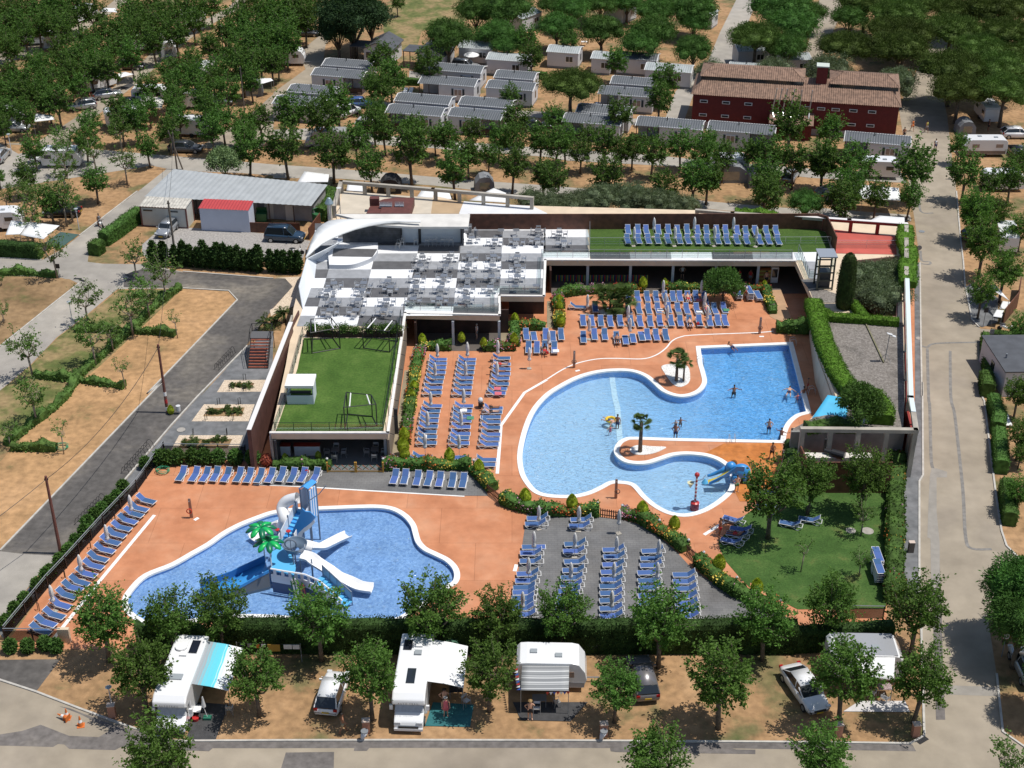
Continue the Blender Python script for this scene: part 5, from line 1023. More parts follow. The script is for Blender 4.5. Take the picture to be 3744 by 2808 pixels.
topi([(11,1205,1258),(11,1522,1240),(11,1702,1285),(11,1945,1265),(11,1952,1095)],'clipped cone shrub, {} in the beds before the shaded arcade'); topi([(21,98,930),(21,100,985),(21,110,1110),(21,775,805),(21,950,800)],'clipped cone shrub, {} in the flower beds of the back corner'); topi([(11,1140,1640),(12,1120,160),(12,1060,490)],'clipped cone shrub, {} down the long left flower bed'); topi([(12,1052,590),(12,1065,650),(12,1425,660),(12,1662,750),(12,2035,1000),(22,200,1040),(22,768,1105),(22,1025,1215),(22,1385,1540),(23,1690,270)],'yellow green cone shrub, {} along the curved hedge bed',sc=1.15); topi([(21,1755,800)],'small round shrub beside the entrance path',sc=.8); topi([(12,98,655),(12,365,640)],'small cone shrub, {} in the hedge before the bar',sc=.6); topi([(2,1384,250)],'small round shrub at foot of the striped utility pole',sc=.8,z=0)
# hedges: leaf-covered bands along a path
def hedge(name,label,cat,pts,wd,h,m,ls=.12,dens=90,z=0,seed=3,group=None,mats=None,bump=.12,fl=None):
    rg=random.Random(seed); pp=[Vector((p[0],p[1],0)) for p in pts]; pts=[]; lump=bump*1.1 if fl is not None or bump>.2 else bump*.4
    for p,q in zip(pp,pp[1:]):
        n_=max(1,int((q-p).length/.55)); pts+=[p.lerp(q,i/n_) for i in range(n_)]
    pts.append(pp[-1]); b=MB(); L,Rr=strip(pts,wd*.86)
    def hv(x): return 1+lump*(.55*math.sin(x*1.7+seed*3)+.45*math.sin(x*3.9+seed)+.3*math.sin(x*.7))
    cum=[0]
    for p,q in zip(pts,pts[1:]): cum.append(cum[-1]+(q-p).length)
    rows=[]
    prof=[(1,0),(1,.5),(.98,.85),(.75,.97),(0,1.0),(-.75,.97),(-.98,.85),(-1,.5),(-1,0)]
    for a,hh in prof: rows.append([( (l.x+r.x)/2+(l.x-r.x)/2*a*(hv(c_)*.5+.5),(l.y+r.y)/2+(l.y-r.y)/2*a*(hv(c_)*.5+.5),z+h*.93*hh*hv(c_)) for l,r,c_ in zip(L,Rr,cum)])
    b.grid(rows); 
    for e in (0,-1):
        pr=[r[e] for r in rows]; b.add(pr,[tuple(range(len(pr)))])
    tot=0; seg=[]
    for p,q in zip(pts,pts[1:]): seg.append((p,q,(q-p).length)); tot+=seg[-1][2]
    per=2*h+wd; n=int(min(26000,tot*per*dens))
    for i in range(n):
        x=rg.uniform(0,tot); xx=x
        for p,q,l in seg:
            if x<=l: break
            x-=l
        d=(q-p)/max(l,1e-6); c=p+d*x; nn=Vector((-d.y,d.x,0)); s=rg.uniform(0,per)
        if s<h: off,zz,dr=wd*.5,s,nn
        elif s<h+wd: off,zz,dr=wd*.5-(s-h),h,Vector((0,0,1))
        else: off,zz,dr=-wd*.5,s-h-wd,-nn
        k=1-bump*rg.random()-.06; H_=hv(xx)
        pt=c+nn*off*k*(H_*.5+.5)+Vector((0,0,z+zz*k*H_)); b.m=0
        leaf(b,pt,dr*.8+Vector((rg.gauss(0,.6),rg.gauss(0,.6),rg.gauss(.1,.6))),ls*rg.uniform(.6,1.3)*(1 if fl is None else 1.3),rg,.62 if fl is None else .95)
        if fl:
            r_=rg.random(); fz=math.sin(x*2.1+seed*7)+math.sin(x*.9+seed)
            mi=0
            if dr.z>.5 or zz>h*.3:
                if r_<fl*(1.35 if math.sin(xx*1.3+seed*2.3)>-.2 else .3): mi=1+int((xx*.55+seed*1.7+rg.random()*.9)%(len(mats)-1)) 
            b.mi[-1]=mi;b.mi[-2]=mi
    o=b.build(name,mats or m); return tag(o,label,cat,group)
hedge('clipped_hedge','tall dark clipped hedge behind the front pitches, long straight run','hedge',PL(0,3,(1900,690),13,(0,695),(1100,700),(2212,700),23,(1100,700),(2000,700)),1.3,2.9,dhedge,.15,110,bump=.06)
hedge('clipped_hedge','dark hedge behind the silver roofed caravan','hedge',PL(0,23,(2000,700),33,(500,690),(1130,650)),1.2,2.2,dhedge,.16,90)
hedge('conifer_hedge','ragged conifer hedge behind the first motor home','hedge',PL(0,3,(1130,690),(1500,700),(1900,690)),1.1,2.6,dhedge,.18,90,bump=.25)
hedge('roof_hedge','thick bright green hedge on the roof edge above the rectangular pool','hedge',PL(ZT+.9,31,(510,870),(545,1000),(600,1200),(700,1420),(800,1560),32,(900,60),(1040,150)),1.9,1.1,hedgel,.13,130,z=ZT)
hedge('roof_hedge','broad rounded end of the bright roof hedge above the beam frame','hedge',PL(ZT+.9,32,(930,70),(1010,160),(1030,270)),3.4,1.2,hedgel,.13,110,z=ZT); hedge('roof_hedge','bright green hedge crossing the gravel roof below the cypress','hedge',PL(ZT+.8,31,(590,940),(650,985),(900,1000),(1205,1025)),1.1,.8,hedgel,.13,130,z=ZT); hedge('roof_hedge','short bright hedge beside the sunken garden steps','hedge',PL(ZT+.8,31,(825,870),(880,930),(930,1000)),1.0,.8,hedgel,.13,130,z=ZT)
hedge('ivy_wall','bright ivy heaped over the right boundary wall','hedge',PL(4.6,31,(1255,290),(1250,400),(1290,500),(1270,620),(1280,740)),1.9,1.0,hedgel,.15,110,z=4.0,bump=.25); 
hedge('shrub_row','dark green shrubs at roof edge left of the gravel roof','shrub',PL(4.1,32,(450,330),(640,310),(880,325)),1.4,.9,shrubl,.14,110,z=3.3,bump=.3)
trees(32,[(890,210,340)],'green bush tree rising from the roof hedge beside the blue sail',['g'],None,zc=.5,z=ZT)
hedge('shrub_row','dark bush between orange deck and the slat fence','shrub',PL(1.0,32,(330,520),(340,700)),1.5,1.9,dhedge,.15,100,bump=.25)
hedge('laurel_hedge','clipped laurel hedge along the diagonal road, left of the yard','hedge',PL(0,1,(1130,230),(960,360),(840,440)),1.5,1.9,hedgel if 0 else shrubl,.14,110); hedge('laurel_hedge','rounded end of the laurel hedge at the road junction','hedge',PL(0,1,(815,480),(760,520)),1.7,1.7,shrubl,.14,110)
hedge('clipped_hedge','dark clipped hedge below the white awning at the left edge','hedge',PL(0,1,(-150,510),(340,540)),1.2,2.0,dhedge,.14,90)
for i,(u,v,w_) in enumerate([(1250,590,90),(1330,600,120),(1420,600,90)]+[(1490+k*55,605+k*4,70) for k in range(12)]):
    p=P(1,u,v); place('conif',lambda:leaf_lathe('conifer_bush','','shrub',(0,0,0),[(.12,.1),(.5,.8),(.6,1.6),(.42,2.4),(.02,3.2)],dhedge,.42,620,dhedge),(p.x,p.y,0),i,'bushy conifer, %s from left in the row below the gravel yard'%nth(i),'conifer row below the yard',sc=rtree.uniform(.75,1.05))
for i,(u,v) in enumerate([(-20,650),(40,655),(90,660),(150,660),(200,660)]):
    p=P(11,u,v); place('conif',None,(p.x,p.y,0),i*2,'bushy conifer, %s of the group left of the stage shell'%nth(i),'conifer row below the yard',sc=.85)
hedge('shed_hedge','bright clipped hedge behind the long grey shed','hedge',PL(1.8,0,(1420,1385),(1700,1405),10,(0,1465),(300,1495),(480,1510)),1.0,1.8,shrubl,.14,80); hedge('shed_hedge','ivy covered hedge at right end of the long shed','hedge',PL(1.8,10,(480,1510),(430,1640),11,(370,130)),1.6,1.9,shrubl,.15,90)
hedge('vine_hedge','light green vine over the back wall right of the olives','hedge',PL(4.6,21,(1520,155),(1870,185)),1.3,.7,hedgel,.15,120,z=4.2,bump=.3)
# flower beds
redf=mat('red_flowers',(.45,.07,.03),.7,rnd=.1); yelf=mat('yellow_flowers',(.75,.58,.10),.7); pinkf=mat('pink_flowers',(.50,.25,.36),.7); fm=[shrubl,redf,mat('orange_flowers',(.5,.16,.03),.7),yelf,shrubl,pinkf]
soilb=mat('brown_planter',(.05,.025,.018),.8)
def bed(label,wd,h,*s,dens=90,fl=.55,seed=3,box=True,ms=None):
    pts=PL(0,*s); hedge('flower_bed',label,'flower bed',pts,wd,h,None,.13,dens,z=.1,seed=seed,group='flower beds round the pools',mats=ms or fm,bump=.3,fl=fl)
bed('flower bed with red blooms under the left arcade window',1.1,.75,11,(1190,1275),(1440,1272),seed=1); bed('flower bed with yellow blooms right of the arcade railing',1.1,.75,11,(1690,1280),(1960,1275),seed=2); bed('flower bed at foot of the second arcade step',1.1,.75,11,(1960,1108),(2200,1110),seed=6); bed('short flower bed running down from the arcade corner',1.1,.8,11,(1950,1110),(1950,1260),seed=7)
bed('long flower bed between lounger columns and service path, rear half',1.0,.8,11,(1195,1290),(1165,1400),(1145,1500),(1125,1659),seed=8); bed('long flower bed between lounger columns and service path, front half',1.0,.8,12,(1125,60),(1110,200),(1085,330),(1065,500),seed=9,)
bed('flower bed beside the gallery left of the palm cluster',1.3,.8,21,(90,850),(230,825),(390,815),seed=10); bed('flower bed beside the gallery right of the palm cluster',1.2,.7,21,(390,815),(620,812),(790,808),seed=11); bed('flower bed with red and yellow blooms centre of the gallery',1.2,.8,21,(930,808),(1240,808),seed=12); bed('flower bed from the round tree to the gallery entrance',1.2,.7,21,(1240,808),(1500,800),(1740,805),seed=13); bed('flower bed down the left side of the back corner deck',1.2,.8,21,(85,860),(100,1000),(100,1110),seed=14); bed('flower bed along the entrance path by the glass screen',.9,.7,21,(1770,810),(1790,900),(1830,995),seed=15)
bed('low hedge bed in front of the bar, left of the lattice gate',1.0,.8,12,(0,690),(300,690),(470,690),fl=.08,seed=16); bed('flower bed between lattice gate and the last lounger column',1.1,.9,12,(880,690),(1200,690),(1600,690),fl=.4,seed=17); bed('flower bed curving down beside the small picket gate',1.1,.9,12,(1620,720),(1700,800),(1780,880),seed=18)
bed('flower bed from the picket gate to the slate deck corner',1.1,.9,12,(1850,960),(1960,1010),(2100,1045),22,(0,1060),(420,1065),seed=19); bed('flower bed winding right of the middle picket gate',1.1,.9,22,(600,1075),(740,1110),(860,1180),(1000,1270),(1120,1370),seed=20); bed('flower bed winding to the front hedge by the lawn',1.1,.9,22,(1220,1460),(1330,1560),(1430,1650),23,(1560,270),(1700,330),(1850,380),seed=21)
bed('dark oleander bed beside the shower at the pool end',1.4,1.2,21,(1850,1130),(2110,1140),fl=.02,seed=22); bed('mixed shrub border between lawn and grey pavement',1.5,1.3,32,(1180,640),(1165,900),(1160,1200),(1155,1659),33,(1150,330),fl=.12,seed=23)
for i,(u,v) in enumerate([(1300,660),(1350,660),(1440,650),(1560,650),(1660,650),(1770,655),(1910,655),(2050,655)]):
    p=P(2,u,v); place('shrub',lambda:leaf_lathe('laurel_bush','','shrub',(0,0,0),[(.2,.1),(.5,.4),(.55,.8),(.35,1.2),(.02,1.4)],shrubl,.34,520,shrubl),(p.x,p.y,0),i,'laurel bush, %s from left along the mesh fence behind the loungers'%nth(i),'laurel bushes')
leaf_lathe('red_bush','bright red leaved bush at the end of the laurel row','shrub',P(2,2160,670),[(.2,.1),(.42,.4),(.48,.7),(.3,1.0),(.02,1.15)],mat('red_leaves',(.28,.06,.03),.7),.2,500,MT['red_leaves'])
for i,(t,u,v) in enumerate([(2,1180,690),(2,1000,880),(2,950,960),(2,890,1010),(2,830,1060),(2,770,1110),(2,710,1170),(2,690,1240),(2,620,1320),(2,560,1400),(2,490,1480),(2,410,1570),(3,380,140),(3,310,220),(3,210,340),(3,130,420),(3,60,520),(3,90,720),(3,230,720),(3,370,700),(3,460,720)]):
    p=P(t,u,v); place('shrub',None,(p.x,p.y,0),i*1.3,'oleander bush, %s from far end outside the slanting mesh fence'%nth(i),'oleander bushes outside the fence',sc=.8)
# weedy rows on the plots
for nm,q in (('down the middle of the grass plots',[1,(1450,790),(1300,900),(1180,1010),(1090,1110),(980,1200),(820,1340),(640,1500),2,(540,110),(430,220),(250,350),(50,510)]),('across the plot below the fifth young tree',[1,(1100,1145),(1280,1150),(1420,1170)]),('across the plot by the second sapling',[1,(290,1500),(600,1530),(1010,1590)]),('below the grass plots at left',[2,(100,540),(300,540),(460,545)]),('along the road at the left edge',[1,(-60,680),(150,665),(460,690)]),('across the grass strip by the small lamp',[1,(620,1130),(830,1130),(1060,1150)])):
    hedge('weed_row','straggling green weeds '+nm,'weeds',PL(0,*q),.9,.75,weedl,.26,34,bump=.5)
for nm,q in (('beside the mobile homes left',[10,(740,660),(960,680),(1180,690)]),('below the light roofed home',[10,(2212,640),(1720,600)]),('in front of the homes by the red building',[20,(800,700),(1130,710)]),('by the far right home',[31,(1890,1210),(1900,1400),(1920,1650)]),('above the far right home',[31,(1930,1195),(2212,1230)])): hedge('garden_hedge','clipped garden hedge '+nm,'hedge',PL(0,*q),.9,1.2,shrubl,.14,70)
for i,q in enumerate(([32,(1890,0),(1910,120)],[32,(1950,190),(2000,330),(1990,420)],[32,(2000,460),(2020,740)],[32,(2060,880),(2090,1160)])): hedge('roadside_hedge','dark clipped roadside hedge, %s block on the right of the avenue'%nth(i),'hedge',PL(0,*q),1.3,1.6,shrubl,.14,90,group='roadside hedge blocks')
# palms
def palm(h,nf,fl_,seed,fan=False,trunks=((0,0,0),),r=.16,hull=.5):
    rg=random.Random(seed); tr=MB(); cr=MB()
    for (tx,ty,dh) in trunks:
        top=Vector((tx*1.6,ty*1.6,h+dh)); tr.tube([(tx*.6,ty*.6,0),(tx,ty,(h+dh)*.5),top],[r*1.2,r,r*.9],8)
        for k in range(nf):
            a=rg.uniform(0,6.28); el=rg.uniform(-.5,1.25); d=Vector((math.cos(a)*math.cos(el),math.sin(a)*math.cos(el),math.sin(el))); pr=top
            if fan:
                e=top+d*fl_*.55; cr.tube([top,e],.012,3)
                x=d.cross(Vector((0,0,1))).normalized(); y=x.cross(d)
                for j in range(11):
                    an=-1.3+2.6*j/10; dd=d*math.cos(an)+x*math.sin(an); tip=e+dd*fl_*.5+Vector((0,0,-.12)); w_=(d*-math.sin(an)+x*math.cos(an))*.045
                    cr.add([e-w_*.3,e+dd*fl_*.25+w_,tip,e+dd*fl_*.25-w_],[(0,1,2,3)])
            else:
                pts=[top+d*fl_*t+Vector((0,0,-.55*fl_*t*t*math.cos(el))) for t in (0,.25,.5,.75,1)]
                cr.tube(pts,.012,3)
                for t in range(1,24):
                    q=t/24; s=int(q*4); p0=pts[s].lerp(pts[min(4,s+1)],q*4-s); tg=(pts[min(4,s+1)]-pts[s]).normalized(); x=tg.cross(Vector((0,0,1))).normalized(); l=fl_*.33*(1-abs(q-.4))
                    for sg in (-1,1): leaf(cr,p0,x*sg+tg*.6+Vector((0,0,-.25)),l,rg,.16)
    return tr,cr
def mkpalm(label,t_,u,v,**k):
    t=thing('palm_tree',label,'palm',P(t_,u,v)); tr,cr=palm(**k); tr.build('trunk',bark,t,smooth=True); cr.build('crown',palml,t)
mkpalm('taller fan palm on the teardrop pebble island',21,1045,1535,h=2.6,nf=34,fl_=1.25,seed=1,fan=True,r=.14); mkpalm('shorter slim fan palm on the teardrop pebble island',21,1103,1535,h=2.1,nf=26,fl_=.95,seed=2,fan=True,r=.09)
mkpalm('single fan palm with shaggy trunk on the peninsula pebbles',22,752,558,h=3.2,nf=30,fl_=1.05,seed=3,fan=True,r=.17)
mkpalm('clump of dwarf fan palms among the back loungers',21,510,975,h=2.0,nf=34,fl_=1.5,seed=4,fan=True,r=.13,trunks=((0,0,0),(-.7,.1,-.2),(.7,.2,-.1),(.2,-.5,-.7),(1.0,-.1,-.5)))
for i,(t_,u,v,h) in enumerate(((11,90,1060,1.2),(11,30,1090,.8),(1,2150,1120,1.0))): mkpalm('feather palm, %s beside the outdoor stair'%nth(i),t_,u,v,h=h,nf=16,fl_=1.3,seed=6+i)
for i,(t_,u,v) in enumerate(((1,1885,1580),(1,2005,1585),(1,1945,1575),(2,1712,240),(2,1768,245),(2,1832,225),(2,1857,255),(2,1925,240),(2,1500,490),(2,1575,475),(2,1665,485),(2,1745,470),(2,1815,470),(2,1560,520),(2,1640,530))):
    p=P(t_,u,v); place('yucca',lambda:(lambda t,trc:(trc[1].build('crown',palml,t),t)[1])(thing('yucca_plant','','plant'),palm(.15,22,.75,12)),(p.x,p.y,.03),i,'spiky garden plant, %s in the three gravel beds'%nth(i),'spiky plants in the gravel beds',sc=.75+.25*(i%2))
# potted planters by the turf
for i,(u,v) in enumerate(((330,1175),(450,1180),(575,1180),(670,1180),(790,1180),(900,1180),(985,1180))):
    p=P(11,u,v-8,ZT)
    def pl_():
        t=thing('planter_box','','planter'); b=MB(); b.box((0,0,.25),(1.5,.5,.5)); b.build('box',soilb,t); rg=random.Random(2); c=MB()
        for k in range(900): leaf(c,Vector((rg.gauss(0,.38),rg.gauss(0,.2),.9+rg.gauss(0,.22))),Vector((rg.gauss(0,1),rg.gauss(0,1),rg.gauss(.3,1))),.16,rg)
        c.build('shrub',shrubl,t); return t
    place('planter',pl_,(p.x,p.y,ZT+.01),0,'dark planter with leafy shrub, %s from left along the turf'%nth(i),'planters along the turf',sc=1.0 if i!=3 else .8)
# ---------------- campsite: homes, red building, sheds, vehicles ----------------
hw=mat('home_white_siding',(.58,.59,.61),.6,var=.03,vs=1); hroof=mat('grey_ribbed_roof',(.10,.11,.12),.55,var=.08,vs=1.5); lroof=mat('pale_ribbed_roof',(.33,.36,.36),.55,var=.1,vs=1.5)
droof=mat('dark_flat_roof',(.07,.075,.085),.7,var=.15,vs=1); dglass=mat('dark_window',(.02,.025,.03),.08,spec=.8); curt=mat('curtain_window',(.30,.22,.18),.4,var=.2,vs=.3); shut=mat('navy_shutter',(.02,.035,.05),.6)
woodd=mat('dark_deck_wood',(.05,.03,.025),.7,var=.2,vs=.5); tyre=mat('tyre_rubber',(.015,.015,.015),.85); rim_=mat('wheel_rim',(.45,.46,.47),.35,metal=.7); whitep=mat('white_vehicle_paint',(.74,.75,.76),.25,coat=.6); lightg=mat('headlight_glass',(.6,.62,.64),.1,spec=.9); redl=mat('tail_light',(.35,.01,.01),.2); blackp=mat('black_plastic',(.02,.02,.022),.6); ventm=mat('roof_vent',(.30,.33,.35),.3)
def ribroof(mb,x0,x1,y0,y1,z0,zr,pitch=.33):
    n=int((x1-x0)/pitch)*2; ym=(y0+y1)/2
    xs=[x0+(x1-x0)*i/n for i in range(n+1)]; r=[]
    for y,z in ((y0,z0),(ym,zr),(y1,z0)): r.append([(x,y,z+(.05 if i%2 else 0)) for i,x in enumerate(xs)])
    mb.grid(r)
def home(L=8.0,D=3.9,porch=0,roof=None,h=2.55,win=((.72,1.0),),frame_gable=True):
    """porch: -1 left, 1 right, 0 none; origin at the near left ground corner"""
    def f():
        t=thing('mobile_home','','mobile home'); pl=L*.36 if porch else 0; x0,x1=(0,L)
        b=MB(); w0,w1=(pl if porch<0 else 0),(L-pl if porch>0 else L)
        b.box(((w0+w1)/2,D/2,h/2+.2),(w1-w0,D,h-.2)); 
        if porch: b.box(((x0+x1)/2,D-.9,h/2+.2),(L,1.8,h-.21))
        b.add([(0,0,h),(0,D,h),(0,D/2,h+.42)],[(0,2,1)]) if not porch<0 else None
        b.add([(L,0,h),(L,D,h),(L,D/2,h+.42)],[(0,1,2)])
        b.build('wall',hw,t)
        b=MB(); ribroof(b,-.1,L+.1,-.15,D+.15,h+.02,h+.5); b.build('roof',roof or hroof,t)
        b=MB()
        for xx in (-.12,L+.12):
            for (ya,yb) in ((-.2,D/2),(D+.2,D/2)): b.tube([(xx,ya,h+.0),(xx,yb,h+.53)],.06,4)
        b.build('gable_trim',white_pl,t)
        for fx,wq in win:
            x=w0+(w1-w0)*(fx if not porch else .55)
            o=MB(); o.box((x,-.02,h*.62),(1.25,.08,1.0)); fr=o.build('window',white_pl,t); o=MB(); o.box((x-.29,-.07,h*.62),(.5,.02,.82)); o.box((x+.29,-.07,h*.62),(.5,.02,.82)); o.build('pane',curt if porch else dglass,fr)
            if porch or roof is None:
                for s in (-.85,.85): o=MB(); o.box((x+s,-.03,h*.62),(.3,.05,1.05)); o.build('shutter',shut,t)
        b=MB(); b.box((L-.0,D*.6,h*.55),(.06,.7,1.0)); b.build('end_window',dglass,t)
        b=MB(); b.tube([(L*.45,D*.45,h+.4),(L*.45,D*.45,h+.95)],.07,6); b.build('flue',blackm,t)
        if porch:
            px=pl/2 if porch<0 else L-pl/2; s=-1 if porch<0 else 1
            b=MB(); b.box((px,1.0,.25),(pl,2.0,.1)); b.build('porch_deck',woodd,t)
            b=MB(); 
            for xx in (px-pl/2+.06,px,px+pl/2-.06): b.box((xx,.05,h/2+.1),(.1,.1,h-.2))
            b.box((px,.05,1.1),(pl,.05,.08)); b.box((px,.05,.7),(pl,.03,.6)); b.build('porch_rail',woodd,t)
            b=MB(); b.box((px,2.15,1.4),(1.6,.06,1.9)); b.build('patio_door',dglass,t)
        b=MB(); b.box((L/2,D/2,.12),(L-.1,D-.1,.2)); b.build('base_skirt',mat('skirt_grey',(.3,.3,.3),.8),t)
        return t
    return f
homes=[(10,315,740,8.2,1,None,'with porch on the right, second row left'),(10,402,660,7.6,0,None,'half hidden behind the porch home at upper left'),(10,5,975,7.4,0,None,'lowest at the left end of the homes'),(10,120,880,7.0,0,None,'behind the lowest left home'),
(10,1180,805,8.4,-1,None,'with red striped towel on its left porch'),(10,1292,700,7.6,0,None,'behind the home with the striped towel'),(10,915,1050,7.8,-1,None,'with left porch in the centre of the lower row'),(10,985,955,7.8,0,None,'behind the centre home of the lower row'),(10,1500,985,7.4,0,None,'rear one of the pair right of centre'),(10,1415,1080,7.6,1,None,'front one of the pair right of centre'),(10,1720,845,6.8,0,None,'right of the striped towel home, half behind the round tree'),(10,1787,760,6.2,0,None,'rear one beside the big umbrella pine'),
(10,1725,608,6.6,0,lroof,'with pale roof behind the parked silver car'),(10,1500,510,5.6,0,lroof,'with pale roof and white parasol in front'),(20,0,545,4.8,0,lroof,'with pale roof at top left of the small tree'),(20,355,600,2.8,0,lroof,'short pale roofed one behind the big umbrella pine'),(20,787,695,6.8,0,lroof,'with pale roof above the clipped garden hedge'),(20,545,600,6.4,0,hroof,'in shade left of the pale roofed home'),
(20,510,810,6.6,0,None,'rear one of the pair right of the umbrella pine'),(20,412,895,8.0,-1,None,'with left porch right of the umbrella pine'),(20,235,1045,7.4,0,None,'shaded behind the lower left one of this block'),(20,125,1125,8.2,-1,None,'lower left of the block right of centre'),(20,715,1155,9.0,-1,None,'with left porch just left of the red building'),(20,1290,1195,9.0,1,None,'with right porch in front of the red building'),(30,745,1285,8.6,-1,None,'before the right end of the red building'),
(20,605,200,4.6,0,lroof,'seen end on among the feathery trees at the top'),(20,1330,240,3.2,0,lroof,'end wall beside the far road'),(20,1540,545,5.0,0,lroof,'under the umbrella pine between the far roads'),(20,1460,690,5.6,0,lroof,'directly behind the red tiled roof'),(10,2010,275,5.5,0,lroof,'at the top right of the feathery trees'),(20,-20,60,3.5,0,droof,'dark one at the very top'),(20,1900,620,4.5,0,lroof,'narrow end between olive bushes behind the red building')]
rz_={10:-.235,20:-.235,30:-.25}
for i,(t,u,v,L,po,rf,lb) in enumerate(homes):
    p=P(t,u,v); rz=rz_[t]; 
    if 'end on' in lb or 'top right' in lb: rz=.9
    if 'end wall' in lb : rz=1.1
    if 'under the umbrella' in lb or 'narrow end' in lb: rz=.1
    key='home%d_%s_%.1f'%(po,('g' if rf is None else rf.name),round(L*2)/2)
    place(key,home(round(L*2)/2,3.9,po,rf),tuple(p),rz,('grey roofed ' if rf in(None,hroof,droof) else '')+'white mobile home '+lb,'white mobile homes')
# far right home with dark panel roof
def fr_home():
    t=thing('mobile_home','','mobile home'); b=MB(); b.box((2.2,3.6,1.35),(4.4,7.2,2.7)); b.build('wall',hw,t); b=MB(); b.box((2.2,3.6,2.78),(4.7,7.5,.12)); b.build('roof',droof,t)
    b=MB(); b.tube([(.8,2.6,2.8),(.8,2.6,3.3)],.09,7); b.build('flue',gsteel,t); b=MB(); b.box((-.02,3.5,1.5),(.06,.9,.9)); b.build('window',dglass,t); return t
p=P(31,2030,1659); place('frh',fr_home,tuple(p),0.02,'white home with dark panelled roof at the right photo edge')
# dark gabled chalets
def chalet():
    t=thing('chalet','','chalet'); b=MB(); W_,D_,h=4.4,6.0,2.7; b.prism([(0,0),(W_,0),(W_,D_),(0,D_)],0,h); b.add([(0,0,h),(W_,0,h),(W_/2,0,h+1.0)],[(0,1,2)]); b.build('wall',mat('chalet_wall',(.55,.55,.55),.7),t)
    b=MB(); a=.35; b.add([(-a,-a,h-.15),(W_/2,-a,h+1.1),(W_/2,D_+a,h+1.1),(-a,D_+a,h-.15),(W_+a,-a,h-.15),(W_+a,D_+a,h-.15)],[(0,1,2,3),(1,4,5,2)]); o=b.build('roof',droof,t); sol=o.modifiers.new('s','SOLIDIFY'); sol.thickness=.12
    b=MB(); b.box((-1.3,2,2.7),(2.4,3.6,.12)); b.build('porch_roof',droof,t)
    for y in (.4,3.6): b=MB(); b.box((-2.4,y,1.3),(.12,.12,2.7)); b.build('porch_post',woodd,t)
    b=MB(); b.box((.8,-.02,1.6),(.8,.06,.9)); b.build('window',dglass,t); return t
for (u,v,lb) in ((735,520,'dark gabled chalet with side porch left of the meadow'),(1165,560,'dark gabled chalet shaded by the tall tree at meadow corner')): place('chalet',chalet,tuple(P(10,u,v)),-.25,lb,'dark chalets')
# ---- red two storey building
tilem=mat('roof_tiles',(.215,.135,.095),.85,var=.28,vs=.5)
A=P(20,1165,1025);B=P(30,1165,1135); d=B-A; Lr=d.length; rzr=math.atan2(d.y,d.x)
t=thing('red_building','long dark red two storey building with clay tile roof','building',A,rzr); Hh=ht=4.9; Dp=9.0
b=MB(); b.prism([(0,0),(Lr,0),(Lr,Dp),(0,Dp)],.9,Hh); b.build('wall',mat('dark_red_brick',(.14,.018,.016),.8,var=.12,vs=.5),t)
b=MB(); b.prism([(-.05,-.05),(Lr+.05,-.05),(Lr+.05,Dp+.05),(-.05,Dp+.05)],0,.9); b.build('plinth',mat('plinth',(.42,.38,.36),.8),t)
def tiled(x0,x1,y0,y1,z0,z1,yr,hip=2.0,par=None,nm='roof'):
    b=MB(); n_=int((x1-x0)/.30)*2; xs=[x0+(x1-x0)*i/n_ for i in range(n_+1)]
    for (ya,za,yb,zb) in ((y0,z0,yr,z1),(y1,z0,yr,z1)):
        rows=[]
        for j in range(9):
            tt=j/8; row=[]
            for i,x in enumerate(xs):
                lim=hip*tt; xx=min(max(x,x0+lim),x1-lim); row.append((xx,ya+(yb-ya)*tt,za+(zb-za)*tt+(.07 if i%2 else -.02)))
            rows.append(row)
        b.grid(rows)
    b.add([(x0,y0,z0),(x0,y1,z0),(x0+hip,yr,z1)],[(0,2,1)]); b.add([(x1,y0,z0),(x1,y1,z0),(x1-hip,yr,z1)],[(0,1,2)])
    return b.build(nm,tilem,par or t)
tiled(-.3,Lr+.3,-.4,Dp+.4,Hh+.02,Hh+1.9,Dp/2); tiled(.6,Lr*.54,Dp*.30,Dp+.2,Hh+1.75,Hh+2.7,Dp*.62,1.8); tiled(Lr*.66,Lr,Dp*.30,Dp+.2,Hh+1.75,Hh+2.7,Dp*.62,1.8)
for q in ((.6,Lr*.54),(Lr*.66,Lr)): b=MB(); b.box(((q[0]+q[1])/2,Dp*.30+.1,Hh+1.5),(q[1]-q[0]-.4,.1,.55)); b.build('clerestory',dglass,t)
for row,zs_ in ((0,3.9),(1,1.9)):
    for k,fx in enumerate((.055,.165,.275,.56,.63,.70,.785,.875)[0:8]):
        if row==1 and fx in (.56,.63,.70): continue
        if row==1 and fx>.5: fx+=.0
        b=MB(); b.box((Lr*fx,-.03,zs_),(1.1,.08,.42)); f_=b.build('window',white_pl,t); b=MB(); b.box((Lr*fx,-.08,zs_),(.9,.03,.26)); b.build('pane',dglass,f_)
b=MB(); x_=Lr*.62; b.box((x_,Dp*.45,Hh+2.6),(1.5,1.5,2.6)); b.build('chimney',MT['dark_red_brick'],t); b=MB(); b.box((x_,Dp*.45,Hh+3.95),(1.75,1.75,.16)); b.build('chimney_cap',mat('cap_green',(.5,.55,.5),.7),t)
lx0=Lr*.385;lx1=Lr*.60
b=MB(); b.prism([(lx0+.2,-2.6),(lx1-.2,-2.6),(lx1-.2,0),(lx0+.2,0)],0,2.3); b.build('annexe_wall',MT['dark_red_brick'],t)
b=MB(); xs=[lx0+(lx1-lx0)*i/40 for i in range(41)]; b.grid([[(x,-3.0,2.3+(.07 if i%2 else 0)) for i,x in enumerate(xs)],[(x,-.02,3.1+(.07 if i%2 else 0)) for i,x in enumerate(xs)]]); b.build('annexe_roof',tilem,t)
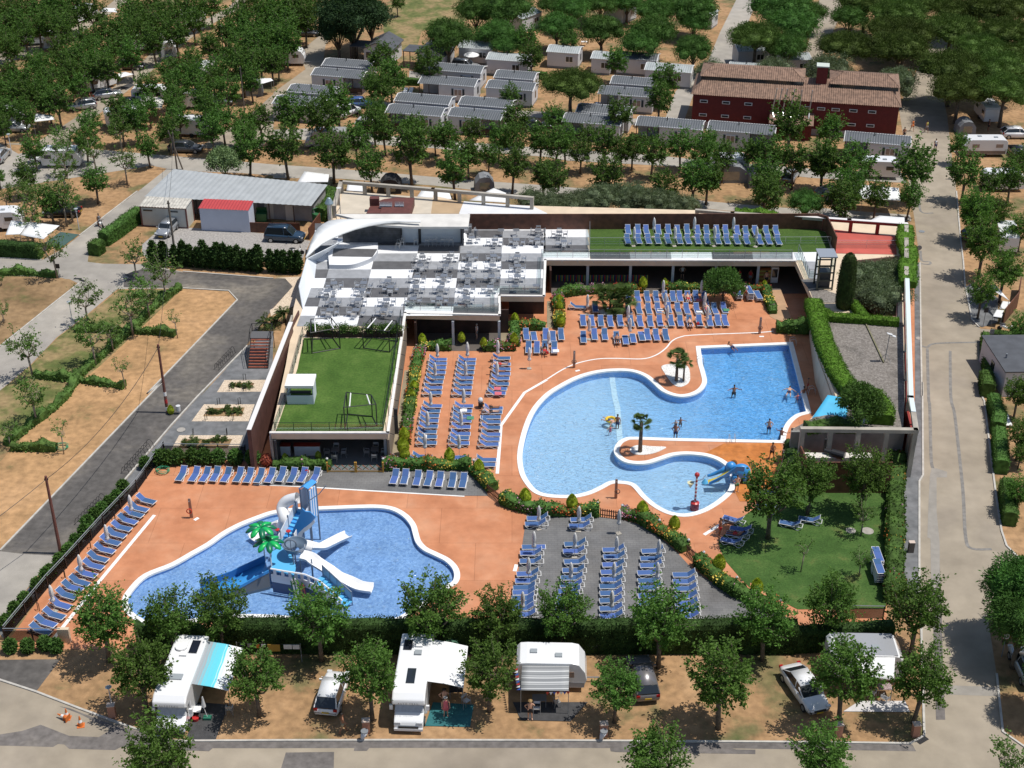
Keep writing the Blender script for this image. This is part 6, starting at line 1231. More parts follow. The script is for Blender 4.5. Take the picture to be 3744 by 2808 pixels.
for k,fx in enumerate((.405,.43,.455,.49,.525,.575)): b=MB(); b.tube([(Lr*fx,-1.4,2.7),(Lr*fx-.25 if k<4 else Lr*fx,-.6,3.4),(Lr*fx+.1,-.55,6.6)],.09,6); b.build('vent_pipe',steel,t)
# ---- shed, container and red roofed store by the yard
fl_,fr_=P(1,1180,95+25),P(11,345,250); 
t=thing('long_shed','long grey metal roofed storage shed beside the yard','shed',(0,0,0)); z=2.7
R4=[P(1,1168,42,z),P(11,300,115,z),P(11,440-20,-60-20+55,z),P(10,440,1515,z),P(0,1420,1395,z)]; R4=[P(1,1168,42,z),P(11,305,118,z),P(10,440,1525,z),P(0,1405,1398,z)]
b=MB(); nn=60
b.grid([[tuple(R4[0].lerp(R4[1],i/nn)+Vector((0,0,.04*(i%2)))) for i in range(nn+1)],[tuple(R4[3].lerp(R4[2],i/nn)+Vector((0,0,.04*(i%2)+.5))) for i in range(nn+1)]]); b.build('roof',mat('galvanised_roof',(.36,.38,.385),.5,var=.07,vs=1.5,metal=.0),t)
b=MB(); Q=[Vector((q.x,q.y,0)) for q in R4]; cc=sum(Q,Vector())/4; Q=[q.lerp(cc,.03) for q in Q]; Qf=[Q[0].lerp(Q[3],.25),Q[1].lerp(Q[2],.25),Q[2],Q[3]]; b.prism([(q.x,q.y) for q in Qf],0,2.66); b.build('wall',mat('shed_wall',(.30,.29,.28),.8,var=.15,vs=1.5),t)
for k in (.05,.3,.55,.75,.9):
    q=Q[0].lerp(Q[1],k); b=MB(); b.box((q.x,q.y+.3,1.3),(.12,.12,2.6)); b.build('post',woodd,t)
for k in (.62,.72,.85): q=Qf[0].lerp(Qf[1],k); b=MB(); b.box((q.x,q.y-.05,1.05),(1.1,.08,2.1)); b.build('door',mat('cream_door',(.55,.53,.47),.7),t)
def boxy(nm,label,cat,fl,frr,D,h,wm,rm,ex=None,ribs=True):
    d=frr-fl; L=d.length; t=thing(nm,label,cat,fl,math.atan2(d.y,d.x)); b=MB(); b.box((L/2,D/2,h/2),(L,D,h)); b.build('wall',wm,t)
    b=MB(); n_=int(L/.18); xs=[-.1+(L+.2)*i/n_ for i in range(n_+1)]; b.grid([[(x,-.15,h+.03+(.05 if i%2 else 0)) for i,x in enumerate(xs)],[(x,D+.1,h+.25+(.05 if i%2 else 0)) for i,x in enumerate(xs)]]); b.build('roof',rm,t)
    if ex: ex(t,L,D,h)
    return t
def cx(t,L,D,h):
    fm_=mat('rust_frame',(.16,.07,.06),.7)
    for x,y in ((0,0),(L,0),(L,D)): b=MB(); b.box((x,y,h/2),(.16,.16,h+.05)); b.build('corner_post',fm_,t)
    for z_ in (.06,h-.02): b=MB(); b.box((L/2,-.03,z_),(L,.1,.14)); b.build('frame_rail',fm_,t)
    for x in (.16,.72): b=MB(); b.box((L*x,-.04,h*.82),(L*.2,.06,.16)); b.build('window',dglass,t)
boxy('container_cabin','whitish container cabin with rusty frame beside the silver hatchback','container',P(1,1155,280),P(1,1520,300),2.4,2.6,mat('cabin_panel',(.50,.51,.48),.6,var=.05,vs=.8),mat('cabin_roof',(.45,.43,.38),.7,var=.2,vs=.6),cx)
boxy('garden_store','white store with sloping red metal roof','shed',P(1,1632,315),P(1,2025,333),2.2,2.9,mat('store_wall',(.52,.56,.66),.6,var=.03,vs=1),mat('red_metal_roof',(.42,.05,.05),.5,var=.06,vs=1))
b=MB(); wall(b,PL(0,1,(2025,330),(2212,335),11,(215,335)),0,1.3,.1); tag(b.build('slat_fence',slat),'low brown slat fence in front of the long shed','fence')
b=MB(); wall(b,PL(0,11,(290,390),(380,265)),0,1.5,.1); tag(b.build('slat_fence',slat),'brown screen between parked 4x4 and stage shell','fence')
gm=mat('green_bin',(.03,.13,.05),.5)
def bin_():
    t=thing('wheeled_bin','','bin'); b=MB(); b.box((0,0,.6),(1.2,.8,1.0),tap=1.1); b.build('body',gm,t); b=MB(); b.box((0,.35,1.35),(1.25,.08,.8),rx=.4); b.build('lid',gm,t); return t
place('bin',bin_,tuple(P(1,2120,240)),0,'open green wheeled bin behind the slat fence'); place('bin',None,tuple(P(11,365,240)),.8,'green wheeled bin beside the conveyor of green hedge by stage')
# ---- vehicles
def car(col,L=4.4,W=1.8,Hc=1.47,kind='hatch'):
    def f():
        t=thing('parked_car','','car'); h=L/2
        # body: stations along x, front at +x
        if kind=='sedan': st=[(-h,.42,.62,.78),(-h+.12,.30,.88,.9),(-h+.7,.24,.98,.98),(0,.22,.95,1),(h-1.35,.22,.93,1),(h-.6,.24,.82,.97),(h-.15,.28,.68,.88),(h,.36,.55,.72)]; cab=[(-h+.55,.96),(-h+1.35,Hc-.05),(-.1,Hc),(.55,Hc-.08),(h-1.15,.92)]
        elif kind=='suv': st=[(-h,.45,.80,.84),(-h+.1,.34,1.05,.94),(-h+.5,.28,1.08,.99),(0,.26,1.04,1),(h-1.2,.26,1.02,1),(h-.5,.28,.98,.97),(h-.12,.32,.85,.9),(h,.4,.68,.76)]; cab=[(-h+.06,1.05),(-h+.4,Hc-.05),(0,Hc),(.5,Hc-.08),(h-1.15,1.02)]
        else: st=[(-h,.42,.72,.80),(-h+.1,.30,.95,.92),(-h+.5,.24,1.0,.98),(0,.22,.97,1),(h-1.2,.22,.95,1),(h-.5,.24,.86,.96),(h-.12,.28,.72,.88),(h,.36,.58,.72)]; cab=[(-h+.06,.98),(-h+.55,Hc-.06),(-.1,Hc),(.45,Hc-.07),(h-1.2,.94)]
        b=MB(); rows=[]
        for x,z0,z1,wf in st:
            w_=W/2*wf; rows.append([(x,-w_*.92,z0),(x,-w_,z0+.18),(x,-w_,z1-.2),(x,-w_*.93,z1-.04),(x,-w_*.75,z1),(x,w_*.75,z1),(x,w_*.93,z1-.04),(x,w_,z1-.2),(x,w_,z0+.18),(x,w_*.92,z0)])
        b.loft(rows[::-1]); b.build('body',col,t,smooth=True)
        b=MB(); rows=[]
        for i,(x,z) in enumerate(cab):
            wt=W/2*(.90 if z<1.1 else .72); rows.append([(x,-W/2*.90,.9),(x,-wt,z),(x,wt,z),(x,W/2*.90,.9)])
        b.loft(rows[::-1]); b.build('cabin_glass',dglass,t,smooth=False)
        b=MB(); x0,z0=cab[1]; x1,z1=cab[3]; b.grid([[(x0,y,z0+.02) for y in (-W/2*.73,0,W/2*.73)],[(cab[2][0],y,Hc+.03) for y in (-W/2*.74,0,W/2*.74)],[(x1,y,z1+.02) for y in (-W/2*.73,0,W/2*.73)]][::-1]); o=b.build('roof_panel',col,t,smooth=True); sol=o.modifiers.new('s','SOLIDIFY'); sol.thickness=.05; sol.offset=0
        b=MB()
        for s in (-1,1):
            for (i,j) in ((0,1),(3,4)): b.tube([(cab[i][0],s*W/2*.87,cab[i][1]),(cab[j][0],s*W/2*.74 if j!=4 else s*W/2*.87,cab[j][1])],.045,4)
            b.tube([(.1,s*W/2*.87,.98),(.0,s*W/2*.74,Hc)],.04,4)
        b.build('pillars',col,t)
        for sx in (-1,1):
            for sy in (-1,1):
                c=(sx*(h-.82),sy*(W/2-.1),.32); b=MB(); b.tube([(c[0],c[1]-.11,c[2]),(c[0],c[1]+.11,c[2])],.32,14); w_=b.build('wheel',tyre,t); b=MB(); b.tube([(c[0],c[1]-.115,c[2]),(c[0],c[1]+.115,c[2])],.2,12); b.build('rim',rim_,w_)
        for s in (-1,1):
            b=MB(); b.box((h-.14,s*W*.36,.68),(.22,.34,.14)); b.build('headlight',lightg,t); b=MB(); b.box((-h+.07,s*W*.38,.82),(.14,.26,.2)); b.build('tail_light',redl,t); b=MB(); b.box((.75,s*(W/2+.08),1.0),(.12,.2,.13)); b.build('wing_mirror',col,t)
        b=MB(); b.box((h-.01,0,.5),(.06,W*.5,.16)); b.build('grille',blackp,t); b=MB(); b.box((-h-.02,0,.62),(.03,.5,.12)); b.build('number_plate',mat('yellow_plate',(.55,.35,.03),.5),t)
        b=MB(); b.box((h+.02,0,.36),(.03,.5,.12)); b.build('front_number_plate',MT['yellow_plate'],t)
        return t
    return f
cw=whitep; cs=mat('silver_paint',(.42,.44,.46),.3,metal=.5,coat=.5); cb=mat('black_paint',(.012,.013,.016),.2,coat=.7); cg=mat('dark_grey_paint',(.05,.055,.065),.3,coat=.6); cn=mat('navy_paint',(.02,.045,.08),.25,coat=.6); cbr=mat('grey_brown_paint',(.19,.18,.185),.3,metal=.4,coat=.5)
def pc(key,col,kind,t_,u,v,rz,label,L=4.4,W=1.8,Hc=1.47): 
    p=P(t_,u,v); place('car_'+key,car(col,L,W,Hc,kind),tuple(p),rz,label)
pc('w_suv',cw,'hatch',13,480,1095,PI/2-.12,'white hatchback with dark glass roof between two front trees',4.3,1.83,1.6)
pc('br',cbr,'suv',23,770,980,PI/2+.1,'grey brown car seen from behind right of the striped awning caravan',4.5,1.85,1.58)
pc('w_sed',cw,'sedan',23,2075,1060,-PI/2+.30,'white coupe saloon facing the camera left of the silver roofed caravan',4.8,1.86,1.42)
pc('silver_h',cs,'hatch',1,1355,335,-PI*.64-PI/2+PI/2+.25,'silver hatchback with roof bars parked before the container cabin',4.0,1.65,1.44)
pc('navy4',cn,'suv',11,95,395,-.10,'dark blue four wheel drive beside the gravel yard screen',4.7,1.85,1.85)
pc('blk',cb,'sedan',1,510,195,PI+.02,'black coupe parked on the dry pitch at left',4.6,1.8,1.38)
pc('dge',cg,'hatch',0,1505,1225,-.06,'dark grey estate car by the roadside below the white roofed caravan',4.7,1.8,1.45)
pc('s1',cs,'hatch',0,670,880,.35+PI,'silver hatchback with roof box among the left trees',4.2); pc('s2',cs,'hatch',0,870,790,.45,'silver estate car beside the grey awning caravan',4.4); pc('w3',cw,'suv',0,375,1300,.45,'white car behind the left hand caravan',4.4)
pc('bk2',cb,'hatch',0,1060,560,0,'black car in the shade above the small white awning',4.3); pc('w4',cs,'hatch',0,5,1290,PI/2,'silver car cut off by the left edge'); pc('gr5',cg,'sedan',10,270,290,0,'dark car beside the white awning above the sandy road',4.4)
pc('mpv',cs,'suv',10,1550,565,-.2,'silver people carrier beside the pale roofed home',4.5,1.8,1.7); pc('wv',cw,'suv',10,600,935,.9,'white van nose between the small trees of the left homes',4.5,1.85,1.8); pc('wb',cw,'hatch',10,745,1020,PI/2-.3,'white hatchback with blue roof stripe by the left porch home',4.3)
pc('dk6',cb,'hatch',10,2120,1050,.2,'black car in tree shade left of the roadside band',4.4); pc('sl7',cs,'hatch',30,320,1450,PI/2-.4,'silver blue hatchback under the trees below the red building',4.3); pc('w8',cw,'hatch',30,2150,1110,0,'white saloon at the right photo edge under the pines',4.4); pc('bk9',cb,'suv',30,2150,1260,PI/2,'black van right of the beige caravan'); pc('bk10',cg,'hatch',30,640,1590,.6,'dark green car left of the white marquee',4.3)
pc('g11',cg,'hatch',31,1850,390,.15,'dark grey hatchback beside the stored caravan on the right',4.3); pc('bl12',mat('blue_paint',(.06,.12,.3),.3),'hatch',10,700,865,.1,'blue car roof visible under the left home trees',4.0); pc('bk13',cg,'hatch',0,1770,850,.1,'grey car under the tree right of the caravans',4.2); pc('sv14',cs,'hatch',0,120,1060,0,'grey estate in the shade behind the white gazebo'); pc('bk15',cb,'hatch',0,1060,870,0,'black car behind the left white awning',4.2); pc('wl16',cs,'hatch',33,2230,880,PI/2,'dark car cut off by the lower right edge')
# motor homes: front faces -x? local +x is forward
silv=mat('silver_screen_cover',(.42,.43,.45),.4,metal=.3,var=.1,vs=.2)
stripe_aw=mat('wave_awning',(.76,.76,.75),.8)
def wave_mat():
    m=bpy.data.materials.new('wave_awning_fabric'); m.use_nodes=True; n=m.node_tree.nodes;l=m.node_tree.links;b=n['Principled BSDF']; b.inputs['Roughness'].default_value=.8
    tc=n.new('ShaderNodeTexCoord'); sp=n.new('ShaderNodeSeparateXYZ'); l.new(tc.outputs['Generated'],sp.inputs[0]); wv=n.new('ShaderNodeTexWave'); wv.bands_direction='Y'; wv.inputs['Scale'].default_value=3.5; wv.inputs['Distortion'].default_value=3; wv.inputs['Detail'].default_value=1; l.new(tc.outputs['Generated'],wv.inputs['Vector'])
    r=n.new('ShaderNodeValToRGB'); e=r.color_ramp.elements; e[0].position=.25; e[0].color=(.72,.73,.72,1); e[1].position=.95; e[1].color=(.30,.33,.35,1)
    for p_,c in ((.42,(.60,.72,.76,1)),(.5,(.10,.55,.68,1)),(.75,(.12,.52,.62,1))): x=e.new(p_); x.color=c
    ad=n.new('ShaderNodeMath'); ad.operation='MULTIPLY_ADD'; ad.inputs[1].default_value=.10; l.new(wv.outputs[1],ad.inputs[0])
    inv=n.new('ShaderNodeMath'); inv.operation='SUBTRACT'; inv.inputs[0].default_value=1; l.new(sp.outputs[1],inv.inputs[1]); l.new(inv.outputs[0],ad.inputs[2])
    l.new(ad.outputs[0],r.inputs[0]); l.new(r.outputs[0],b.inputs['Base Color']); return m
def motorhome(L=7.0,W=2.3,Hm=2.95,awn=None,aside=1,word='',solar=1,long_sky=False,label=''):
    """+x is the nose; origin at the centre on the ground"""
    t=thing('motor_home','','motor home'); h=L/2
    prof=[(-h,.45),(-h,Hm-.25),(-h+.15,Hm-.02),(h-2.1,Hm+.02),(h-1.0,Hm-.1),(h-.55,Hm-.38),(h-.50,Hm-.75),(h-.75,Hm-.95),(h-1.5,Hm-1.05),(h-1.5,.45)]
    b=MB(); b.prof(prof,W); o=b.build('coach_body',whitep,t,bevel=.12)
    cab=[(h-1.6,.4),(h-1.6,1.98),(h-1.15,1.95),(h-.75,1.35),(h-.1,1.05),(h,.8),(h,.4)]; b=MB(); b.prof(cab,W*.88); b.build('cab',whitep,t,bevel=.1)
    b=MB(); b.add([(h-1.17,-W*.40,1.93),(h-1.17,W*.40,1.93),(h-.73,W*.42,1.36),(h-.73,-W*.42,1.36)],[(0,3,2,1)]); b.add([(h-1.14,-W*.40,1.97),(h-1.14,W*.40,1.97),(h-.69,W*.42,1.40),(h-.69,-W*.42,1.40)],[(0,3,2,1)]); b.build('windscreen_cover',silv,t)
    for s in (-1,1):
        b=MB(); b.box((h-1.2,s*(W*.44+.02),1.6),(.6,.03,.5)); b.build('side_window',dglass,t); b=MB(); b.box((h-.1,s*W*.33,.92),(.2,.42,.22)); b.build('headlight',lightg,t); b=MB(); b.box((h-1.0,s*(W*.5+.12),1.55),(.15,.22,.4)); b.build('wing_mirror',whitep,t)
        for x in (-h*.1,-h*.6): b=MB(); b.box((x,s*(W/2+.01),1.85),(1.0,.04,.5)); b.build('side_window',dglass,t)
        for x in (h-1.0,-h+1.7): b=MB(); b.tube([(x,s*(W/2-.35),.34),(x,s*(W/2-.1),.34)],.34,14); w_=b.build('wheel',tyre,t); b=MB(); b.tube([(x,s*(W/2-.36),.34),(x,s*(W/2-.09),.34)],.2,10); b.build('rim',rim_,w_)
    b=MB(); b.box((h+.0,0,.62),(.12,W*.6,.2)); b.build('grille',blackp,t); b=MB(); b.box((h+.04,0,.4),(.06,.52,.12)); b.build('number_plate',lgrey,t)
    b=MB(); b.box((h-.05,0,.45),(.25,W*.86,.2)); b.build('bumper',blackp if solar==2 else whitep,t)
    zr=Hm+.04
    if long_sky: b=MB(); b.box((h-2.6,0,zr-.02),(1.5,.6,.08)); b.build('roof_light',dglass,t)
    else: b=MB(); b.box((h-2.7,.0,zr+.02),(.55,.9,.1)); b.build('roof_light',ventm,t)
    b=MB(); b.box((-h+1.5,-.55 if solar==1 else .5,zr+.04),(1.3 if solar==2 else 1.0,.6,.04)); b.build('solar_panel',mat('solar_blue_black',(.01,.012,.02),.25),t)
    b=MB(); b.box((-h+1.4,.25 if solar==1 else -.3,zr+.05),(.55,.5,.1)); b.build('roof_vent',white_pl,t); b=MB(); b.box((-h+2.3,.25 if solar==1 else -.1,zr+.05),(.45,.5,.1)); b.build('roof_vent',ventm if solar==1 else white_pl,t)
    if solar==2: b=MB(); b.lathe([(.42,0),(.42,.12),(.1,.15)],c=(-h+1.0+.6,-.45,zr),n=16); b.build('dish_dome',white_pl,t)
    if word:
        cu=bpy.data.curves.new('brand','FONT'); cu.body=word; cu.size=.2; cu.extrude=.004; cu.align_x='CENTER'; cu.space_character=1.35
        ob=bpy.data.objects.new('front_lettering',cu); COL.objects.link(ob); dg=bpy.context.evaluated_depsgraph_get(); me=bpy.data.meshes.new_from_object(ob.evaluated_get(dg)); bpy.data.objects.remove(ob)
        me.materials.clear(); me.materials.append(mat('lettering_grey',(.12,.12,.13),.5)); ot=bpy.data.objects.new('front_lettering',me); COL.objects.link(ot); ot.parent=t; ot.location=(h-.44,0,Hm-.68); ot.rotation_euler=(R(78),0,PI/2)
    if awn:
        s=aside; b=MB(); x0,x1=-h+.5,h-2.4; 
        b.grid([[(x0+(x1-x0)*i/8,s*(W/2),Hm-.25) for i in range(9)],[(x0+(x1-x0)*i/8,s*(W/2+1.2),Hm-.42) for i in range(9)],[(x0+(x1-x0)*i/8,s*(W/2+2.5),Hm-.75) for i in range(9)]]); o=b.build('awning',awn,t); sol=o.modifiers.new('s','SOLIDIFY'); sol.thickness=.03
        for x in (x0+.1,x1-.1): b=MB(); b.tube([(x,s*(W/2+2.45),0),(x,s*(W/2+2.45),Hm-.78)],.025,5); b.build('awning_leg',gsteel,t)
    return t
def put(t,p,rz,label,group=None): t.location=p; t.rotation_euler=(0,0,rz); t['label']=label; return t
wm=wave_mat()
a,c=P(3,1410,1330),P(3,1610,760); d=(a-c); m_=(a+c)/2
put(motorhome(7.4,2.35,3.0,wm,1,'AUTOTRAIL',2),P(3,1495,1110),math.atan2(P(3,1395,1340).y-P(3,1580,850).y,P(3,1395,1340).x-P(3,1580,850).x),'white motor home with blue wave patterned awning, leftmost of the front vehicles')
put(motorhome(7.3,2.3,2.95,mat('white_awning',(.72,.73,.73),.8,var=.03,vs=.4),1,'AUTO TRAIL',1,True),P(13,1138,1090),-PI/2-.045,'white motor home with plain white awning and long roof light, front centre')
# van in the upper band
def van():
    t=thing('camper_van','','camper van'); h=2.9; b=MB(); b.prof([(-h,.4),(-h,2.5),(-h+.15,2.65),(h-1.5,2.65),(h-1.2,2.4),(h-.75,1.4),(h-.05,1.1),(h,.4)],2.0); b.build('body',mat('grey_van_paint',(.36,.36,.37),.3,coat=.5),t,bevel=.1)
    for s in (-1,1):
        for x in (-1.8,-.2): b=MB(); b.box((x,s*1.01,1.75),(1.0,.04,.5)); b.build('side_window',curt,t)
        b=MB(); b.box((1.55,s*1.01,1.75),(.7,.04,.5)); b.build('side_window',dglass,t)
        for x in (-1.9,1.9): b=MB(); b.tube([(x,s*.75,.35),(x,s*1.0,.35)],.35,12); b.build('wheel',tyre,t)
    b=MB(); b.box((h-.95,0,1.95),(.06,1.7,.8),ry=-.42); b.build('windscreen',dglass,t); return t
put(van(),P(10,430,1190),PI-.02,'grey camper van with curtained windows in the upper tree band')
# caravans
def caravan(L=5.5,W=2.2,Hc=2.6,low=None,roofm=None):
    def f():
        t=thing('caravan','','caravan'); h=L/2
        b=MB(); b.prof([(-h+.1,.45),(-h,1.2),(-h+.05,Hc-.35),(-h+.3,Hc-.05),(-h+.8,Hc),(h-1.1,Hc),(h-.6,Hc-.12),(h-.15,Hc-.8),(h,1.2),(h-.25,.45)],W); b.build('body',whitep,t,bevel=.1)
        if low: b=MB(); b.box((0,0,.72),(L*.93,W+.02,.45)); b.build('lower_panel',low,t)
        if roofm: b=MB(); b.box((-.1,0,Hc+.0),(L*.76,W*.96,.05)); b.build('roof_sheet',roofm,t)
        for s in (-1,1):
            for x in (-h*.62,h*.45): b=MB(); b.box((x,s*(W/2+.01),1.65),(.95,.04,.5)); b.build('side_window',dglass if not low else curt,t)
            b=MB(); b.tube([(0,s*(W/2-.25),.32),(0,s*(W/2+.0),.32)],.32,12); b.build('wheel',tyre,t)
        b=MB(); b.box((h-.3,0,1.85),(.05,W*.7,.6),ry=-.32); b.build('front_window',dglass,t)
        b=MB(); b.tube([(h-.3,0,.42),(h+.9,0,.45)],.05,5); b.build('drawbar',gsteel,t)
        for x,y in ((-h*.5,.1),(h*.2,-.3)): b=MB(); b.box((x,y,Hc+.05),(.5,.4,.1)); b.build('roof_vent',ventm,t)
        return t
    return f
place('cv1',caravan(5.1,2.3,2.65,mat('caravan_grey_band',(.33,.34,.36),.5)),tuple(P(13,2245,955)),-.03,'white caravan with grey striped awning and red white blue bunting, front centre right')
place('cv2',caravan(5.5,2.5,2.7,None,mat('silver_roof',(.40,.41,.43),.35,metal=.3)),tuple(P(33,905,890)),-.03,'large caravan with silver roof and broad white awning at the front right corner')
place('cv3',caravan(6.0,2.2,2.5,mat('brown_band',(.20,.15,.12),.6)),tuple(P(30,1870,1250)),PI,'cream caravan with brown lower band beside the avenue')
for i,(t_,u,v,rz,lb) in enumerate(((0,520,1340,0,'white caravan with blue stripe behind young trees at left'),(0,810,720,1.0,'white caravan with grey porch beside the silver estate'),(0,1215,400,.3,'white caravan in the dense left trees with tent front'),(0,250,360,.2,'white caravan with clear tent at the far left'),(0,1570,1090,-.1,'white roofed caravan directly above the dark estate car'),(0,1540,870,.1,'white caravan with broad cream roof behind the other one'),(0,1230,830,.0,'cream roofed caravan left of centre in the upper block'),(0,1010,1010,.35,'white caravan with blue towel by its door'),(0,680,160,1.1,'white caravan rear end near the top left'),(0,1550,190,1.0,'white caravan end showing between rows at top'),(31,2050,440,1.4,'silver caravan with orange striped plate on the right'),(30,2030,1530,0,'beige caravan under trees right of the avenue'),(30,1030,1430,-.1,'grey caravan behind the white marquee'),(20,1460,1400,.0,'white caravan top behind the grey tent'),(10,180,230,.9,'white caravan with green awning near the top left road'),(30,1900,960,PI/2,'white motor caravan parked below the pines'),(0,60,1000,0,'white caravan half hidden behind the gazebo'),(0,1000,400,1.2,'caravan end peeking out left of the tent front'),(0,1650,640,1.2,'caravan hidden among upper central trees'),(1,20,300,.1,'white caravan with white awning at left edge'))):
    place('cvs',caravan(5.4,2.2,2.55),tuple(P(t_,u,v)),rz,lb,None)
place('cvs',None,tuple(P(10,130,520)),.0,'white caravan beside the sandy road bend, under trees')
# awnings, tents and marquees
fab=mat('white_tent_fabric',(.72,.73,.73),.8,var=.04,vs=.6); gfab=mat('grey_tent_fabric',(.20,.21,.22),.8,var=.08,vs=.8); clearp=glass_mat('clear_pvc',(.7,.72,.72),.8)
def canopy(label,pts,z0,z1,m,legs=(0,1,2,3),nm='awning_canopy',cat='awning',sag=.1):
    """pts: four corners fl, fr, br, bl (world, ground positions); near edge height z0, far edge z1"""
    o=sum(pts,Vector())/4; o.z=0; t=thing(nm,label,cat,o); q=[Vector((p.x-o.x,p.y-o.y,0)) for p in pts]; b=MB(); rows=[]
    for j in range(5):
        s=j/4; rows.append([tuple(q[0].lerp(q[1],i/6).lerp(q[3].lerp(q[2],i/6),s)+Vector((0,0,z0+(z1-z0)*s-sag*math.sin(PI*i/6)*math.sin(PI*s)*.5))) for i in range(7)])
    b.grid(rows); ob=b.build('fabric',m,t,smooth=True); sol=ob.modifiers.new('s','SOLIDIFY'); sol.thickness=.03
    for k in legs: z=z0 if k<2 else z1; b=MB(); b.tube([(q[k].x,q[k].y,0),(q[k].x,q[k].y,z)],.025,5); b.build('leg',gsteel,t)
    return t
def cvp(z,t_,*uv): return [P(t_,u,v,z) for u,v in uv]
def wavg(m0,c1,c2,sc):
    m=mat(m0,c1,.8); n=m.node_tree.nodes;l=m.node_tree.links; g=n.new('ShaderNodeNewGeometry'); wv=n.new('ShaderNodeTexWave'); wv.bands_direction='Y'; wv.inputs['Scale'].default_value=sc; wv.inputs['Detail'].default_value=0; l.new(g.outputs['Position'],wv.inputs[0]); wv2=n.new('ShaderNodeTexWave'); wv2.bands_direction='Y'; wv2.inputs['Scale'].default_value=sc*.37; l.new(g.outputs['Position'],wv2.inputs[0])
    mu=n.new('ShaderNodeMath'); mu.operation='MULTIPLY'; l.new(wv.outputs[1],mu.inputs[0]); l.new(wv2.outputs[1],mu.inputs[1]); mx=n.new('ShaderNodeMix'); mx.data_type='RGBA'; l.new(mu.outputs[0],mx.inputs[0]); mx.inputs[6].default_value=(*c1,1); mx.inputs[7].default_value=(*c2,1); l.new(mx.outputs[2],n['Principled BSDF'].inputs['Base Color']); return m
stg=wavg('grey_striped_awning',(.20,.21,.22),(.62,.63,.63),1.6)
canopy('grey and white striped awning in front of the front centre caravan',cvp(2.2,13,(2000,1025))+cvp(2.2,23,(175,1030))+cvp(2.45,23,(180,830))+cvp(2.45,13,(2010,825)),2.15,2.45,stg,(0,1))
canopy('broad white awning stretched from the silver roofed caravan',cvp(2.1,33,(690,890),(1160,945))+cvp(2.6,33,(1170,765),(650,755)),2.1,2.6,fab,(0,1))
canopy('white marquee with clear front under the trees by the avenue',cvp(2.3,30,(905,1600),(1215,1615))+cvp(2.7,30,(1200,1520),(790,1485)),2.2,2.7,fab)
canopy('white gazebo roof on legs at the far left pitches',cvp(2.2,0,(270,985),(440,965))+cvp(2.3,0,(420,930),(290,920)),2.2,2.3,fab); canopy('white awning with guy ropes above the left dark hedge',cvp(2.1,1,(160,350),(350,385))+cvp(2.5,1,(480,275),(230,245)),2.1,2.5,fab); canopy('white flat awning joined to the left edge caravan',cvp(2.3,1,(45,350),(160,345))+cvp(2.5,1,(230,250),(90,235)),2.3,2.5,fab)
canopy('small white awning beside the black car in the left block',cvp(2.2,0,(960,630),(1080,600))+cvp(2.3,0,(1010,580),(940,600)),2.2,2.3,fab); canopy('white awning over table at the sandy bend',cvp(2.2,0,(2110,680),(2210,650))+cvp(2.3,0,(2190,632),(2100,632)),2.2,2.3,fab); canopy('white canopy near the top left corner road',cvp(2.3,0,(810,90),(950,100))+cvp(2.4,0,(930,65),(830,65)),2.3,2.4,fab); canopy('white canopy beside the dark tree by the road',cvp(2.4,10,(230,150),(340,180))+cvp(2.6,10,(360,120),(270,115)),2.4,2.6,fab)
canopy('cream awning on grey tent walls in the left upper block',cvp(2.3,0,(1110,860),(1310,875))+cvp(2.6,0,(1330,790),(1150,780)),2.3,2.6,mat('cream_fabric',(.6,.58,.52),.8)); canopy('bluish shade cloth by the central homes',cvp(2.2,10,(190,1470),(440,1465))+cvp(2.4,10,(450,1410),(250,1385)),2.1,2.4,fab)
canopy('white awning behind the concrete frame, left',cvp(2.2,10,(590,1540),(740,1550))+cvp(2.3,10,(740,1490),(600,1480)),2.2,2.3,fab); canopy('white awning behind the concrete frame, centre',cvp(2.2,10,(1160,1590),(1440,1610))+cvp(2.3,10,(1420,1550),(1200,1535)),2.2,2.3,fab); canopy('white awning behind the concrete frame, right',cvp(2.2,10,(1580,1620),(1900,1640))+cvp(2.3,10,(1880,1560),(1780,1520)),2.2,2.3,fab); canopy('white roof sheet behind the red terrace beams',cvp(2.4,31,(850,290),(1250,330))+cvp(2.6,31,(1245,210),(1040,195)),2.3,2.6,fab)
canopy('pale canvas awnings beside the scooter on the right',cvp(2.2,31,(1900,760),(2010,830))+cvp(2.3,31,(2090,880),(1980,750)),2.2,2.3,fab); canopy('white table top awning nearest the scooter',cvp(1.2,31,(1960,1010),(2030,1020))+cvp(1.3,31,(2050,960),(1990,955)),1.2,1.3,fab); canopy('middle white counter awning above the scooter',cvp(1.2,31,(2015,945),(2080,955))+cvp(1.3,31,(2110,895),(2040,885)),1.2,1.3,fab)
canopy('sky blue triangular shade sail beside the rectangular pool',cvp(3.4,32,(485,295),(780,290))+cvp(4.3,32,(790,125),(625,97)),3.3,4.3,mat('sky_blue_fabric',(.06,.42,.68),.7,var=.04,vs=1),(0,2,3),'shade_sail','shade sail',.5)
def tent(label,p,L,W,h,m,rz,nm='frame_tent'):
    t=thing(nm,label,'tent',p,rz); b=MB(); pr=[(-W/2,0),(-W/2*.92,h*.6),(-W/4,h*.93),(0,h),(W/4,h*.93),(W/2*.92,h*.6),(W/2,0)]; b.prof(pr,L); b.build('fabric',m,t)
    b=MB(); b.box((0,-L/2-.01,h*.42),(W*.5,.03,h*.5)); b.build('window',clearp,t); return t
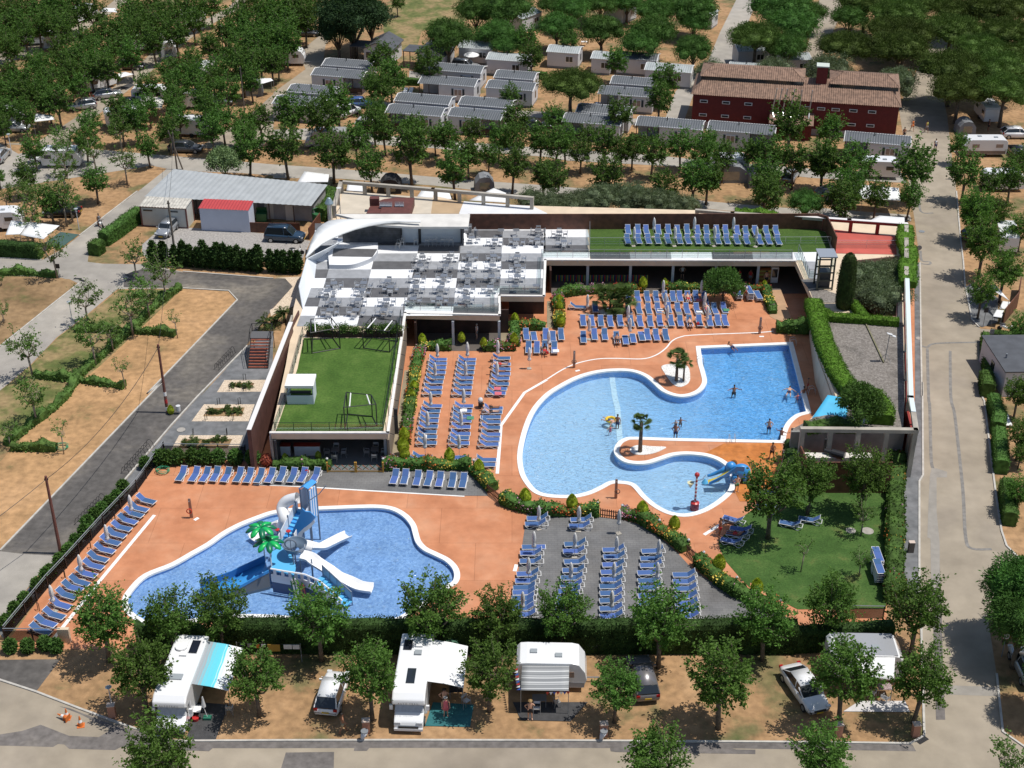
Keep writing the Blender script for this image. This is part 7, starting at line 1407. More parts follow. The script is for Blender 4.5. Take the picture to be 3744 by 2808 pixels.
tent('grey dome awning tent with red panel in the right tree band',P(20,1450,1440),3.6,5.6,2.4,gfab,0.0); tent('black dome tent behind the concrete frame',P(10,950,1540),2.5,2.8,2.0,mat('black_fabric',(.02,.02,.022),.8),0); tent('grey shed tent with pitched pale roof behind the concrete frame',P(10,1705,1540),2.0,2.6,2.2,gfab,.1); tent('grey porch tent under the pines',P(30,1730,1070),2.5,2.5,2.0,gfab,0); tent('grey awning tent right of the dome tent',P(20,1700,1490),3,2.6,2.3,gfab,0); tent('green storage tent behind the centre motor home',P(13,1440,760),1.6,1.6,1.5,mat('green_tent',(.05,.13,.08),.8),0); tent('clear fronted tent annex in the dense left trees',P(0,1370,440),2.8,2.6,2.4,fab,.2); tent('clear fronted tent annex at far left',P(0,420,370),2.6,2.4,2.4,fab,.2); tent('grey tent by the white small awning',P(0,2060,760),2.4,2.6,2.2,gfab,.1)
# ground mats
def gmat(label,m,*s,z=.05):
    b=MB(); b.sheet(PL(0,*s),z); tag(b.build('ground_mat',m),label,'ground mat')
gmat('dark grey ground mat under the wave awning',mat('dark_mat',(.05,.05,.052),.9,var=.2,vs=.5),3,(1600,1130),(1850,1150),(1745,1435),(1505,1435)); gmat('teal ground mat under the plain white awning',mat('teal_mat',(.02,.13,.14),.8,var=.1,vs=.5),13,(1290,1130),(1620,1150),(1590,1330),(1225,1322)); gmat('dark mat under the striped awning',MT['dark_mat'],13,(1935,1130),23,(330,1130),(190,1285),13,(2000,1275)); gmat('pale ground sheet under the broad white awning',mat('pale_mat',(.55,.53,.52),.8,var=.06,vs=.5),33,(880,1120),(1250,1120),(1290,1210),(750,1205)); gmat('green ground mat under the guyed awning at left',mat('green_mat',(.05,.10,.09),.9),1,(360,420),(490,330),(640,350),(480,470)); gmat('dark mat beside the caravans in the upper left',MT['dark_mat'],0,(960,710),(1060,670),(1090,690),(1020,730))
# ---------------- splash-pool play structure, elephant slide, water features ----------------
def Z(u,v,z=0): return S(680+u*.34955,1700+v*.34955,z)
def ZV(u,v,Y):
    sx=680+u*.34955; sy=1700+v*.34955; dx=sx-1872; q=1404-sy; d=(dx,5200*c30+q*s30,-5200*s30+q*c30); t=Y/d[1]; return Vector((d[0]*t,Y,H+d[2]*t))
pw=mat('play_white',(.80,.81,.82),.3,coat=.3); pb=mat('play_blue',(.05,.30,.70),.35,coat=.3); plb=mat('play_light_blue',(.10,.42,.72),.4); pst=mat('play_post_grey',(.20,.24,.30),.4,metal=.3); pgr=mat('play_green',(.01,.42,.10),.35); pdg=mat('play_dark_green',(.005,.16,.07),.35); prd=mat('play_red',(.45,.03,.03),.35)
t=thing('water_play_structure','white and blue pirate style water slide structure in the splash pool','play structure',(0,0,0)); W0=-.1
PZ1=1.35
def prt(nm,b,m,sm=False,th=0):
    o=b.build(nm,m,t,smooth=sm)
    if th: s_=o.modifiers.new('s','SOLIDIFY'); s_.thickness=th; s_.offset=0
    return o
plat=[Z(u,v,PZ1) for u,v in ((885,1095),(1135,1150),(1150,1060),(1075,870),(1010,845),(900,905))]
b=MB(); b.prism([(q.x,q.y) for q in plat],PZ1-.12,PZ1); prt('platform',b,plb)
for q in plat: b=MB(); c=sum(plat,Vector())/6; q=q.lerp(c,.08); b.tube([(q.x,q.y,-.35),(q.x,q.y,PZ1-.1)],.07,8); prt('post',b,pst)
# upper tower
tf=[Z(1240,810),Z(1325,812),Z(1402,745),Z(1300,700)]; zt=5.35
tw=[Z(1238,812,0),Z(1402,745,0)]; tw=[tf[0],tf[1],tf[2]]+[tf[0]+(tf[2]-tf[1])]
for q in tw: b=MB(); b.tube([(q.x,q.y,-.35),(q.x,q.y,zt-.1)],.07,8); prt('post',b,pst)
pz2=2.9; b=MB(); b.prism([(q.x,q.y) for q in tw][::-1] if 0 else [(q.x,q.y) for q in tw],pz2-.1,pz2); prt('upper_platform',b,plb)
def striped(a,c,z0,z1,n,m1,m2,nm):
    for i in range(n):
        p=a.lerp(c,i/n);q=a.lerp(c,(i+1)/n); b=MB(); d=q-p; b.box(((p.x+q.x)/2,(p.y+q.y)/2,(z0+z1)/2),(d.length*.99,.06,z1-z0),rz=math.atan2(d.y,d.x)); prt(nm,b,m1 if i%2 else m2)
striped(tw[1],tw[2],2.2,zt-.25,7,pw,pb,'striped_sail'); striped(tw[0],tw[3],2.9,zt-.2,3,pw,pw,'side_board')
cr=sum(tw,Vector())/4; b=MB(); e=[cr+(q-cr)*1.15 for q in tw]
b.grid([[(e[0].x,e[0].y,zt),(((e[0]+e[1])/2).x,((e[0]+e[1])/2).y,zt+.25),(e[1].x,e[1].y,zt)],[(e[3].x,e[3].y,zt),(((e[3]+e[2])/2).x,((e[3]+e[2])/2).y,zt+.25),(e[2].x,e[2].y,zt)]]); prt('tower_roof',b,pb,th=.08)
b=MB(); b.ball((tw[2].x-.3,tw[2].y-.2,4.6),(.22,.08,.26)); prt('porthole',b,blackp,True)
b=MB(); mh=Vector((tw[1].x,tw[1].y,3.4)); b.tube([mh+Vector((-.3,-.2,-.3)),mh+Vector((0,-.2,.9)),mh+Vector((.9,-.2,1.6)),mh+Vector((1.5,-.2,2.4))],.04,6); prt('rope_pole',b,pst)
# stair from platform up to the tower
s0=(plat[4]+plat[3])/2; s0.z=PZ1; s1=(tw[0]+tw[3])/2+Vector((-.1,0,0)); s1.z=pz2; dd=Vector((s1.x-s0.x,s1.y-s0.y,0)); Ls=dd.length; rzs=math.atan2(dd.y,dd.x); nn_=Vector((-dd.y,dd.x,0)).normalized()
for k in range(10): q=s0.lerp(s1,(k+.5)/10); b=MB(); b.box(q,(Ls/10*1.1,1.1,.2),rz=rzs); prt('step',b,plb if k%2 else pb)
for sg in (-1,1):
    o_=nn_*.62*sg; b=MB(); b.grid([[s0+o_+Vector((0,0,-.15)),s1+o_+Vector((0,0,-.15))],[s0+o_+Vector((0,0,.95)),s1+o_+Vector((0,0,1.0))]]); prt('side_panel',b,pw,th=.05)
    for k in (.1,.5,.9): q=s0.lerp(s1,k)+o_; b=MB(); b.tube([(q.x,q.y,-.35),(q.x,q.y,q.z+1.15)],.06,8); prt('post',b,pst)
# blue and white swooping board beside the stair
Yb=(s0.y+s1.y)/2-.9; sw=[ZV(u,v,Yb) for u,v in ((1215,450),(1250,485),(1300,490),(1357,545),(1310,600),(1235,660),(1190,720),(1165,780),(1135,760),(1120,790),(1095,745),(1130,650),(1175,560))]
b=MB(); b.prism([(q.x,q.z) for q in sw],-.05,.05,Matrix.Translation((0,Yb,0))@Matrix.Rotation(PI/2,4,'X')); prt('wave_board',b,pb)
sw=[ZV(u,v,Yb+.1) for u,v in ((1345,560),(1350,590),(1290,660),(1225,700),(1200,780),(1150,785),(1180,700),(1235,650),(1310,595))]
b=MB(); b.prism([(q.x,q.z) for q in sw],-.04,.04,Matrix.Translation((0,Yb-.02,0))@Matrix.Rotation(PI/2,4,'X')); prt('wave_board',b,pw)
def flume(pts,wd,m,rim_h=.3,nm='slide'):
    pts=spline([Vector(p) for p in pts],6,False); b=MB(); rows=[]
    for i,p in enumerate(pts):
        d=pts[min(i+1,len(pts)-1)]-pts[max(i-1,0)]; d.z=0; d.normalize(); n=Vector((-d.y,d.x,0)); rows.append([p+n*wd/2*a+Vector((0,0,h)) for a,h in ((-1.08,rim_h),(-1,rim_h),(-.85,.04),(-.4,0),(.4,0),(.85,.04),(1,rim_h),(1.08,rim_h))])
    b.grid(rows); return prt(nm,b,m,True,.05)
# tube slide
pt=spline([Z(1170,345,3.7),Z(1060,375,3.3),Z(1005,450,2.7),Z(1030,560,2.2) ,Z(1000,650,1.2),Z(930,665,.75)],6,False); b=MB(); b.tube(pt,.48,14,cap=False); prt('tube_slide',b,pw,True); flume([Z(960,645,.6),Z(860,690,.25),Z(760,745,.1),Z(690,785,.05)],1.0,pw)
# wide blue slide
wide=[((830,1015,1.3),(868,1125,1.3)),((720,1065,1.05),(740,1190,1.0)),((600,1120,.65),(600,1270,.55)),((480,1180,.35),(480,1330,.25)),((320,1235,.2),(360,1378,.1)),((150,1275,.1),(215,1388,.06))]
b=MB(); b.grid([[Z(*a),Z(*a).lerp(Z(*c),.5),Z(*c)] for a,c in wide]); prt('wide_slide',b,pb,True,.06)
b=MB(); b.grid([[Z(*a),Z(*a)+Vector((0,0,.65))] for a,c in wide]); prt('slide_wall',b,mat('play_blue_wall',(.04,.20,.52),.4),False,.06); b=MB(); b.grid([[Z(*c),Z(*c)+Vector((0,0,.25))] for a,c in wide]); prt('slide_wall',b,pb,False,.06)
b=MB(); b.grid([[Z(*c),Vector((Z(*c).x,Z(*c).y,-.3))] for a,c in wide]); prt('mesh_skirt',b,mat('mesh_grey',(.16,.17,.18),.7))
# right hand flumes
flume([Z(1230,850,1.6),Z(1330,862,1.35),Z(1430,870,.9),Z(1500,840,.55),Z(1600,790,.2),Z(1700,745,.08)],.95,pw)
flume([Z(1190,960,1.9),Z(1290,985,1.7),Z(1370,1040,1.45),Z(1480,1110,1.05),Z(1590,1185,.6),Z(1700,1235,.25),Z(1820,1290,.1),Z(1950,1310,.06)],1.05,pw)
# spiral bowl with wheel
c=Z(1140,880,2.0); b=MB(); rr=[]
for j,(r_,h) in enumerate(((1.0,.55),(.98,.5),(.8,.1),(.35,-.05))): rr.append([(c.x+r_*math.cos(a),c.y+r_*math.sin(a),c.z+h) for a in [2*PI*k/28 for k in range(29)]])
b.grid(rr); prt('bowl',b,mat('bowl_grey_blue',(.16,.22,.30),.3),True,.05); b=MB(); b.tube([(c.x-.3+.45*math.cos(a),c.y-.1,c.z+.55+.45*math.sin(a)) for a in [2*PI*k/20 for k in range(20)]],.06,6,closed=True); b.tube([(c.x-.3,c.y-.1,c.z+.1),(c.x-.3,c.y-.1,c.z+1.0)],.03,5); prt('ship_wheel',b,pst)
c2=Z(1290,870,1.7); b=MB(); b.tube([c2+Vector((-.35,0,.2)),c2+Vector((.25,-.05,.05))],.45,14,cap=False); prt('tube_mouth',b,pw,True)
for u,v in ((1140,1180),(1210,1190),(1330,1200),(1120,960)): q=Z(u,v,0); b=MB(); b.tube([(q.x,q.y,-.35),(q.x,q.y,2.0)],.07,8); prt('post',b,pst)
# front ship side panel with cut-outs, boards and stair down
edge=[Z(u,v,PZ1) for u,v in ((892,1165),(1060,1195),(1250,1225),(1400,1290))]+[Z(1530,1400,.75),Z(1640,1500,.25)]
for i in range(len(edge)-1):
    a,c_=edge[i],edge[i+1]; n_=max(2,int((c_-a).length/.5))
    b=MB(); b.grid([[a+Vector((0,0,-.5)),c_+Vector((0,0,-.5))],[a+Vector((0,0,.2)),c_+Vector((0,0,.2))]]); prt('ship_side',b,pw,th=.06)
    b=MB(); b.tube([a+Vector((0,0,.75)),c_+Vector((0,0,.75))],.07,6)
    for k in range(n_): q=a.lerp(c_,(k+.5)/n_); d=c_-a; b.box((q.x,q.y,q.z+.45),(.24,.05,.6),rz=math.atan2(d.y,d.x))
    prt('ship_rail',b,pw)
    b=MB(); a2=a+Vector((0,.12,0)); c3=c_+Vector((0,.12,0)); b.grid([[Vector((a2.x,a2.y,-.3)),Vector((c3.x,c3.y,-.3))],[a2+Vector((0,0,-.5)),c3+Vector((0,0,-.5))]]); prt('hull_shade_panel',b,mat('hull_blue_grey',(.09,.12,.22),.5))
def board(u,v0,v1,w_,m1,m2,Y):
    a=ZV(u,v0,Y); c_=ZV(u+70,v1,Y-.1); L=(a-c_).length
    for k in range(5):
        x=(-2+k)*w_/5; h=1-abs(k-2)*.13; b=MB(); b.prism([(x-w_/10,-L/2*h),(x+w_/10,-L/2*h),(x+w_/10,L/2*h),(x-w_/10,L/2*h)],-.03,.03,Matrix.Translation((a+c_)/2+Vector((0,-.12,0)))@Matrix.Rotation(PI/2-.05,4,'X')@Matrix.Rotation(.12,4,'Z')); prt('surf_board_stripe',b,m1 if k%2 else m2)
Yf=edge[2].y-.15; board(1120,1165,1440,.6,pw,mat('board_green',(.01,.12,.05),.4),Yf); board(1195,1235,1400,.5,prd,mat('board_dark',(.05,.02,.03),.4),Yf)
sa=Z(1385,1190,PZ1); sb=Z(1690,1470,0); dv=sb-sa; rzz=math.atan2(dv.y,dv.x); nn2=Vector((-dv.y,dv.x,0)).normalized()
for k in range(9): q=sa.lerp(sb,(k+.5)/9); b=MB(); b.box(q,(.42,1.0,.1),rz=rzz); prt('step',b,plb)
for sg in (1,): 
    b=MB(); o_=nn2*.55*sg; b.tube([sa+o_+Vector((0,0,.95)),sb+o_+Vector((0,0,.95))],.05,6)
    for k in range(5): q=sa.lerp(sb,k/4)+o_; b.tube([(q.x,q.y,-.3),(q.x,q.y,q.z+1.0)],.05,6)
    prt('handrail',b,pst)
b=MB(); o_=nn2*.55; b.grid([[sa+o_,sb+o_],[sa+o_+Vector((0,0,.85)),sb+o_+Vector((0,0,.85))]]); prt('rail_panel',b,mat('rail_panel_blue',(.30,.42,.55),.3),th=.03)
def spray_palm(base,h):
    b=MB(); b.tube([base,base+Vector((0,0,h*.6)),base+Vector((-.05,0,h))],.06,8); prt('palm_pole',b,pw); top=base+Vector((-.05,0,h))
    for k in range(8):
        a=2*PI*k/8+.25; b=MB(); d=Vector((math.cos(a),math.sin(a),0)); x=Vector((-d.y,d.x,0)); rows=[]
        for s_,w_,z_ in ((.05,.08,.0),(.35,.22,.13),(.7,.25,.08),(1.0,.22,-.10),(1.2,.05,-.25)): rows.append([top+d*s_+x*w_*q+Vector((0,0,z_+(.06 if q==0 else 0))) for q in (-1,0,1)])
        b.grid(rows); prt('palm_frond',b,pgr if k%2 else pdg,True,.08)
spray_palm(Z(895,1062,PZ1),2.35); spray_palm(Z(828,1005,PZ1),3.2)
for u,v in ((968,690),(1082,705)): q=Z(u,v+110,PZ1); b=MB(); b.tube([q,q+Vector((0,0,1.1))],.05,6); prt('spray_post',b,pst); b=MB(); b.lathe([(.03,0),(.2,.05),(.2,.12),(.03,.16)],c=(q.x,q.y,q.z+1.08),n=10); prt('spray_cap',b,prd)
# elephant slide
el=mat('elephant_blue',(.04,.26,.62),.35,coat=.4); p=P(22,1530,790); t=thing('elephant_slide','blue elephant shaped childrens slide with yellow chute at the kids pool','slide',p,PI)
b=MB(); b.ball((-.35,0,.95),(.85,.6,.75),16,12)
for x,y in ((-.75,.35),(-.75,-.35),(.15,.35),(.15,-.35)): b.tube([(x,y,0),(x,y,.8)],[.24,.26],10)
b.build('body',el,t,smooth=True); b=MB(); b.ball((.55,-.15,1.35),(.5,.45,.5),14,10); b.tube([(.9,-.2,1.2),(1.3,-.3,.85),(1.8,-.4,.5),(2.3,-.45,.25),(2.5,-.45,.2)],[.24,.2,.17,.14,.12],10); b.build('head',el,t,smooth=True)
for s,m_ in ((-1,mat('ear_orange',(.45,.16,.04),.4)),(1,el)): b=MB(); b.ball((.25,s*.5-.1,1.4),(.33,.07,.42),12,8); b.build('ear',m_,t,smooth=True)
b=MB(); b.tube([(.85,-.45,1.0),(1.1,-.55,.85)],[.06,.02],6); b.build('tusk',white_pl,t)
b=MB(); b.grid([[(.2,y,1.5) for y in (.05,.6)],[(.9,y,1.0) for y in (.05,.65)],[(1.7,y,.35) for y in (.05,.7)],[(2.5,y,.05) for y in (.05,.7)]]); o=b.build('chute',mat('chute_yellow',(.62,.48,.03),.4),t); sl=o.modifiers.new('s','SOLIDIFY'); sl.thickness=.05
b=MB(); b.grid([[(-.5,.72,1.4),(-.5,.72,1.9)],[(.2,.72,1.5),(.2,.72,1.95)],[(1.2,.76,.8),(1.2,.76,1.1)],[(2.5,.76,0),(2.5,.76,.3)]]); o=b.build('chute_side',el,t); sl=o.modifiers.new('s','SOLIDIFY'); sl.thickness=.07
b=MB()
for k in range(5): b.box((-1.35+.09*k,.35,.2+.25*k),(.2,.5,.05))
b.tube([(-1.45,.1,0),(-.9,.1,1.5)],.04,6); b.tube([(-1.45,.6,0),(-.9,.6,1.5)],.04,6); b.build('ladder',mat('elephant_green',(.10,.30,.08),.4),t)
# red and white water post
p=P(22,1197,962); t=thing('water_spout_post','red and white banded water post with tipping buckets in kids pool','water feature',(p.x,p.y,-.1)); hh=2.9
b=MB(); b.lathe([(.38,-.8),(.38,.05),(.2,.14),(.06,.16)],n=16); b.build('base',prd,t)
for k in range(14): b=MB(); b.lathe([(.095,.1+k*.19),(.095,.1+(k+1)*.19)],n=12); b.build('band',prd if k%2 else white_pl,t)
b=MB(); b.ball((0,0,hh),.22,14,10); b.build('top_ball',prd,t,smooth=True); b=MB(); b.tube([(-.55,0,2.15),(0,0,2.25),(.6,.15,2.4)],.035,6); b.tube([(.5,.1,2.35),(.75,.15,2.75)],.03,5); b.build('arm',steel,t)
b=MB(); b.lathe([(.02,-.55),(.30,0)],c=(-.5,0,2.1),n=14); b.build('bucket',mat('bucket_white_yellow',(.62,.60,.38),.4),t); b=MB(); b.lathe([(.30,-.12),(.02,.3)],c=(.72,.1,2.15),n=14); b.build('bucket',plb,t)
# ---------------- people ----------------
import bmesh
skins=[mat('skin_tan',(.42,.21,.12),.6),mat('skin_brown',(.30,.135,.075),.6),mat('skin_fair',(.55,.32,.22),.6)]
hairs=[mat('hair_dark',(.02,.014,.01),.7),mat('hair_grey',(.32,.31,.29),.7),mat('hair_blond',(.32,.20,.08),.7),mat('white_cap_cloth',(.7,.7,.68),.8)]
cl={k:mat('cloth_'+k,c,.8) for k,c in dict(black=(.015,.015,.018),red=(.5,.03,.03),pink=(.55,.13,.16),green=(.06,.22,.12),white=(.7,.7,.7),navy=(.02,.03,.09),orange=(.6,.16,.03),grey=(.2,.2,.2),yellow=(.5,.45,.1),khaki=(.35,.28,.17)).items()}
POSE={
'stand':dict(kn=[(.03,.11,.50),(-.02,-.11,.50)],an=[(-.02,.12,.07),(-.04,-.12,.07)],el=[(-.03,.27,1.13),(-.03,-.27,1.13)],ha=[(.08,.27,.88),(.08,-.27,.88)]),
'hips':dict(kn=[(.03,.13,.50),(0,-.12,.50)],an=[(-.02,.15,.07),(-.04,-.13,.07)],el=[(-.10,.38,1.15),(-.10,-.38,1.15)],ha=[(.05,.20,1.0),(.05,-.20,1.0)]),
'brow':dict(kn=[(.03,.11,.50),(0,-.12,.50)],an=[(-.02,.13,.07),(-.04,-.13,.07)],el=[(.16,.30,1.38),(-.10,-.38,1.15)],ha=[(.15,.10,1.60),(.05,-.20,1.0)]),
'walk':dict(kn=[(.16,.10,.51),(-.10,-.10,.50)],an=[(.22,.10,.08),(-.34,-.10,.12)],el=[(-.10,.25,1.14),(.08,-.25,1.14)],ha=[(-.05,.26,.90),(.26,-.22,.96)]),
'back':dict(kn=[(.12,.12,.51),(-.06,-.11,.50)],an=[(.14,.13,.07),(-.22,-.12,.08)],el=[(-.14,.27,1.15),(-.14,-.27,1.15)],ha=[(-.16,.05,.98),(-.16,-.05,.96)]),
'swim':dict(kn=[(-.05,.16,.48),(-.05,-.16,.52)],an=[(-.2,.2,.10),(-.15,-.2,.16)],el=[(.05,.42,1.30),(.05,-.42,1.30)],ha=[(.2,.62,1.32),(.2,-.62,1.32)])}
def person(pose,sk,hr,clo,top=None,hat=False,skirt=False):
    def f():
        q=POSE[pose]; t=thing('person','','person')
        J=[(0,0,.94),(0,0,1.12),(0,0,1.34),(.0,0,1.47),(.02,0,1.56),(.02,0,1.68)]; Rr=[(.13,.16),(.115,.145),(.12,.17),(.055,.06),(.075,.07),(.085,.078)]
        E=[(0,1),(1,2),(2,3),(3,4),(4,5)]
        for s,i in ((1,0),(-1,1)):
            n=len(J); J+=[(0,s*.18,1.40),q['el'][i],q['ha'][i]]; Rr+=[(.058,.058),(.042,.042),(.03,.03)]; E+=[(2,n),(n,n+1),(n+1,n+2)]
            n=len(J); kn=q['kn'][i];an=q['an'][i]; J+=[(0,s*.09,.86),kn,an,(an[0]+.17,an[1]+s*.02,.035 if an[2]<.1 else an[2]-.05)]; Rr+=[(.09,.09),(.06,.06),(.042,.042),(.03,.04)]; E+=[(0,n),(n,n+1),(n+1,n+2),(n+2,n+3)]
        bm=bmesh.new(); lay=bm.verts.layers.skin.verify(); vs=[bm.verts.new(p) for p in J]
        for v,r_ in zip(vs,Rr): v[lay].radius=r_
        vs[0][lay].use_root=True
        for a,b_ in E: bm.edges.new((vs[a],vs[b_]))
        me=bpy.data.meshes.new('body'); bm.to_mesh(me); bm.free(); o=bpy.data.objects.new('body_tmp',me); COL.objects.link(o); o.modifiers.new('k','SKIN').use_smooth_shade=True; sb=o.modifiers.new('s','SUBSURF'); sb.levels=1; sb.render_levels=1
        dg=bpy.context.evaluated_depsgraph_get(); m2=bpy.data.meshes.new_from_object(o.evaluated_get(dg)); bpy.data.objects.remove(o)
        b=MB(); b.add([v.co for v in m2.vertices],[tuple(p.vertices) for p in m2.polygons])
        for i,s in ((0,1),(1,-1)):
            h=Vector(q['ha'][i]); d=(h-Vector(q['el'][i])).normalized(); x=d.cross(Vector((1,0,.2))).normalized()
            for k,(of,L) in enumerate(((-.028,.075),(-.01,.09),(.01,.085),(.028,.065))): b.tube([h+d*.02+x*of,h+d*(.05+L*.6)+x*of*1.2,h+d*(.04+L)+x*of*1.2+Vector((.015,0,0))],[.011,.010,.007],5)
            b.tube([h+x*-.03,h+d*.04+x*-.06,h+d*.07+x*-.062],[.012,.011,.008],5)
        b.tube([(.09,0,1.645),(.115,0,1.63),(.09,0,1.615)],[.012,.016,.012],5)
        for s in (-1,1): b.ball((.02,s*.085,1.64),(.02,.012,.03),6,4)
        b.build('body',skins[sk],t,smooth=True); bpy.data.meshes.remove(m2)
        b=MB()
        for s in (-1,1): b.ball((.095,s*.03,1.66),(.01,.012,.008),6,4)
        b.build('eyes',cl['black'],t); b=MB(); b.box((.10,0,1.59),(.012,.045,.01)); b.build('mouth',cl['red'],t)
        b=MB(); b.ball((-.012,0,1.695),(.105,.095,.095) if not hat else (.11,.10,.085),12,8); 
        if hat: b.lathe([(.16,1.70),(.16,1.715)],n=14)
        b.build('hat' if hat else 'hair',hairs[hr],t,smooth=True)
        b=MB()
        if skirt: b.lathe([(.24,.62),(.19,.95),(.16,1.10),(.18,1.30),(.12,1.42)],n=14,sx=.8)
        else:
            for s,i in ((1,0),(-1,1)): kn=Vector(q['kn'][i]); hp=Vector((0,s*.09,.88)); b.tube([hp+Vector((0,0,.06)),hp.lerp(kn,.55)],[.125,.10],10)
            b.lathe([(.155,.84),(.17,.90),(.15,1.02)],n=14,sx=.85)
        b.build('dress' if skirt else 'shorts',cl[clo],t,smooth=True)
        if top:
            b=MB(); b.lathe([(.15,1.0),(.155,1.15),(.185,1.32),(.17,1.42),(.08,1.47)],n=14,sx=.78); b.build('shirt',cl[top],t,smooth=True)
        return t
    return f
PP=[# tile,u,v,z,rz,pose,skin,hair,clothes,top,hat,skirt,label
(13,565,1372,0,.3,'walk',1,0,'khaki',None,0,0,'bare chested person in pale shorts standing beside the white hatchback'),
(13,1395,1240,.05,-1.5,'stand',2,1,'pink',None,1,1,'person in pink dress standing on the teal ground mat'),
(13,1385,1175,.05,-1.4,'brow',2,0,'black',None,1,0,'bare chested person half in shade under the plain white awning'),
(13,2075,1268,.05,-1.5,'brow',2,2,'black',None,1,0,'bare chested person in black shorts shading their eyes below striped awning'),
(22,1815,618,.03,1.9,'back',1,0,'black',None,0,0,'person in black trunks walking with hands behind on the orange deck'),
(22,1530,885,.02,-1.2,'hips',2,0,'green',None,0,0,'person in green shorts standing beside the elephant slide'),
(22,1395,1235,.02,.3,'stand',1,0,'red',None,0,0,'person near the white deck mark by the shaded loungers'),
(22,570,322,-.95,-1.8,'stand',1,0,'navy',None,0,0,'person standing thigh deep on the white pool line'),
(22,1040,412,-.75,-1.6,'hips',1,0,'navy',None,0,0,'bather with hands on hips in the deep end, near the palm'),
(22,1080,310,-1.0,-1.5,'swim',1,0,'black',None,0,0,'bather chest deep beside a child in the pool centre'),
(22,1040,320,-1.15,-1.5,'swim',2,1,'navy',None,0,0,'light haired child bathing beside an adult in pool centre'),
(22,1795,365,-.85,-1.6,'hips',2,0,'navy',None,0,0,'bather standing waist deep near the curved pool corner'),
(22,1512,75,-1.05,-1.5,'swim',1,0,'black',None,0,0,'bather alone in the middle of the deep end'),
(22,1895,430,-.95,1.0,'swim',1,0,'grey',None,0,0,'bather in the shade at the curved pool corner'),
(22,2075,90,-1.0,-1.0,'swim',1,0,'black',None,0,0,'bather leaning by the right pool ladder'),
(22,2105,60,.06,2.8,'stand',1,0,'red',None,0,0,'child in red at the right pool edge'),
(21,1602,868,.03,-1.5,'stand',1,0,'red','white',0,0,'person in white shirt and red shorts by the stacked loungers'),
(21,1092,712,.03,-1.5,'hips',2,1,'black','white',0,0,'person in white shirt standing in the dark gallery'),
(21,1768,760,.03,-1.5,'stand',2,0,'black',None,1,0,'person in light hat behind the entrance flower bed'),
(21,1640,745,.03,-2,'stand',1,0,'grey','red',0,0,'person in red in the gallery near the orange shelves'),(21,1550,742,.03,-1,'stand',1,0,'navy','red',0,0,'person in dark red in the gallery behind the round tree'),
(11,1645,1195,.05,PI,'stand',2,1,'grey','white',0,0,'person in white shirt seen inside the shaded arcade'),
(30,1425,1450,0,-1.8,'walk',2,2,'white','white',0,1,'person in white dress walking down the avenue'),
(30,1625,1450,0,1.2,'walk',1,0,'orange',None,0,0,'person in the tree shade at the right of the avenue'),
(30,1305,1060,0,-1.2,'walk',2,1,'orange','orange',0,0,'person in orange top in the pine shade on the avenue'),(30,1420,1070,0,-1.2,'walk',1,0,'grey','yellow',0,0,'person in yellow green top in the pine shade'),
(30,1237,1125,0,-1.6,'walk',1,0,'black',None,0,0,'slim person walking beside the red building end'),(30,1490,1220,0,-1.6,'walk',1,0,'navy','white',0,0,'person in dark shorts crossing the second shaded patch'),(0,855,970,0,-1.0,'walk',2,0,'white','red',0,0,'person in red and white walking between the left caravans'),(0,735,835,0,.4,'walk',1,0,'orange',None,0,0,'person beside the silver hatchback with roof box'),(30,1920,1060,0,.2,'stand',1,0,'black','black',0,0,'person in dark clothes below the pine camp van'),(30,1245,1620,0,-1.6,'stand',2,0,'grey','grey',0,0,'person in grey beside the white marquee'),
]
for a in PP:
    t_,u,v,z,rz,po,sk,hr,c_,top,hat,skt,lb=a
    p=P(t_,u,v,0 if z>-.5 else -.1); place('per%s%d%d%s%s%d%d'%(po,sk,hr,c_,top,hat,skt),person(po,sk,hr,c_,top,hat,skt),(p.x,p.y,z),rz,lb,None,sc=.75 if 'child' in lb else 1.0)
# lying sunbathers on loungers (tilted back along the sling)
LY=[(21,1150,905,up_+.03,2,'red','sunbather lying face down in the row by the gallery beds'),(21,1168,1110,up_+.04,2,'black','sunbather lying on a third row lounger behind the main pool'),(21,572,1246,up_,1,'black','sunbather on the flat lounger in the front row'),(21,1300,990,up_,2,'pink','sunbather in pink at the end of the second row'),
(11,1898,1405,PI,2,'red','sunbather on second lounger of the right rear column'),(11,1880,1462,PI,1,'orange','sunbather sitting on white towel in the right rear column'),(12,1830,205,PI,1,'black','sunbather with raised knees at the head of the front right column'),(12,1830,240,PI,2,'black','second sunbather beside the one with raised knees'),(22,1440,1215,-.3,1,'red','sunbather in the shade of the lawn tree'),(11,2195,1330,up_,1,'red','sunbather on a lounger by the corner planter')]
def lying(sk,c_):
    def f():
        t=thing('person','','person'); st=person('stand',sk,0,c_)(); 
        for ch in list(st.children):
            me=ch.data.copy(); 
            for vtx in me.vertices:
                q=Vector(vtx.co); x=q.z; h=-q.x if 0 else q.x
                if x<1.1: vtx.co=Vector((x,q.y,.45+h*.8))
                else: vtx.co=Vector((1.1+(x-1.1)*math.cos(R(38))-h*.6*math.sin(R(38)),q.y,.45+(x-1.1)*math.sin(R(38))+h*.8))
            ch.data=me; ch.parent=t
        bpy.data.objects.remove(st); return t
    return f
for t_,u,v,rz,sk,c_,lb in LY: p=P(t_,u,v,.3); place('lie%d%s'%(sk,c_),lying(sk,c_),(p.x,p.y,0),rz,lb,None)
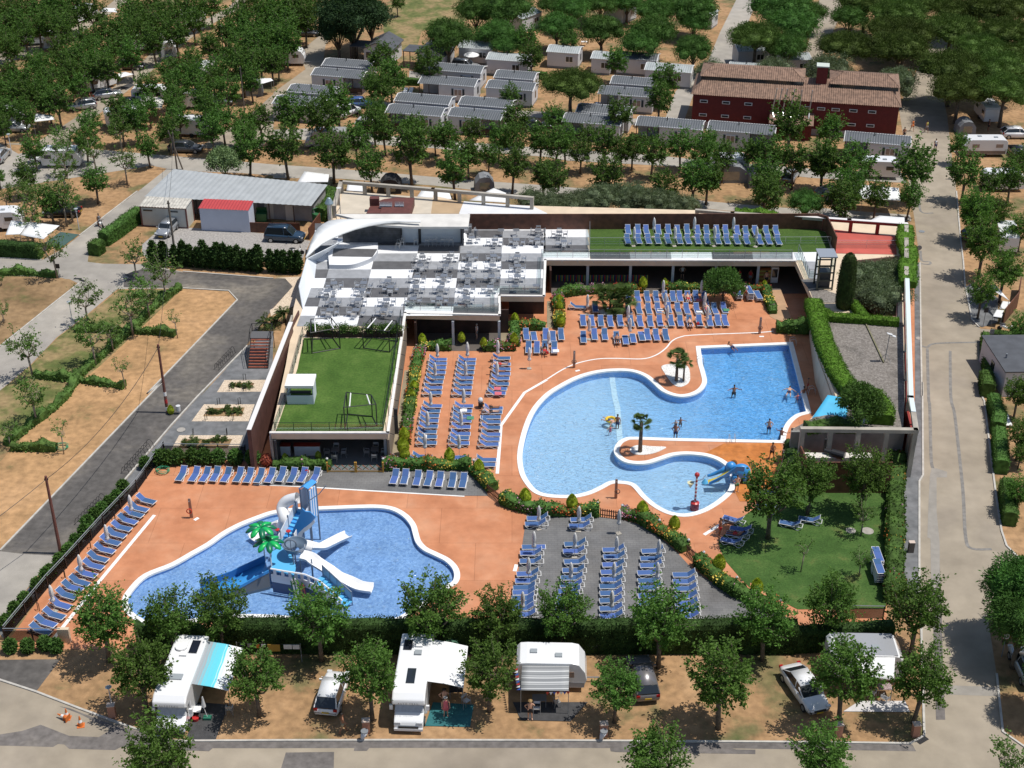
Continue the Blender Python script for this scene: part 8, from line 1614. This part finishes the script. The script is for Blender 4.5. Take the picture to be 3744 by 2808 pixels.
for (u,v,rz,lb,sk,c_) in ((1530,1290,1.9,'swimmer floating near the back edge of the deep end',1,'navy'),(2450-500,110,1.3,'swimmer on their back near the right edge',2,'navy'),(440,285,-.6,'swimmer reaching from the yellow float in the shallow end',2,'navy')):
    t_=21 if v==1290 else 22
    p=P(t_,u,v); o=place('float%d%s'%(sk,c_),person('swim',sk,0,c_),(p.x,p.y,-.15),rz,lb,None); o.rotation_euler=(0,R(80),rz); o.location.z=-.14
# ---------------- fences, lamps, poles and small things ----------------
meshm=glass_mat('wire_mesh',(.55,.56,.57),.75,.5); meshm.node_tree.nodes['Glossy BSDF'].inputs[0].default_value=(.10,.10,.10,1)
def fence(label,pts,h=1.3,sp=2.2,m=blackm,pm=None,nm='mesh_fence',cat='fence',group=None):
    pts=[Vector((p.x,p.y,0)) for p in pts]; o=pts[0].copy(); t=thing(nm,label,cat,o,0,group); rl_=MB(); pn=MB()
    for a,c in zip(pts,pts[1:]):
        a=a-o;c=c-o; d=c-a; L=d.length; n=max(1,round(L/sp)); rz=math.atan2(d.y,d.x)
        for i in range(n+1): q=a+d*(i/n); b=MB(); b.box((q.x,q.y,h/2),(.09,.09,h),rz=rz); b.build('post',m,t)
        rl_.tube([a+Vector((0,0,h)),c+Vector((0,0,h))],.04,5); rl_.tube([a+Vector((0,0,h-.2)),c+Vector((0,0,h-.2))],.02,4); pn.box(((a.x+c.x)/2,(a.y+c.y)/2,h*.45),(L,.02,h*.8),rz=rz)
    rl_.build('rail',gsteel if pm is None else m,t); pn.build('mesh_panel',pm or meshm,t); return t
fence('long grey mesh fence between the slanting loungers and pavement',PL(0,2,(1330,570),(1110,880),(840,1165),(540,1500),(390,1659),3,(210,420),(45,620))); fence('short mesh fence at the bottom left of the deck',PL(0,3,(45,640),(500,640))); fence('mesh fence behind the lounger row by the laurels',PL(0,2,(1335,590),(1990,595)))
fence('mesh fence at the lower right end of the lawn',PL(0,33,(760,445),(1070,450)),1.2,2)
def picket(label,a,c,m=mat('picket_brown',(.10,.04,.025),.7)):
    t=thing('picket_gate',label,'gate',a,math.atan2(c.y-a.y,c.x-a.x)); L=(c-a).length; n=int(L/.17)
    for i in range(n+1): b=MB(); b.box((L*i/n,0,.45),(.09,.03,.9)); b.build('picket',m,t)
    for z in (.25,.7): b=MB(); b.box((L/2,.03,z),(L,.03,.08)); b.build('rail',m,t)
picket('small brown picket gate at left bend of the flower bed',P(12,1730,890),P(12,1838,975)); picket('brown picket gate in the middle of the flower bed',P(22,432,1085),P(22,572,1105)); picket('brown picket gate at right bend of the flower bed',P(22,1130,1385),P(22,1215,1455))
yw=mat('yellow_wood',(.55,.30,.05),.6); org=mat('orange_wood',(.45,.15,.05),.6)
t=thing('lattice_gate','orange and green lattice gate in front of the turfed wing bar','gate',P(12,438,725)); L=(P(12,888,725)-P(12,438,725)).length
for k in (0,.5,.52,1): b=MB(); b.box((L*k,0,.55),(.12,.12,1.1)); b.build('post',yw,t)
for i in range(8):
    for s in (-1,1): b=MB(); b.box((L*(i+.5)/8,0,.55),(L/8*1.15,.03,.06),ry=.75*s); b.build('slat',org if s>0 else cl['green'],t)
for z in (.15,): b=MB(); b.box((L/2,0,z),(L,.04,.1)); b.build('rail',yw,t)
# coloured play fence in the gallery
t=thing('play_fence','multicoloured toy fence inside the dark gallery','fence',P(21,75,728)); L=(P(21,832,728)-P(21,75,728)).length
for i in range(int(L/.16)): b=MB(); b.box((i*.16,0,.4),(.1,.03,.8)); b.build('picket',[cl['yellow'],mat('toy_blue',(.02,.06,.2),.6),cl['red'],cl['green']][i%4],t)
p=P(21,1835,740); t=thing('vending_machine','white vending machine in the gallery corner','vending machine',p); b=MB(); b.box((0,.3,.95),(.8,.6,1.9)); b.build('body',white_pl,t); b=MB(); b.box((0,-.02,1.2),(.6,.03,1.0)); b.build('window',dglass,t)
p=P(21,1755,738); t=thing('shelf_unit','orange shelf unit left of the vending machine','shelf',p); b=MB(); b.box((0,.3,.8),(1.6,.5,1.6)); b.build('body',org,t)
for z in (.5,1.0,1.4): b=MB(); b.box((0,.02,z),(1.4,.06,.2)); b.build('goods',cl['yellow'],t)
# bike racks
def rack(n,sp=.55,r=.38):
    def f():
        t=thing('bike_rack','','bike rack')
        for i in range(n): b=MB(); b.tube([(i*sp,.0+ (r*math.cos(a)),.0+.75*max(0,math.sin(a))) for a in [PI*k/12 for k in range(13)]],.022,5); b.build('hoop',blackm,t)
        for s in (-1,1): b=MB(); b.box((n*sp/2-.2,s*r,.02),(n*sp,.03,.03)); b.build('base_rail',blackm,t)
        return t
    return f
a,c=P(2,1015,735),P(2,1235,490); L=(c-a).length; place('rackA',rack(10,L/10),tuple(a),math.atan2(c.y-a.y,c.x-a.x),'long black hoop bike rack, upper one beside the asphalt road')
a,c=P(2,640,1150),P(2,855,930); L=(c-a).length; place('rackB',rack(9,L/9),tuple(a),math.atan2(c.y-a.y,c.x-a.x),'long black hoop bike rack, lower one beside the asphalt road'); a,c=P(1,1755,1440),P(1,1900,1290); L=(c-a).length; place('rackC',rack(9,L/9,.25),tuple(a),math.atan2(c.y-a.y,c.x-a.x),'low black ladder bike rack left of the outdoor stair'); a,c=P(32,1235,1650),P(32,1235,1440); L=(c-a).length; place('rackD',rack(6,L/6,.3),tuple(a),PI/2,'black hoop bike rack on the right hand pavement')
def ustand():
    t=thing('bike_stand','','bike stand'); b=MB(); b.tube([(-.12,0,0),(-.12,0,.75),(.12,0,.75),(.12,0,0)],.03,6); b.build('hoop',blackm,t); return t
for i,(t_,u,v) in enumerate(((1,1980,1530),(1,1865,1615),(1,1980,1615),(2,1770,178),(2,1938,175),(2,1668,305),(2,1886,305),(2,1565,430),(2,1837,425),(2,932,1105),(2,736,1340),(2,528,1580),(3,315,385))): place('ust',ustand,tuple(P(t_,u,v)),.2*i,'thin black hoop stand, %s from the back around the gravel beds and fence'%nth(i),'black hoop stands')
# utility poles with wires
wood=mat('pole_wood',(.16,.06,.045),.8,var=.2,vs=.5); cpole=mat('pole_grey_wood',(.14,.12,.10),.8)
poles=[]
def pole(label,p,h,m,r=.13,bands=False,lean=(0,0)):
    t=thing('utility_pole',label,'utility pole',p); b=MB(); b.tube([(0,0,0),(lean[0],lean[1],h)],[r*1.15,r*.8],9); b.build('pole',m,t); b=MB(); b.box((lean[0],lean[1],h-.3),(.3,.12,.12)); b.build('insulator',blackp,t)
    if bands:
        for k in range(3): b=MB(); b.lathe([(r*1.2,.3+k*.8),(r*1.18,.7+k*.8)],n=10); b.build('warning_band',prd if k%2 else white_pl,t)
    poles.append(Vector(p)+Vector((lean[0],lean[1],h-.3)))
pole('wooden utility pole at the bottom end of the asphalt road',P(2,492,1382),7.6,wood); pole('wooden utility pole with red and white foot bands',P(2,1355,242),7.4,wood,bands=True); pole('tall grey utility pole among the conifers by the gravel yard',P(1,1425,585),7.8,cpole); pole('twin legged pole behind the grey shed, left leg',P(0,1432,1370),5.2,cpole,.10); pole('leaning pole leg behind the grey shed',P(0,1478,1370),5.4,cpole,.09,lean=(-1.3,0)); pole('thin wooden pole at the sandy road in the upper left',P(0,1978,915),7.0,cpole,.09); pole('thin pole by the top centre avenue of pines',P(0,1885,80),5,cpole,.08)
def wire(label,a,c,sag,r=.018):
    b=MB(); b.tube([a.lerp(c,i/16)+Vector((0,0,-sag*4*(i/16)*(1-i/16))) for i in range(17)],r,4); tag(b.build('overhead_wire',blackp),label,'wire',)
wire('overhead wire between the two front wooden poles',poles[0],poles[1],1.2,.03); wire('overhead wire from banded pole to the grey pole',poles[1],poles[2],1.0); wire('overhead wire from grey pole towards the shed pole',poles[2],poles[3],.8); wire('overhead wire running off the left front corner',poles[0],poles[0]+Vector((-14,-22,0)),1.2,.03)
# lamps
def lamp(h=3.0):
    def f():
        t=thing('street_lamp','','street lamp'); b=MB(); b.tube([(0,0,0),(0,0,h)],[.06,.04],8); b.build('pole',lgrey,t); b=MB(); b.lathe([(.10,h),(.14,h+.2),(.26,h+.26),(.05,h+.36)],n=12); b.build('lamp_head',mat('lamp_grey',(.32,.36,.38),.4),t); return t
    return f
lampf=lamp()
for i,(t_,u,v,lb) in enumerate(((3,905,1160,'low grey street lamp above the orange pillar'),(1,590,1080,'small grey street lamp on the left diagonal road'),(1,640,310,'small street lamp beside the black coupe'),(0,95,1240,'street lamp near the left edge road'),(0,1812,470,'tall thin street lamp in the dense left trees'),(1,480,690,'post with dark square sign at the hedge end'),)):
    if 'sign' in lb: continue
    place('lampS',lampf,tuple(P(t_,u,v)),0,lb,None,sc=(.9,.9,.55) if t_==3 else (1,1,1.6 if 'tall' in lb else .85))
def slamp():
    t=thing('bollard_lamp','','bollard lamp'); b=MB(); b.tube([(0,0,0),(0,0,.9)],.05,6); b.build('post',blackm,t); b=MB(); b.lathe([(.09,.9),(.12,1.05),(.03,1.15)],n=8); b.build('lamp_head',lgrey,t); return t
for i,(t_,u,v) in enumerate(((12,438,690),(12,890,690),(12,1250,690),(12,1618,700),(12,1878,960),(22,408,1050),(22,605,1070),(22,905,1190),(22,1262,1450),(23,1528,200),(23,1882,385),(22,1140,1350))): place('blamp',slamp,tuple(P(t_,u,v)),0,'small bollard lamp, %s from left along the flower beds'%nth(i),'bollard lamps')
# signs
def sign(label,t_,u,v,h,kind):
    t=thing('road_sign',label,'sign',P(t_,u,v)); b=MB(); b.tube([(0,0,0),(0,0,h)],.035,6); b.build('pole',gsteel,t)
    b=MB()
    if kind=='round': b.tube([(0,-.05,h),(0,-.08,h)],.32,20); b.build('sign_rim',prd,t); b=MB(); b.tube([(0,-.081,h),(0,-.09,h)],.25,20); b.build('sign_face',white_pl,t); cu=bpy.data.curves.new('tx','FONT'); cu.body='10'; cu.size=.34; cu.align_x='CENTER'; cu.align_y='CENTER'; cu.extrude=.004; ob=bpy.data.objects.new('x',cu); COL.objects.link(ob); dg=bpy.context.evaluated_depsgraph_get(); me=bpy.data.meshes.new_from_object(ob.evaluated_get(dg)); bpy.data.objects.remove(ob); me.materials.clear(); me.materials.append(cl['black']); q=bpy.data.objects.new('sign_number',me); COL.objects.link(q); q.parent=t; q.location=(0,-.1,h); q.rotation_euler=(PI/2,0,0)
    elif kind=='back': b.tube([(0,-.05,h),(0,-.08,h)],.30,20); b.build('sign_back',gsteel,t)
    else: b.box((0,-.05,h),(.45,.04,.55)); b.build('sign_face',blackp if kind=='dark' else gsteel,t)
sign('round speed limit sign reading 10 under the right trees',33,2030,760,2.0,'round'); sign('round sign seen from behind beside the ivy wall',31,1345,575,1.9,'back'); sign('small dark direction sign beside the scooter',31,1880,1095,2.0,'dark'); sign('grey rectangular sign at the dark hedge corner',31,1928,1265,1.9,'grey'); sign('small dark square sign post beside the weed rows',1,483,700,1.5,'dark')
# service pillars, bins, cones
pil=mat('orange_pillar',(.42,.20,.13),.8)
def pillar(): t=thing('service_pillar','','service pillar'); b=MB(); b.box((0,0,.55),(.5,.4,1.1)); b.build('body',pil,t); b=MB(); b.box((0,0,1.12),(.56,.46,.06)); b.build('cap',mat('pillar_cap',(.6,.48,.4),.8),t); return t
for (t_,u,v,lb) in ((3,912,1245,'orange service pillar under the low street lamp'),(13,752,1370,'orange service pillar with sack bin between car and motor home'),(23,458,1395,'orange service pillar with sack bin before the striped awning pitch'),(33,705,1400,'orange service pillar under the tree left of pale ground sheet'),(33,1330,1400,'leaning orange service pillar at the front right corner')): place('pillar',pillar,tuple(P(t_,u,v)),.1,lb,None)
def sack(): t=thing('sack_bin','','bin'); b=MB(); b.tube([(0,0,0),(.08,0,.35),(.22,0,.8)],[.08,.16,.24],10); b.build('sack',mat('white_sack',(.55,.57,.62),.6),t,smooth=True); b=MB(); b.lathe([(.26,0),(.26,.06)],c=(.22,0,.82),n=14); b.build('lid',gsteel,t); return t
place('sack',sack,tuple(P(13,715,1435)),0,'white sack bin hanging at the pillar beside the white hatchback'); place('sack',sack,tuple(P(23,432,1435)),0,'white sack bin hanging at the pillar before the striped awning')
def cone(): t=thing('traffic_cone','','traffic cone'); b=MB(); b.box((0,0,.02),(.42,.42,.04)); b.lathe([(.16,.04),(.11,.3)],n=12); b.build('body',cl['orange'],t); b=MB(); b.lathe([(.115,.3),(.075,.48)],n=12); b.build('white_band',white_pl,t); b=MB(); b.lathe([(.075,.48),(.03,.75)],n=12); b.build('tip',cl['orange'],t); return t
place('cone',cone,tuple(P(3,545,1258)),0,'upright orange cone behind the fallen one',None,1.2); place('cone',cone,tuple(P(3,655,1318)),.2,'upright orange and white cone nearest the camera',None,1.2); o=place('cone',cone,tuple(P(3,555,1278)),0,'orange cone lying on its side on the road',None,1.2); o.rotation_euler=(0,-R(85),-.4); o.location.z=.25
p=P(32,1293,1368); t=thing('pavement_box','beige cabinet box standing on the right pavement','cabinet',p); b=MB(); b.box((0,0,.5),(.45,.35,1.0)); b.build('body',mat('box_brown',(.16,.13,.11),.7),t); b=MB(); b.box((0,0,1.02),(.48,.38,.05)); b.build('lid',mat('box_lid',(.55,.45,.38),.7),t)
p=P(2,1448,250); t=thing('litter_bin','grey litter bin beside the striped pole','bin',p); b=MB(); b.lathe([(.2,.35),(.22,.9)],n=12); b.tube([(0,0,0),(0,0,.5)],.03,5); b.build('body',lgrey,t)
# covers, grates
def disc(label,t_,u,v,r,m,z=.03): b=MB(); b.lathe([(r,0),(r,.02),(.01,.021)],n=24); tag(b.build('cover',m,loc=(P(t_,u,v).x,P(t_,u,v).y,z)),label,'cover')
lid=mat('cover_grey',(.33,.31,.28),.8,var=.1,vs=.3); disc('round grey cover on the lawn, left one',32,810,1197,.42,lid,.035); disc('round grey cover on the lawn, right larger one',32,947,1200,.5,lid,.035); disc('round manhole cover on the grey paving by gravel bed',2,1465,382,.4,lid,.04); disc('round manhole cover on the right pavement edge',31,1362,1190,.33,lid,.03); disc('dark manhole cover on the avenue near the ivy wall',31,1385,325,.35,gsteel,.02)
def grate(label,t_,u,v,rz,L=.9,w_=.35): b=MB(); [b.box((L*(i+.5)/8-L/2,0,.012),(L/8*.5,w_,.02)) for i in range(8)]; b.box((0,0,.002),(L,w_,.012)); o=b.build('drain_grate',blackp,loc=(P(t_,u,v).x,P(t_,u,v).y,.016)); o.rotation_euler=(0,0,rz); tag(o,label,'drain')
grate('drain grate at the corner kerb of the avenue',33,1392,1437,.6); grate('drain grate on the left diagonal road',1,1068,665,.9,1.6,.7); grate('drain grate by the brown plot corner',1,628,707,0); grate('second drain grate by the brown plot corner',1,667,722,-.6)
# hoses, ring, pushchair, buckets
hs=mat('green_hose',(.01,.28,.14),.5)
def hose(label,t_,u,v):
    p=P(t_,u,v); b=MB(); rg=random.Random(3); b.tube([(.55*math.cos(a)*(1+.15*math.sin(a*1.7)),.5*math.sin(a)*(1+.12*math.cos(a*2.3)),.04+.006*i) for i,a in enumerate([k*.4 for k in range(60)])],.025,5); tag(b.build('garden_hose',hs,loc=(p.x,p.y,.02)),label,'hose')
hose('coil of green hose on the terracotta deck corner',2,1318,722); hose('coil of green hose beside the last sapling',2,500,530)
p=P(22,515,298,-.05); b=MB(); b.tube([(.42*math.cos(a),.42*math.sin(a),0) for a in [2*PI*k/22 for k in range(22)]],.14,8,closed=True); tag(b.build('swim_ring',mat('ring_yellow',(.75,.50,.03),.4),loc=(p.x,p.y,-.02),smooth=True),'yellow inflatable ring in the shallow end','swim ring')
for u,v,lb in ((512,378,'small child with pink armbands in the shallow end'),(2025,118,'child in pink swimming near the right pool edge')): p=P(22,u,v,-.1); place('kid',person('swim',2,2,'pink','pink'),(p.x,p.y,-.75),-1.2,lb,None,.62)
p=P(12,1675,205); t=thing('pushchair','dark pushchair with pale hood beside the right lounger column','pushchair',p); b=MB(); b.box((0,0,.45),(.4,.5,.35)); b.tube([(-.2,.2,0),(-.2,-.3,.9)],.02,4); b.tube([(.2,.2,0),(.2,-.3,.9)],.02,4); b.build('frame',blackp,t); b=MB(); b.ball((0,.1,.85),(.25,.3,.28)); b.build('hood',lgrey,t,smooth=True)
for i,(x,y) in enumerate(((-.2,.2),(.2,.2))): b=MB(); b.tube([(x-.03,y,.12),(x+.03,y,.12)],.12,10); b.build('wheel',tyre,t)
# towels and bags on loungers
tw_=[('pink',(21,1225,880),'pink towel'),('green',(21,1318,995),'green bag'),('red',(21,1375,925),'red bag'),('white',(21,910,960),'white towel'),('white',(21,1225,970),'white towel with stripes'),('green',(21,1445,960),'teal towel'),('grey',(21,1065,985),'grey towel'),('red',(21,1240,1075),'red bag'),('pink',(11,1805,1595),'pink towel'),('pink',(11,1810,1635),'second pink towel'),('green',(12,1585,285),'green towel'),('white',(12,1530,222),'white towel'),('navy',(12,1230,395),'blue bag'),('white',(12,1205,435),'white towel'),('red',(12,292,722),'red bag'),('white',(11,1790,1440),'white towel'),('red',(21,22,1310),'red bag'),('white',(21,65,1290),'white towel')]
for i,(c_,(t_,u,v),w_) in enumerate(tw_):
    p=P(t_,u,v,.4); rg=random.Random(i); b=MB()
    if 'bag' in w_: b.box((0,0,.12),(.35,.2,.24),tap=.7); b.tube([(-.1,0,.22),(0,0,.36),(.1,0,.22)],.015,4)
    else: b.grid([[(x*.22,y*.3,.02+.03*rg.random()) for x in range(4)] for y in range(-1,2)])
    o=b.build('beach_bag' if 'bag' in w_ else 'towel',cl[c_],loc=(p.x-.25,p.y,.40)); tag(o,None,'bag' if 'bag' in w_ else 'towel'); o['label']='%s on a lounger %s'%(w_,{21:'behind the main pool',11:'in the rear lounger block',12:'in the front lounger area'}[t_])+', %s from left'%nth(sorted([q[1][1] for q in tw_ if q[1][0]==t_]).index(u))
# roof lamp, dishes, scooter, bicycle, small tables
p=P(31,1085,1375,ZT); t=thing('roof_solar_lamp','thin pole with small solar panels on the gravel roof','lamp pole',p); b=MB(); b.tube([(0,0,0),(.1,0,2.9)],.035,6); b.tube([(-.5,.2,0),(.05,0,.9)],.02,4); b.tube([(.5,-.4,0),(.05,0,.9)],.02,4); b.build('pole',gsteel,t)
for dx in (0,.35): b=MB(); b.box((.1+dx,0,3.0-dx*.6),(.55,.35,.04),ry=.3); b.build('solar_panel',lgrey,t)
p=P(32,905,360,ZT); t=thing('satellite_dish','white satellite dish on the gravel roof edge','satellite dish',p); b=MB(); b.lathe([(.02,0),(.3,.04),(.45,.12)],c=(0,0,.6),n=16); b.tube([(0,0,0),(0,0,.6)],.03,5); b.build('dish',white_pl,t)
def scooter():
    t=thing('motor_scooter','','scooter'); b=MB(); b.tube([(-.6,0,.55),(-.3,0,.62),(.0,0,.42),(.35,0,.42),(.55,0,.8)],[.16,.2,.12,.1,.09],8); b.build('body',white_pl,t,smooth=True); b=MB(); b.ball((-.4,0,.82),(.4,.15,.09)); b.build('seat',blackp,t)
    for x in (-.62,.68): b=MB(); b.tube([(x,-.06,.25),(x,.06,.25)],.25,14); b.build('wheel',tyre,t)
    b=MB(); b.tube([(.68,0,.3),(.5,0,1.05)],.04,5); b.tube([(.5,-.3,1.05),(.5,.3,1.05)],.025,5); b.build('handlebar',blackp,t); return t
place('scoot',scooter,tuple(P(31,2060,1130)),-.35,'white motor scooter parked at the right road bend'); place('scoot',None,tuple(P(11,185,510)),.1,'motor scooter parked behind the conifers left of the stage shell'); place('scoot',None,tuple(P(1,815,285)),-.9,'motor scooter ridden down the left diagonal road')
p=P(1,815,282); place('rider',lambda:person('stand',1,0,'grey','grey')(),(p.x-.1,p.y,.0),-.9,'rider in grey on the scooter on the diagonal road',None,.95)
def bicycle():
    t=thing('bicycle','','bicycle')
    for x in (-.52,.52): b=MB(); b.tube([(x+.34*math.cos(a),0,.34+.34*math.sin(a)) for a in [2*PI*k/18 for k in range(18)]],.02,5,closed=True); b.build('wheel',tyre,t)
    b=MB(); b.tube([(-.52,0,.34),(-.1,0,.32),(.42,0,.75),(-.2,0,.78),(-.1,0,.32)],.02,5); b.tube([(.52,0,.34),(.4,0,.95)],.02,5); b.tube([(.35,-.25,.98),(.35,.25,.98)],.018,4); b.build('frame',blackp,t); b=MB(); b.ball((-.22,0,.85),(.13,.07,.04)); b.build('saddle',blackp,t); return t
place('bike',bicycle,tuple(P(23,360,740)),0,'black bicycle leaning by the hedge behind the striped awning caravan'); place('bike',bicycle,tuple(P(23,450,735)),.1,'second black bicycle with basket by the same hedge')
# camping furniture
def chaise(): t=thing('plastic_chaise','','sun lounger'); b=MB(); b.box((0,0,.3),(1.2,.6,.05)); b.box((.85,0,.48),(.65,.6,.05),ry=-.5); b.build('deck',white_pl,t); b=MB(); [b.tube([(x,s*.25,.3),(x,s*.27,0)],.03,4) for x in (-.5,.5) for s in (-1,1)]; b.build('legs',white_pl,t); return t
for i,(t_,u,v,rz,lb) in enumerate(((10,1062,760,1.4,'white plastic lounger, left one beside the chairs by the homes'),(10,1105,760,1.4,'white plastic lounger, right one beside the chairs by the homes'),(10,1510,1245,1.8,'white plastic lounger lying alone in the tree band'),(20,425,848,0,'white plastic lounger beside the porch right of the umbrella pine'),(31,1980,1370,PI/2,'white plastic lounger behind the far right hedge'),(32,2075,340,PI/2,'white plastic lounger between the roadside hedge blocks'))): place('chaise',chaise,tuple(P(t_,u,v)),rz,lb)
wc=lambda: (lambda t:(t))(chair())
def camp_table(label,t_,u,v,m,rz=0,w_=1.0):
    t=thing('camping_table',label,'table',P(t_,u,v),rz); b=MB(); b.box((0,0,.7),(w_,.7,.04)); b.build('tabletop',m,t)
    for x in (-1,1):
        for y in (-1,1): b=MB(); b.tube([(x*w_*.45,y*.3,0),(x*w_*.45,y*.3,.7)],.02,4); b.build('leg',gsteel,t)
camp_table('small white camping table beside the first motor home cab',3,1600,1240,white_pl,0,.6); camp_table('camping table under the striped awning',13,2150,1150,cl['grey']); camp_table('camping table with patterned cloth under the broad white awning',33,1075,1060,mat('patterned_cloth',(.10,.05,.05),.7,col2=(.5,.4,.4),vs=.05)); camp_table('dark table under the plain white awning',13,1480,1080,cl['black']); camp_table('small white table by the pale roofed home',20,300,370,white_pl)
b=MB(); b.lathe([(.2,0),(.24,.3)],n=14); p=P(3,1585,1275); tag(b.build('bucket',prd,loc=p),'red bucket beside the small white camping table','bucket')
b=MB(); b.box((0,0,.12),(.55,.35,.25)); p=P(3,1680,1265); t=thing('folded_parasol','folded grey parasol in a green base by the first motor home','parasol',p); b.build('base',mat('base_green',(.02,.14,.09),.5),t); b=MB(); b.tube([(0,0,.2),(-.15,0,1.0),(-.2,0,2.0)],[.02,.03,.03],5); b.build('pole',white_pl,t); b=MB(); b.lathe([(.16,1.2),(.08,1.8),(.03,2.1)],c=(-.15,0,0),n=10); b.build('canopy',lgrey,t)
for i,(t_,u,v) in enumerate(((23,80,1160),(13,2130,1210),(3,1860,1215),(33,1085,1130),(33,980,1090),(13,1560,1150))): place('chairc',lambda:chair(),tuple(P(t_,u,v)),rl.uniform(0,6),'folding camp chair, %s of those on the front pitches'%nth(i),'camp chairs on the front pitches')
# washing lines
def wash(label,a,c,cols,z=1.7):
    t=thing('washing_line',label,'washing line',a); d=c-a; b=MB(); b.tube([(0,0,z),(d.x/2,d.y/2,z-.12),(d.x,d.y,z)],.012,4); b.build('line',blackp,t)
    for k in (0,1): b=MB(); b.tube([(d.x*k,d.y*k,0),(d.x*k,d.y*k,z+.05)],.03,5); b.build('pole',gsteel,t)
    for i,(f_,w_,h_,m_) in enumerate(cols): b=MB(); b.box((d.x*f_,d.y*f_,z-.1-h_/2),(w_,.03,h_)); b.build('laundry',m_,t)
wash('washing line with a mustard towel by the conifer hedge',P(3,1930,790),P(13,230,800),[(.08,.3,.2,cl['navy']),(.2,.3,.3,cl['grey']),(.33,.25,.35,cl['orange']),(.42,.3,.25,cl['white']),(.58,.9,.65,mat('mustard_towel',(.40,.24,.04),.8)),(.8,.6,.4,cl['white']),(.93,.5,.4,cl['white'])])
# bunting on the striped awning
a,c=P(13,1975,850,2.3),P(13,2000,1030,2.15); t=thing('bunting','red white and blue bunting on the left edge of striped awning','bunting',a)
for i in range(9):
    q=(c-a)*(i/9); b=MB(); b.add([(q.x,q.y,q.z),(q.x-.02,q.y-.22,q.z),(q.x-.28,q.y-.11,q.z-.1)],[(0,1,2)]); b.build('pennant',[prd,cl['white'],mat('pennant_blue',(.03,.08,.35),.7)][i%3],t)
a,c=P(23,-10,1045,2.1),P(23,185,1040,2.1); t=thing('bunting','red white and blue bunting along the front edge of striped awning','bunting',a)
for i in range(7): q=(c-a)*(i/7); b=MB(); b.add([(q.x,q.y,q.z),(q.x+.25,q.y,q.z),(q.x+.12,q.y,q.z-.28)],[(0,1,2)]); b.build('pennant',[prd,cl['white'],MT['pennant_blue']][i%3],t)
p=P(10,1600,540); t=thing('open_parasol','open white parasol beside the silver people carrier','parasol',p); b=MB(); b.tube([(0,0,0),(0,0,2.3)],.03,5); b.build('pole',gsteel,t); b=MB(); b.lathe([(1.3,1.9),(1.28,1.95),(.6,2.25),(.03,2.4)],n=10); b.build('canopy',fab,t)
# brown screen by scooter
b=MB(); wall(b,PL(0,31,(2040,1075),(2150,940),(2170,800)),0,1.9,.1); tag(b.build('slat_fence',slat),'curved brown slat screen behind the scooter','fence')
b=MB(); wall(b,PL(0,3,(500,640),(560,640)),0,1.3,.3); tag(b.build('wall_stub',cream),'cream wall stub at the end of the short mesh fence','wall')
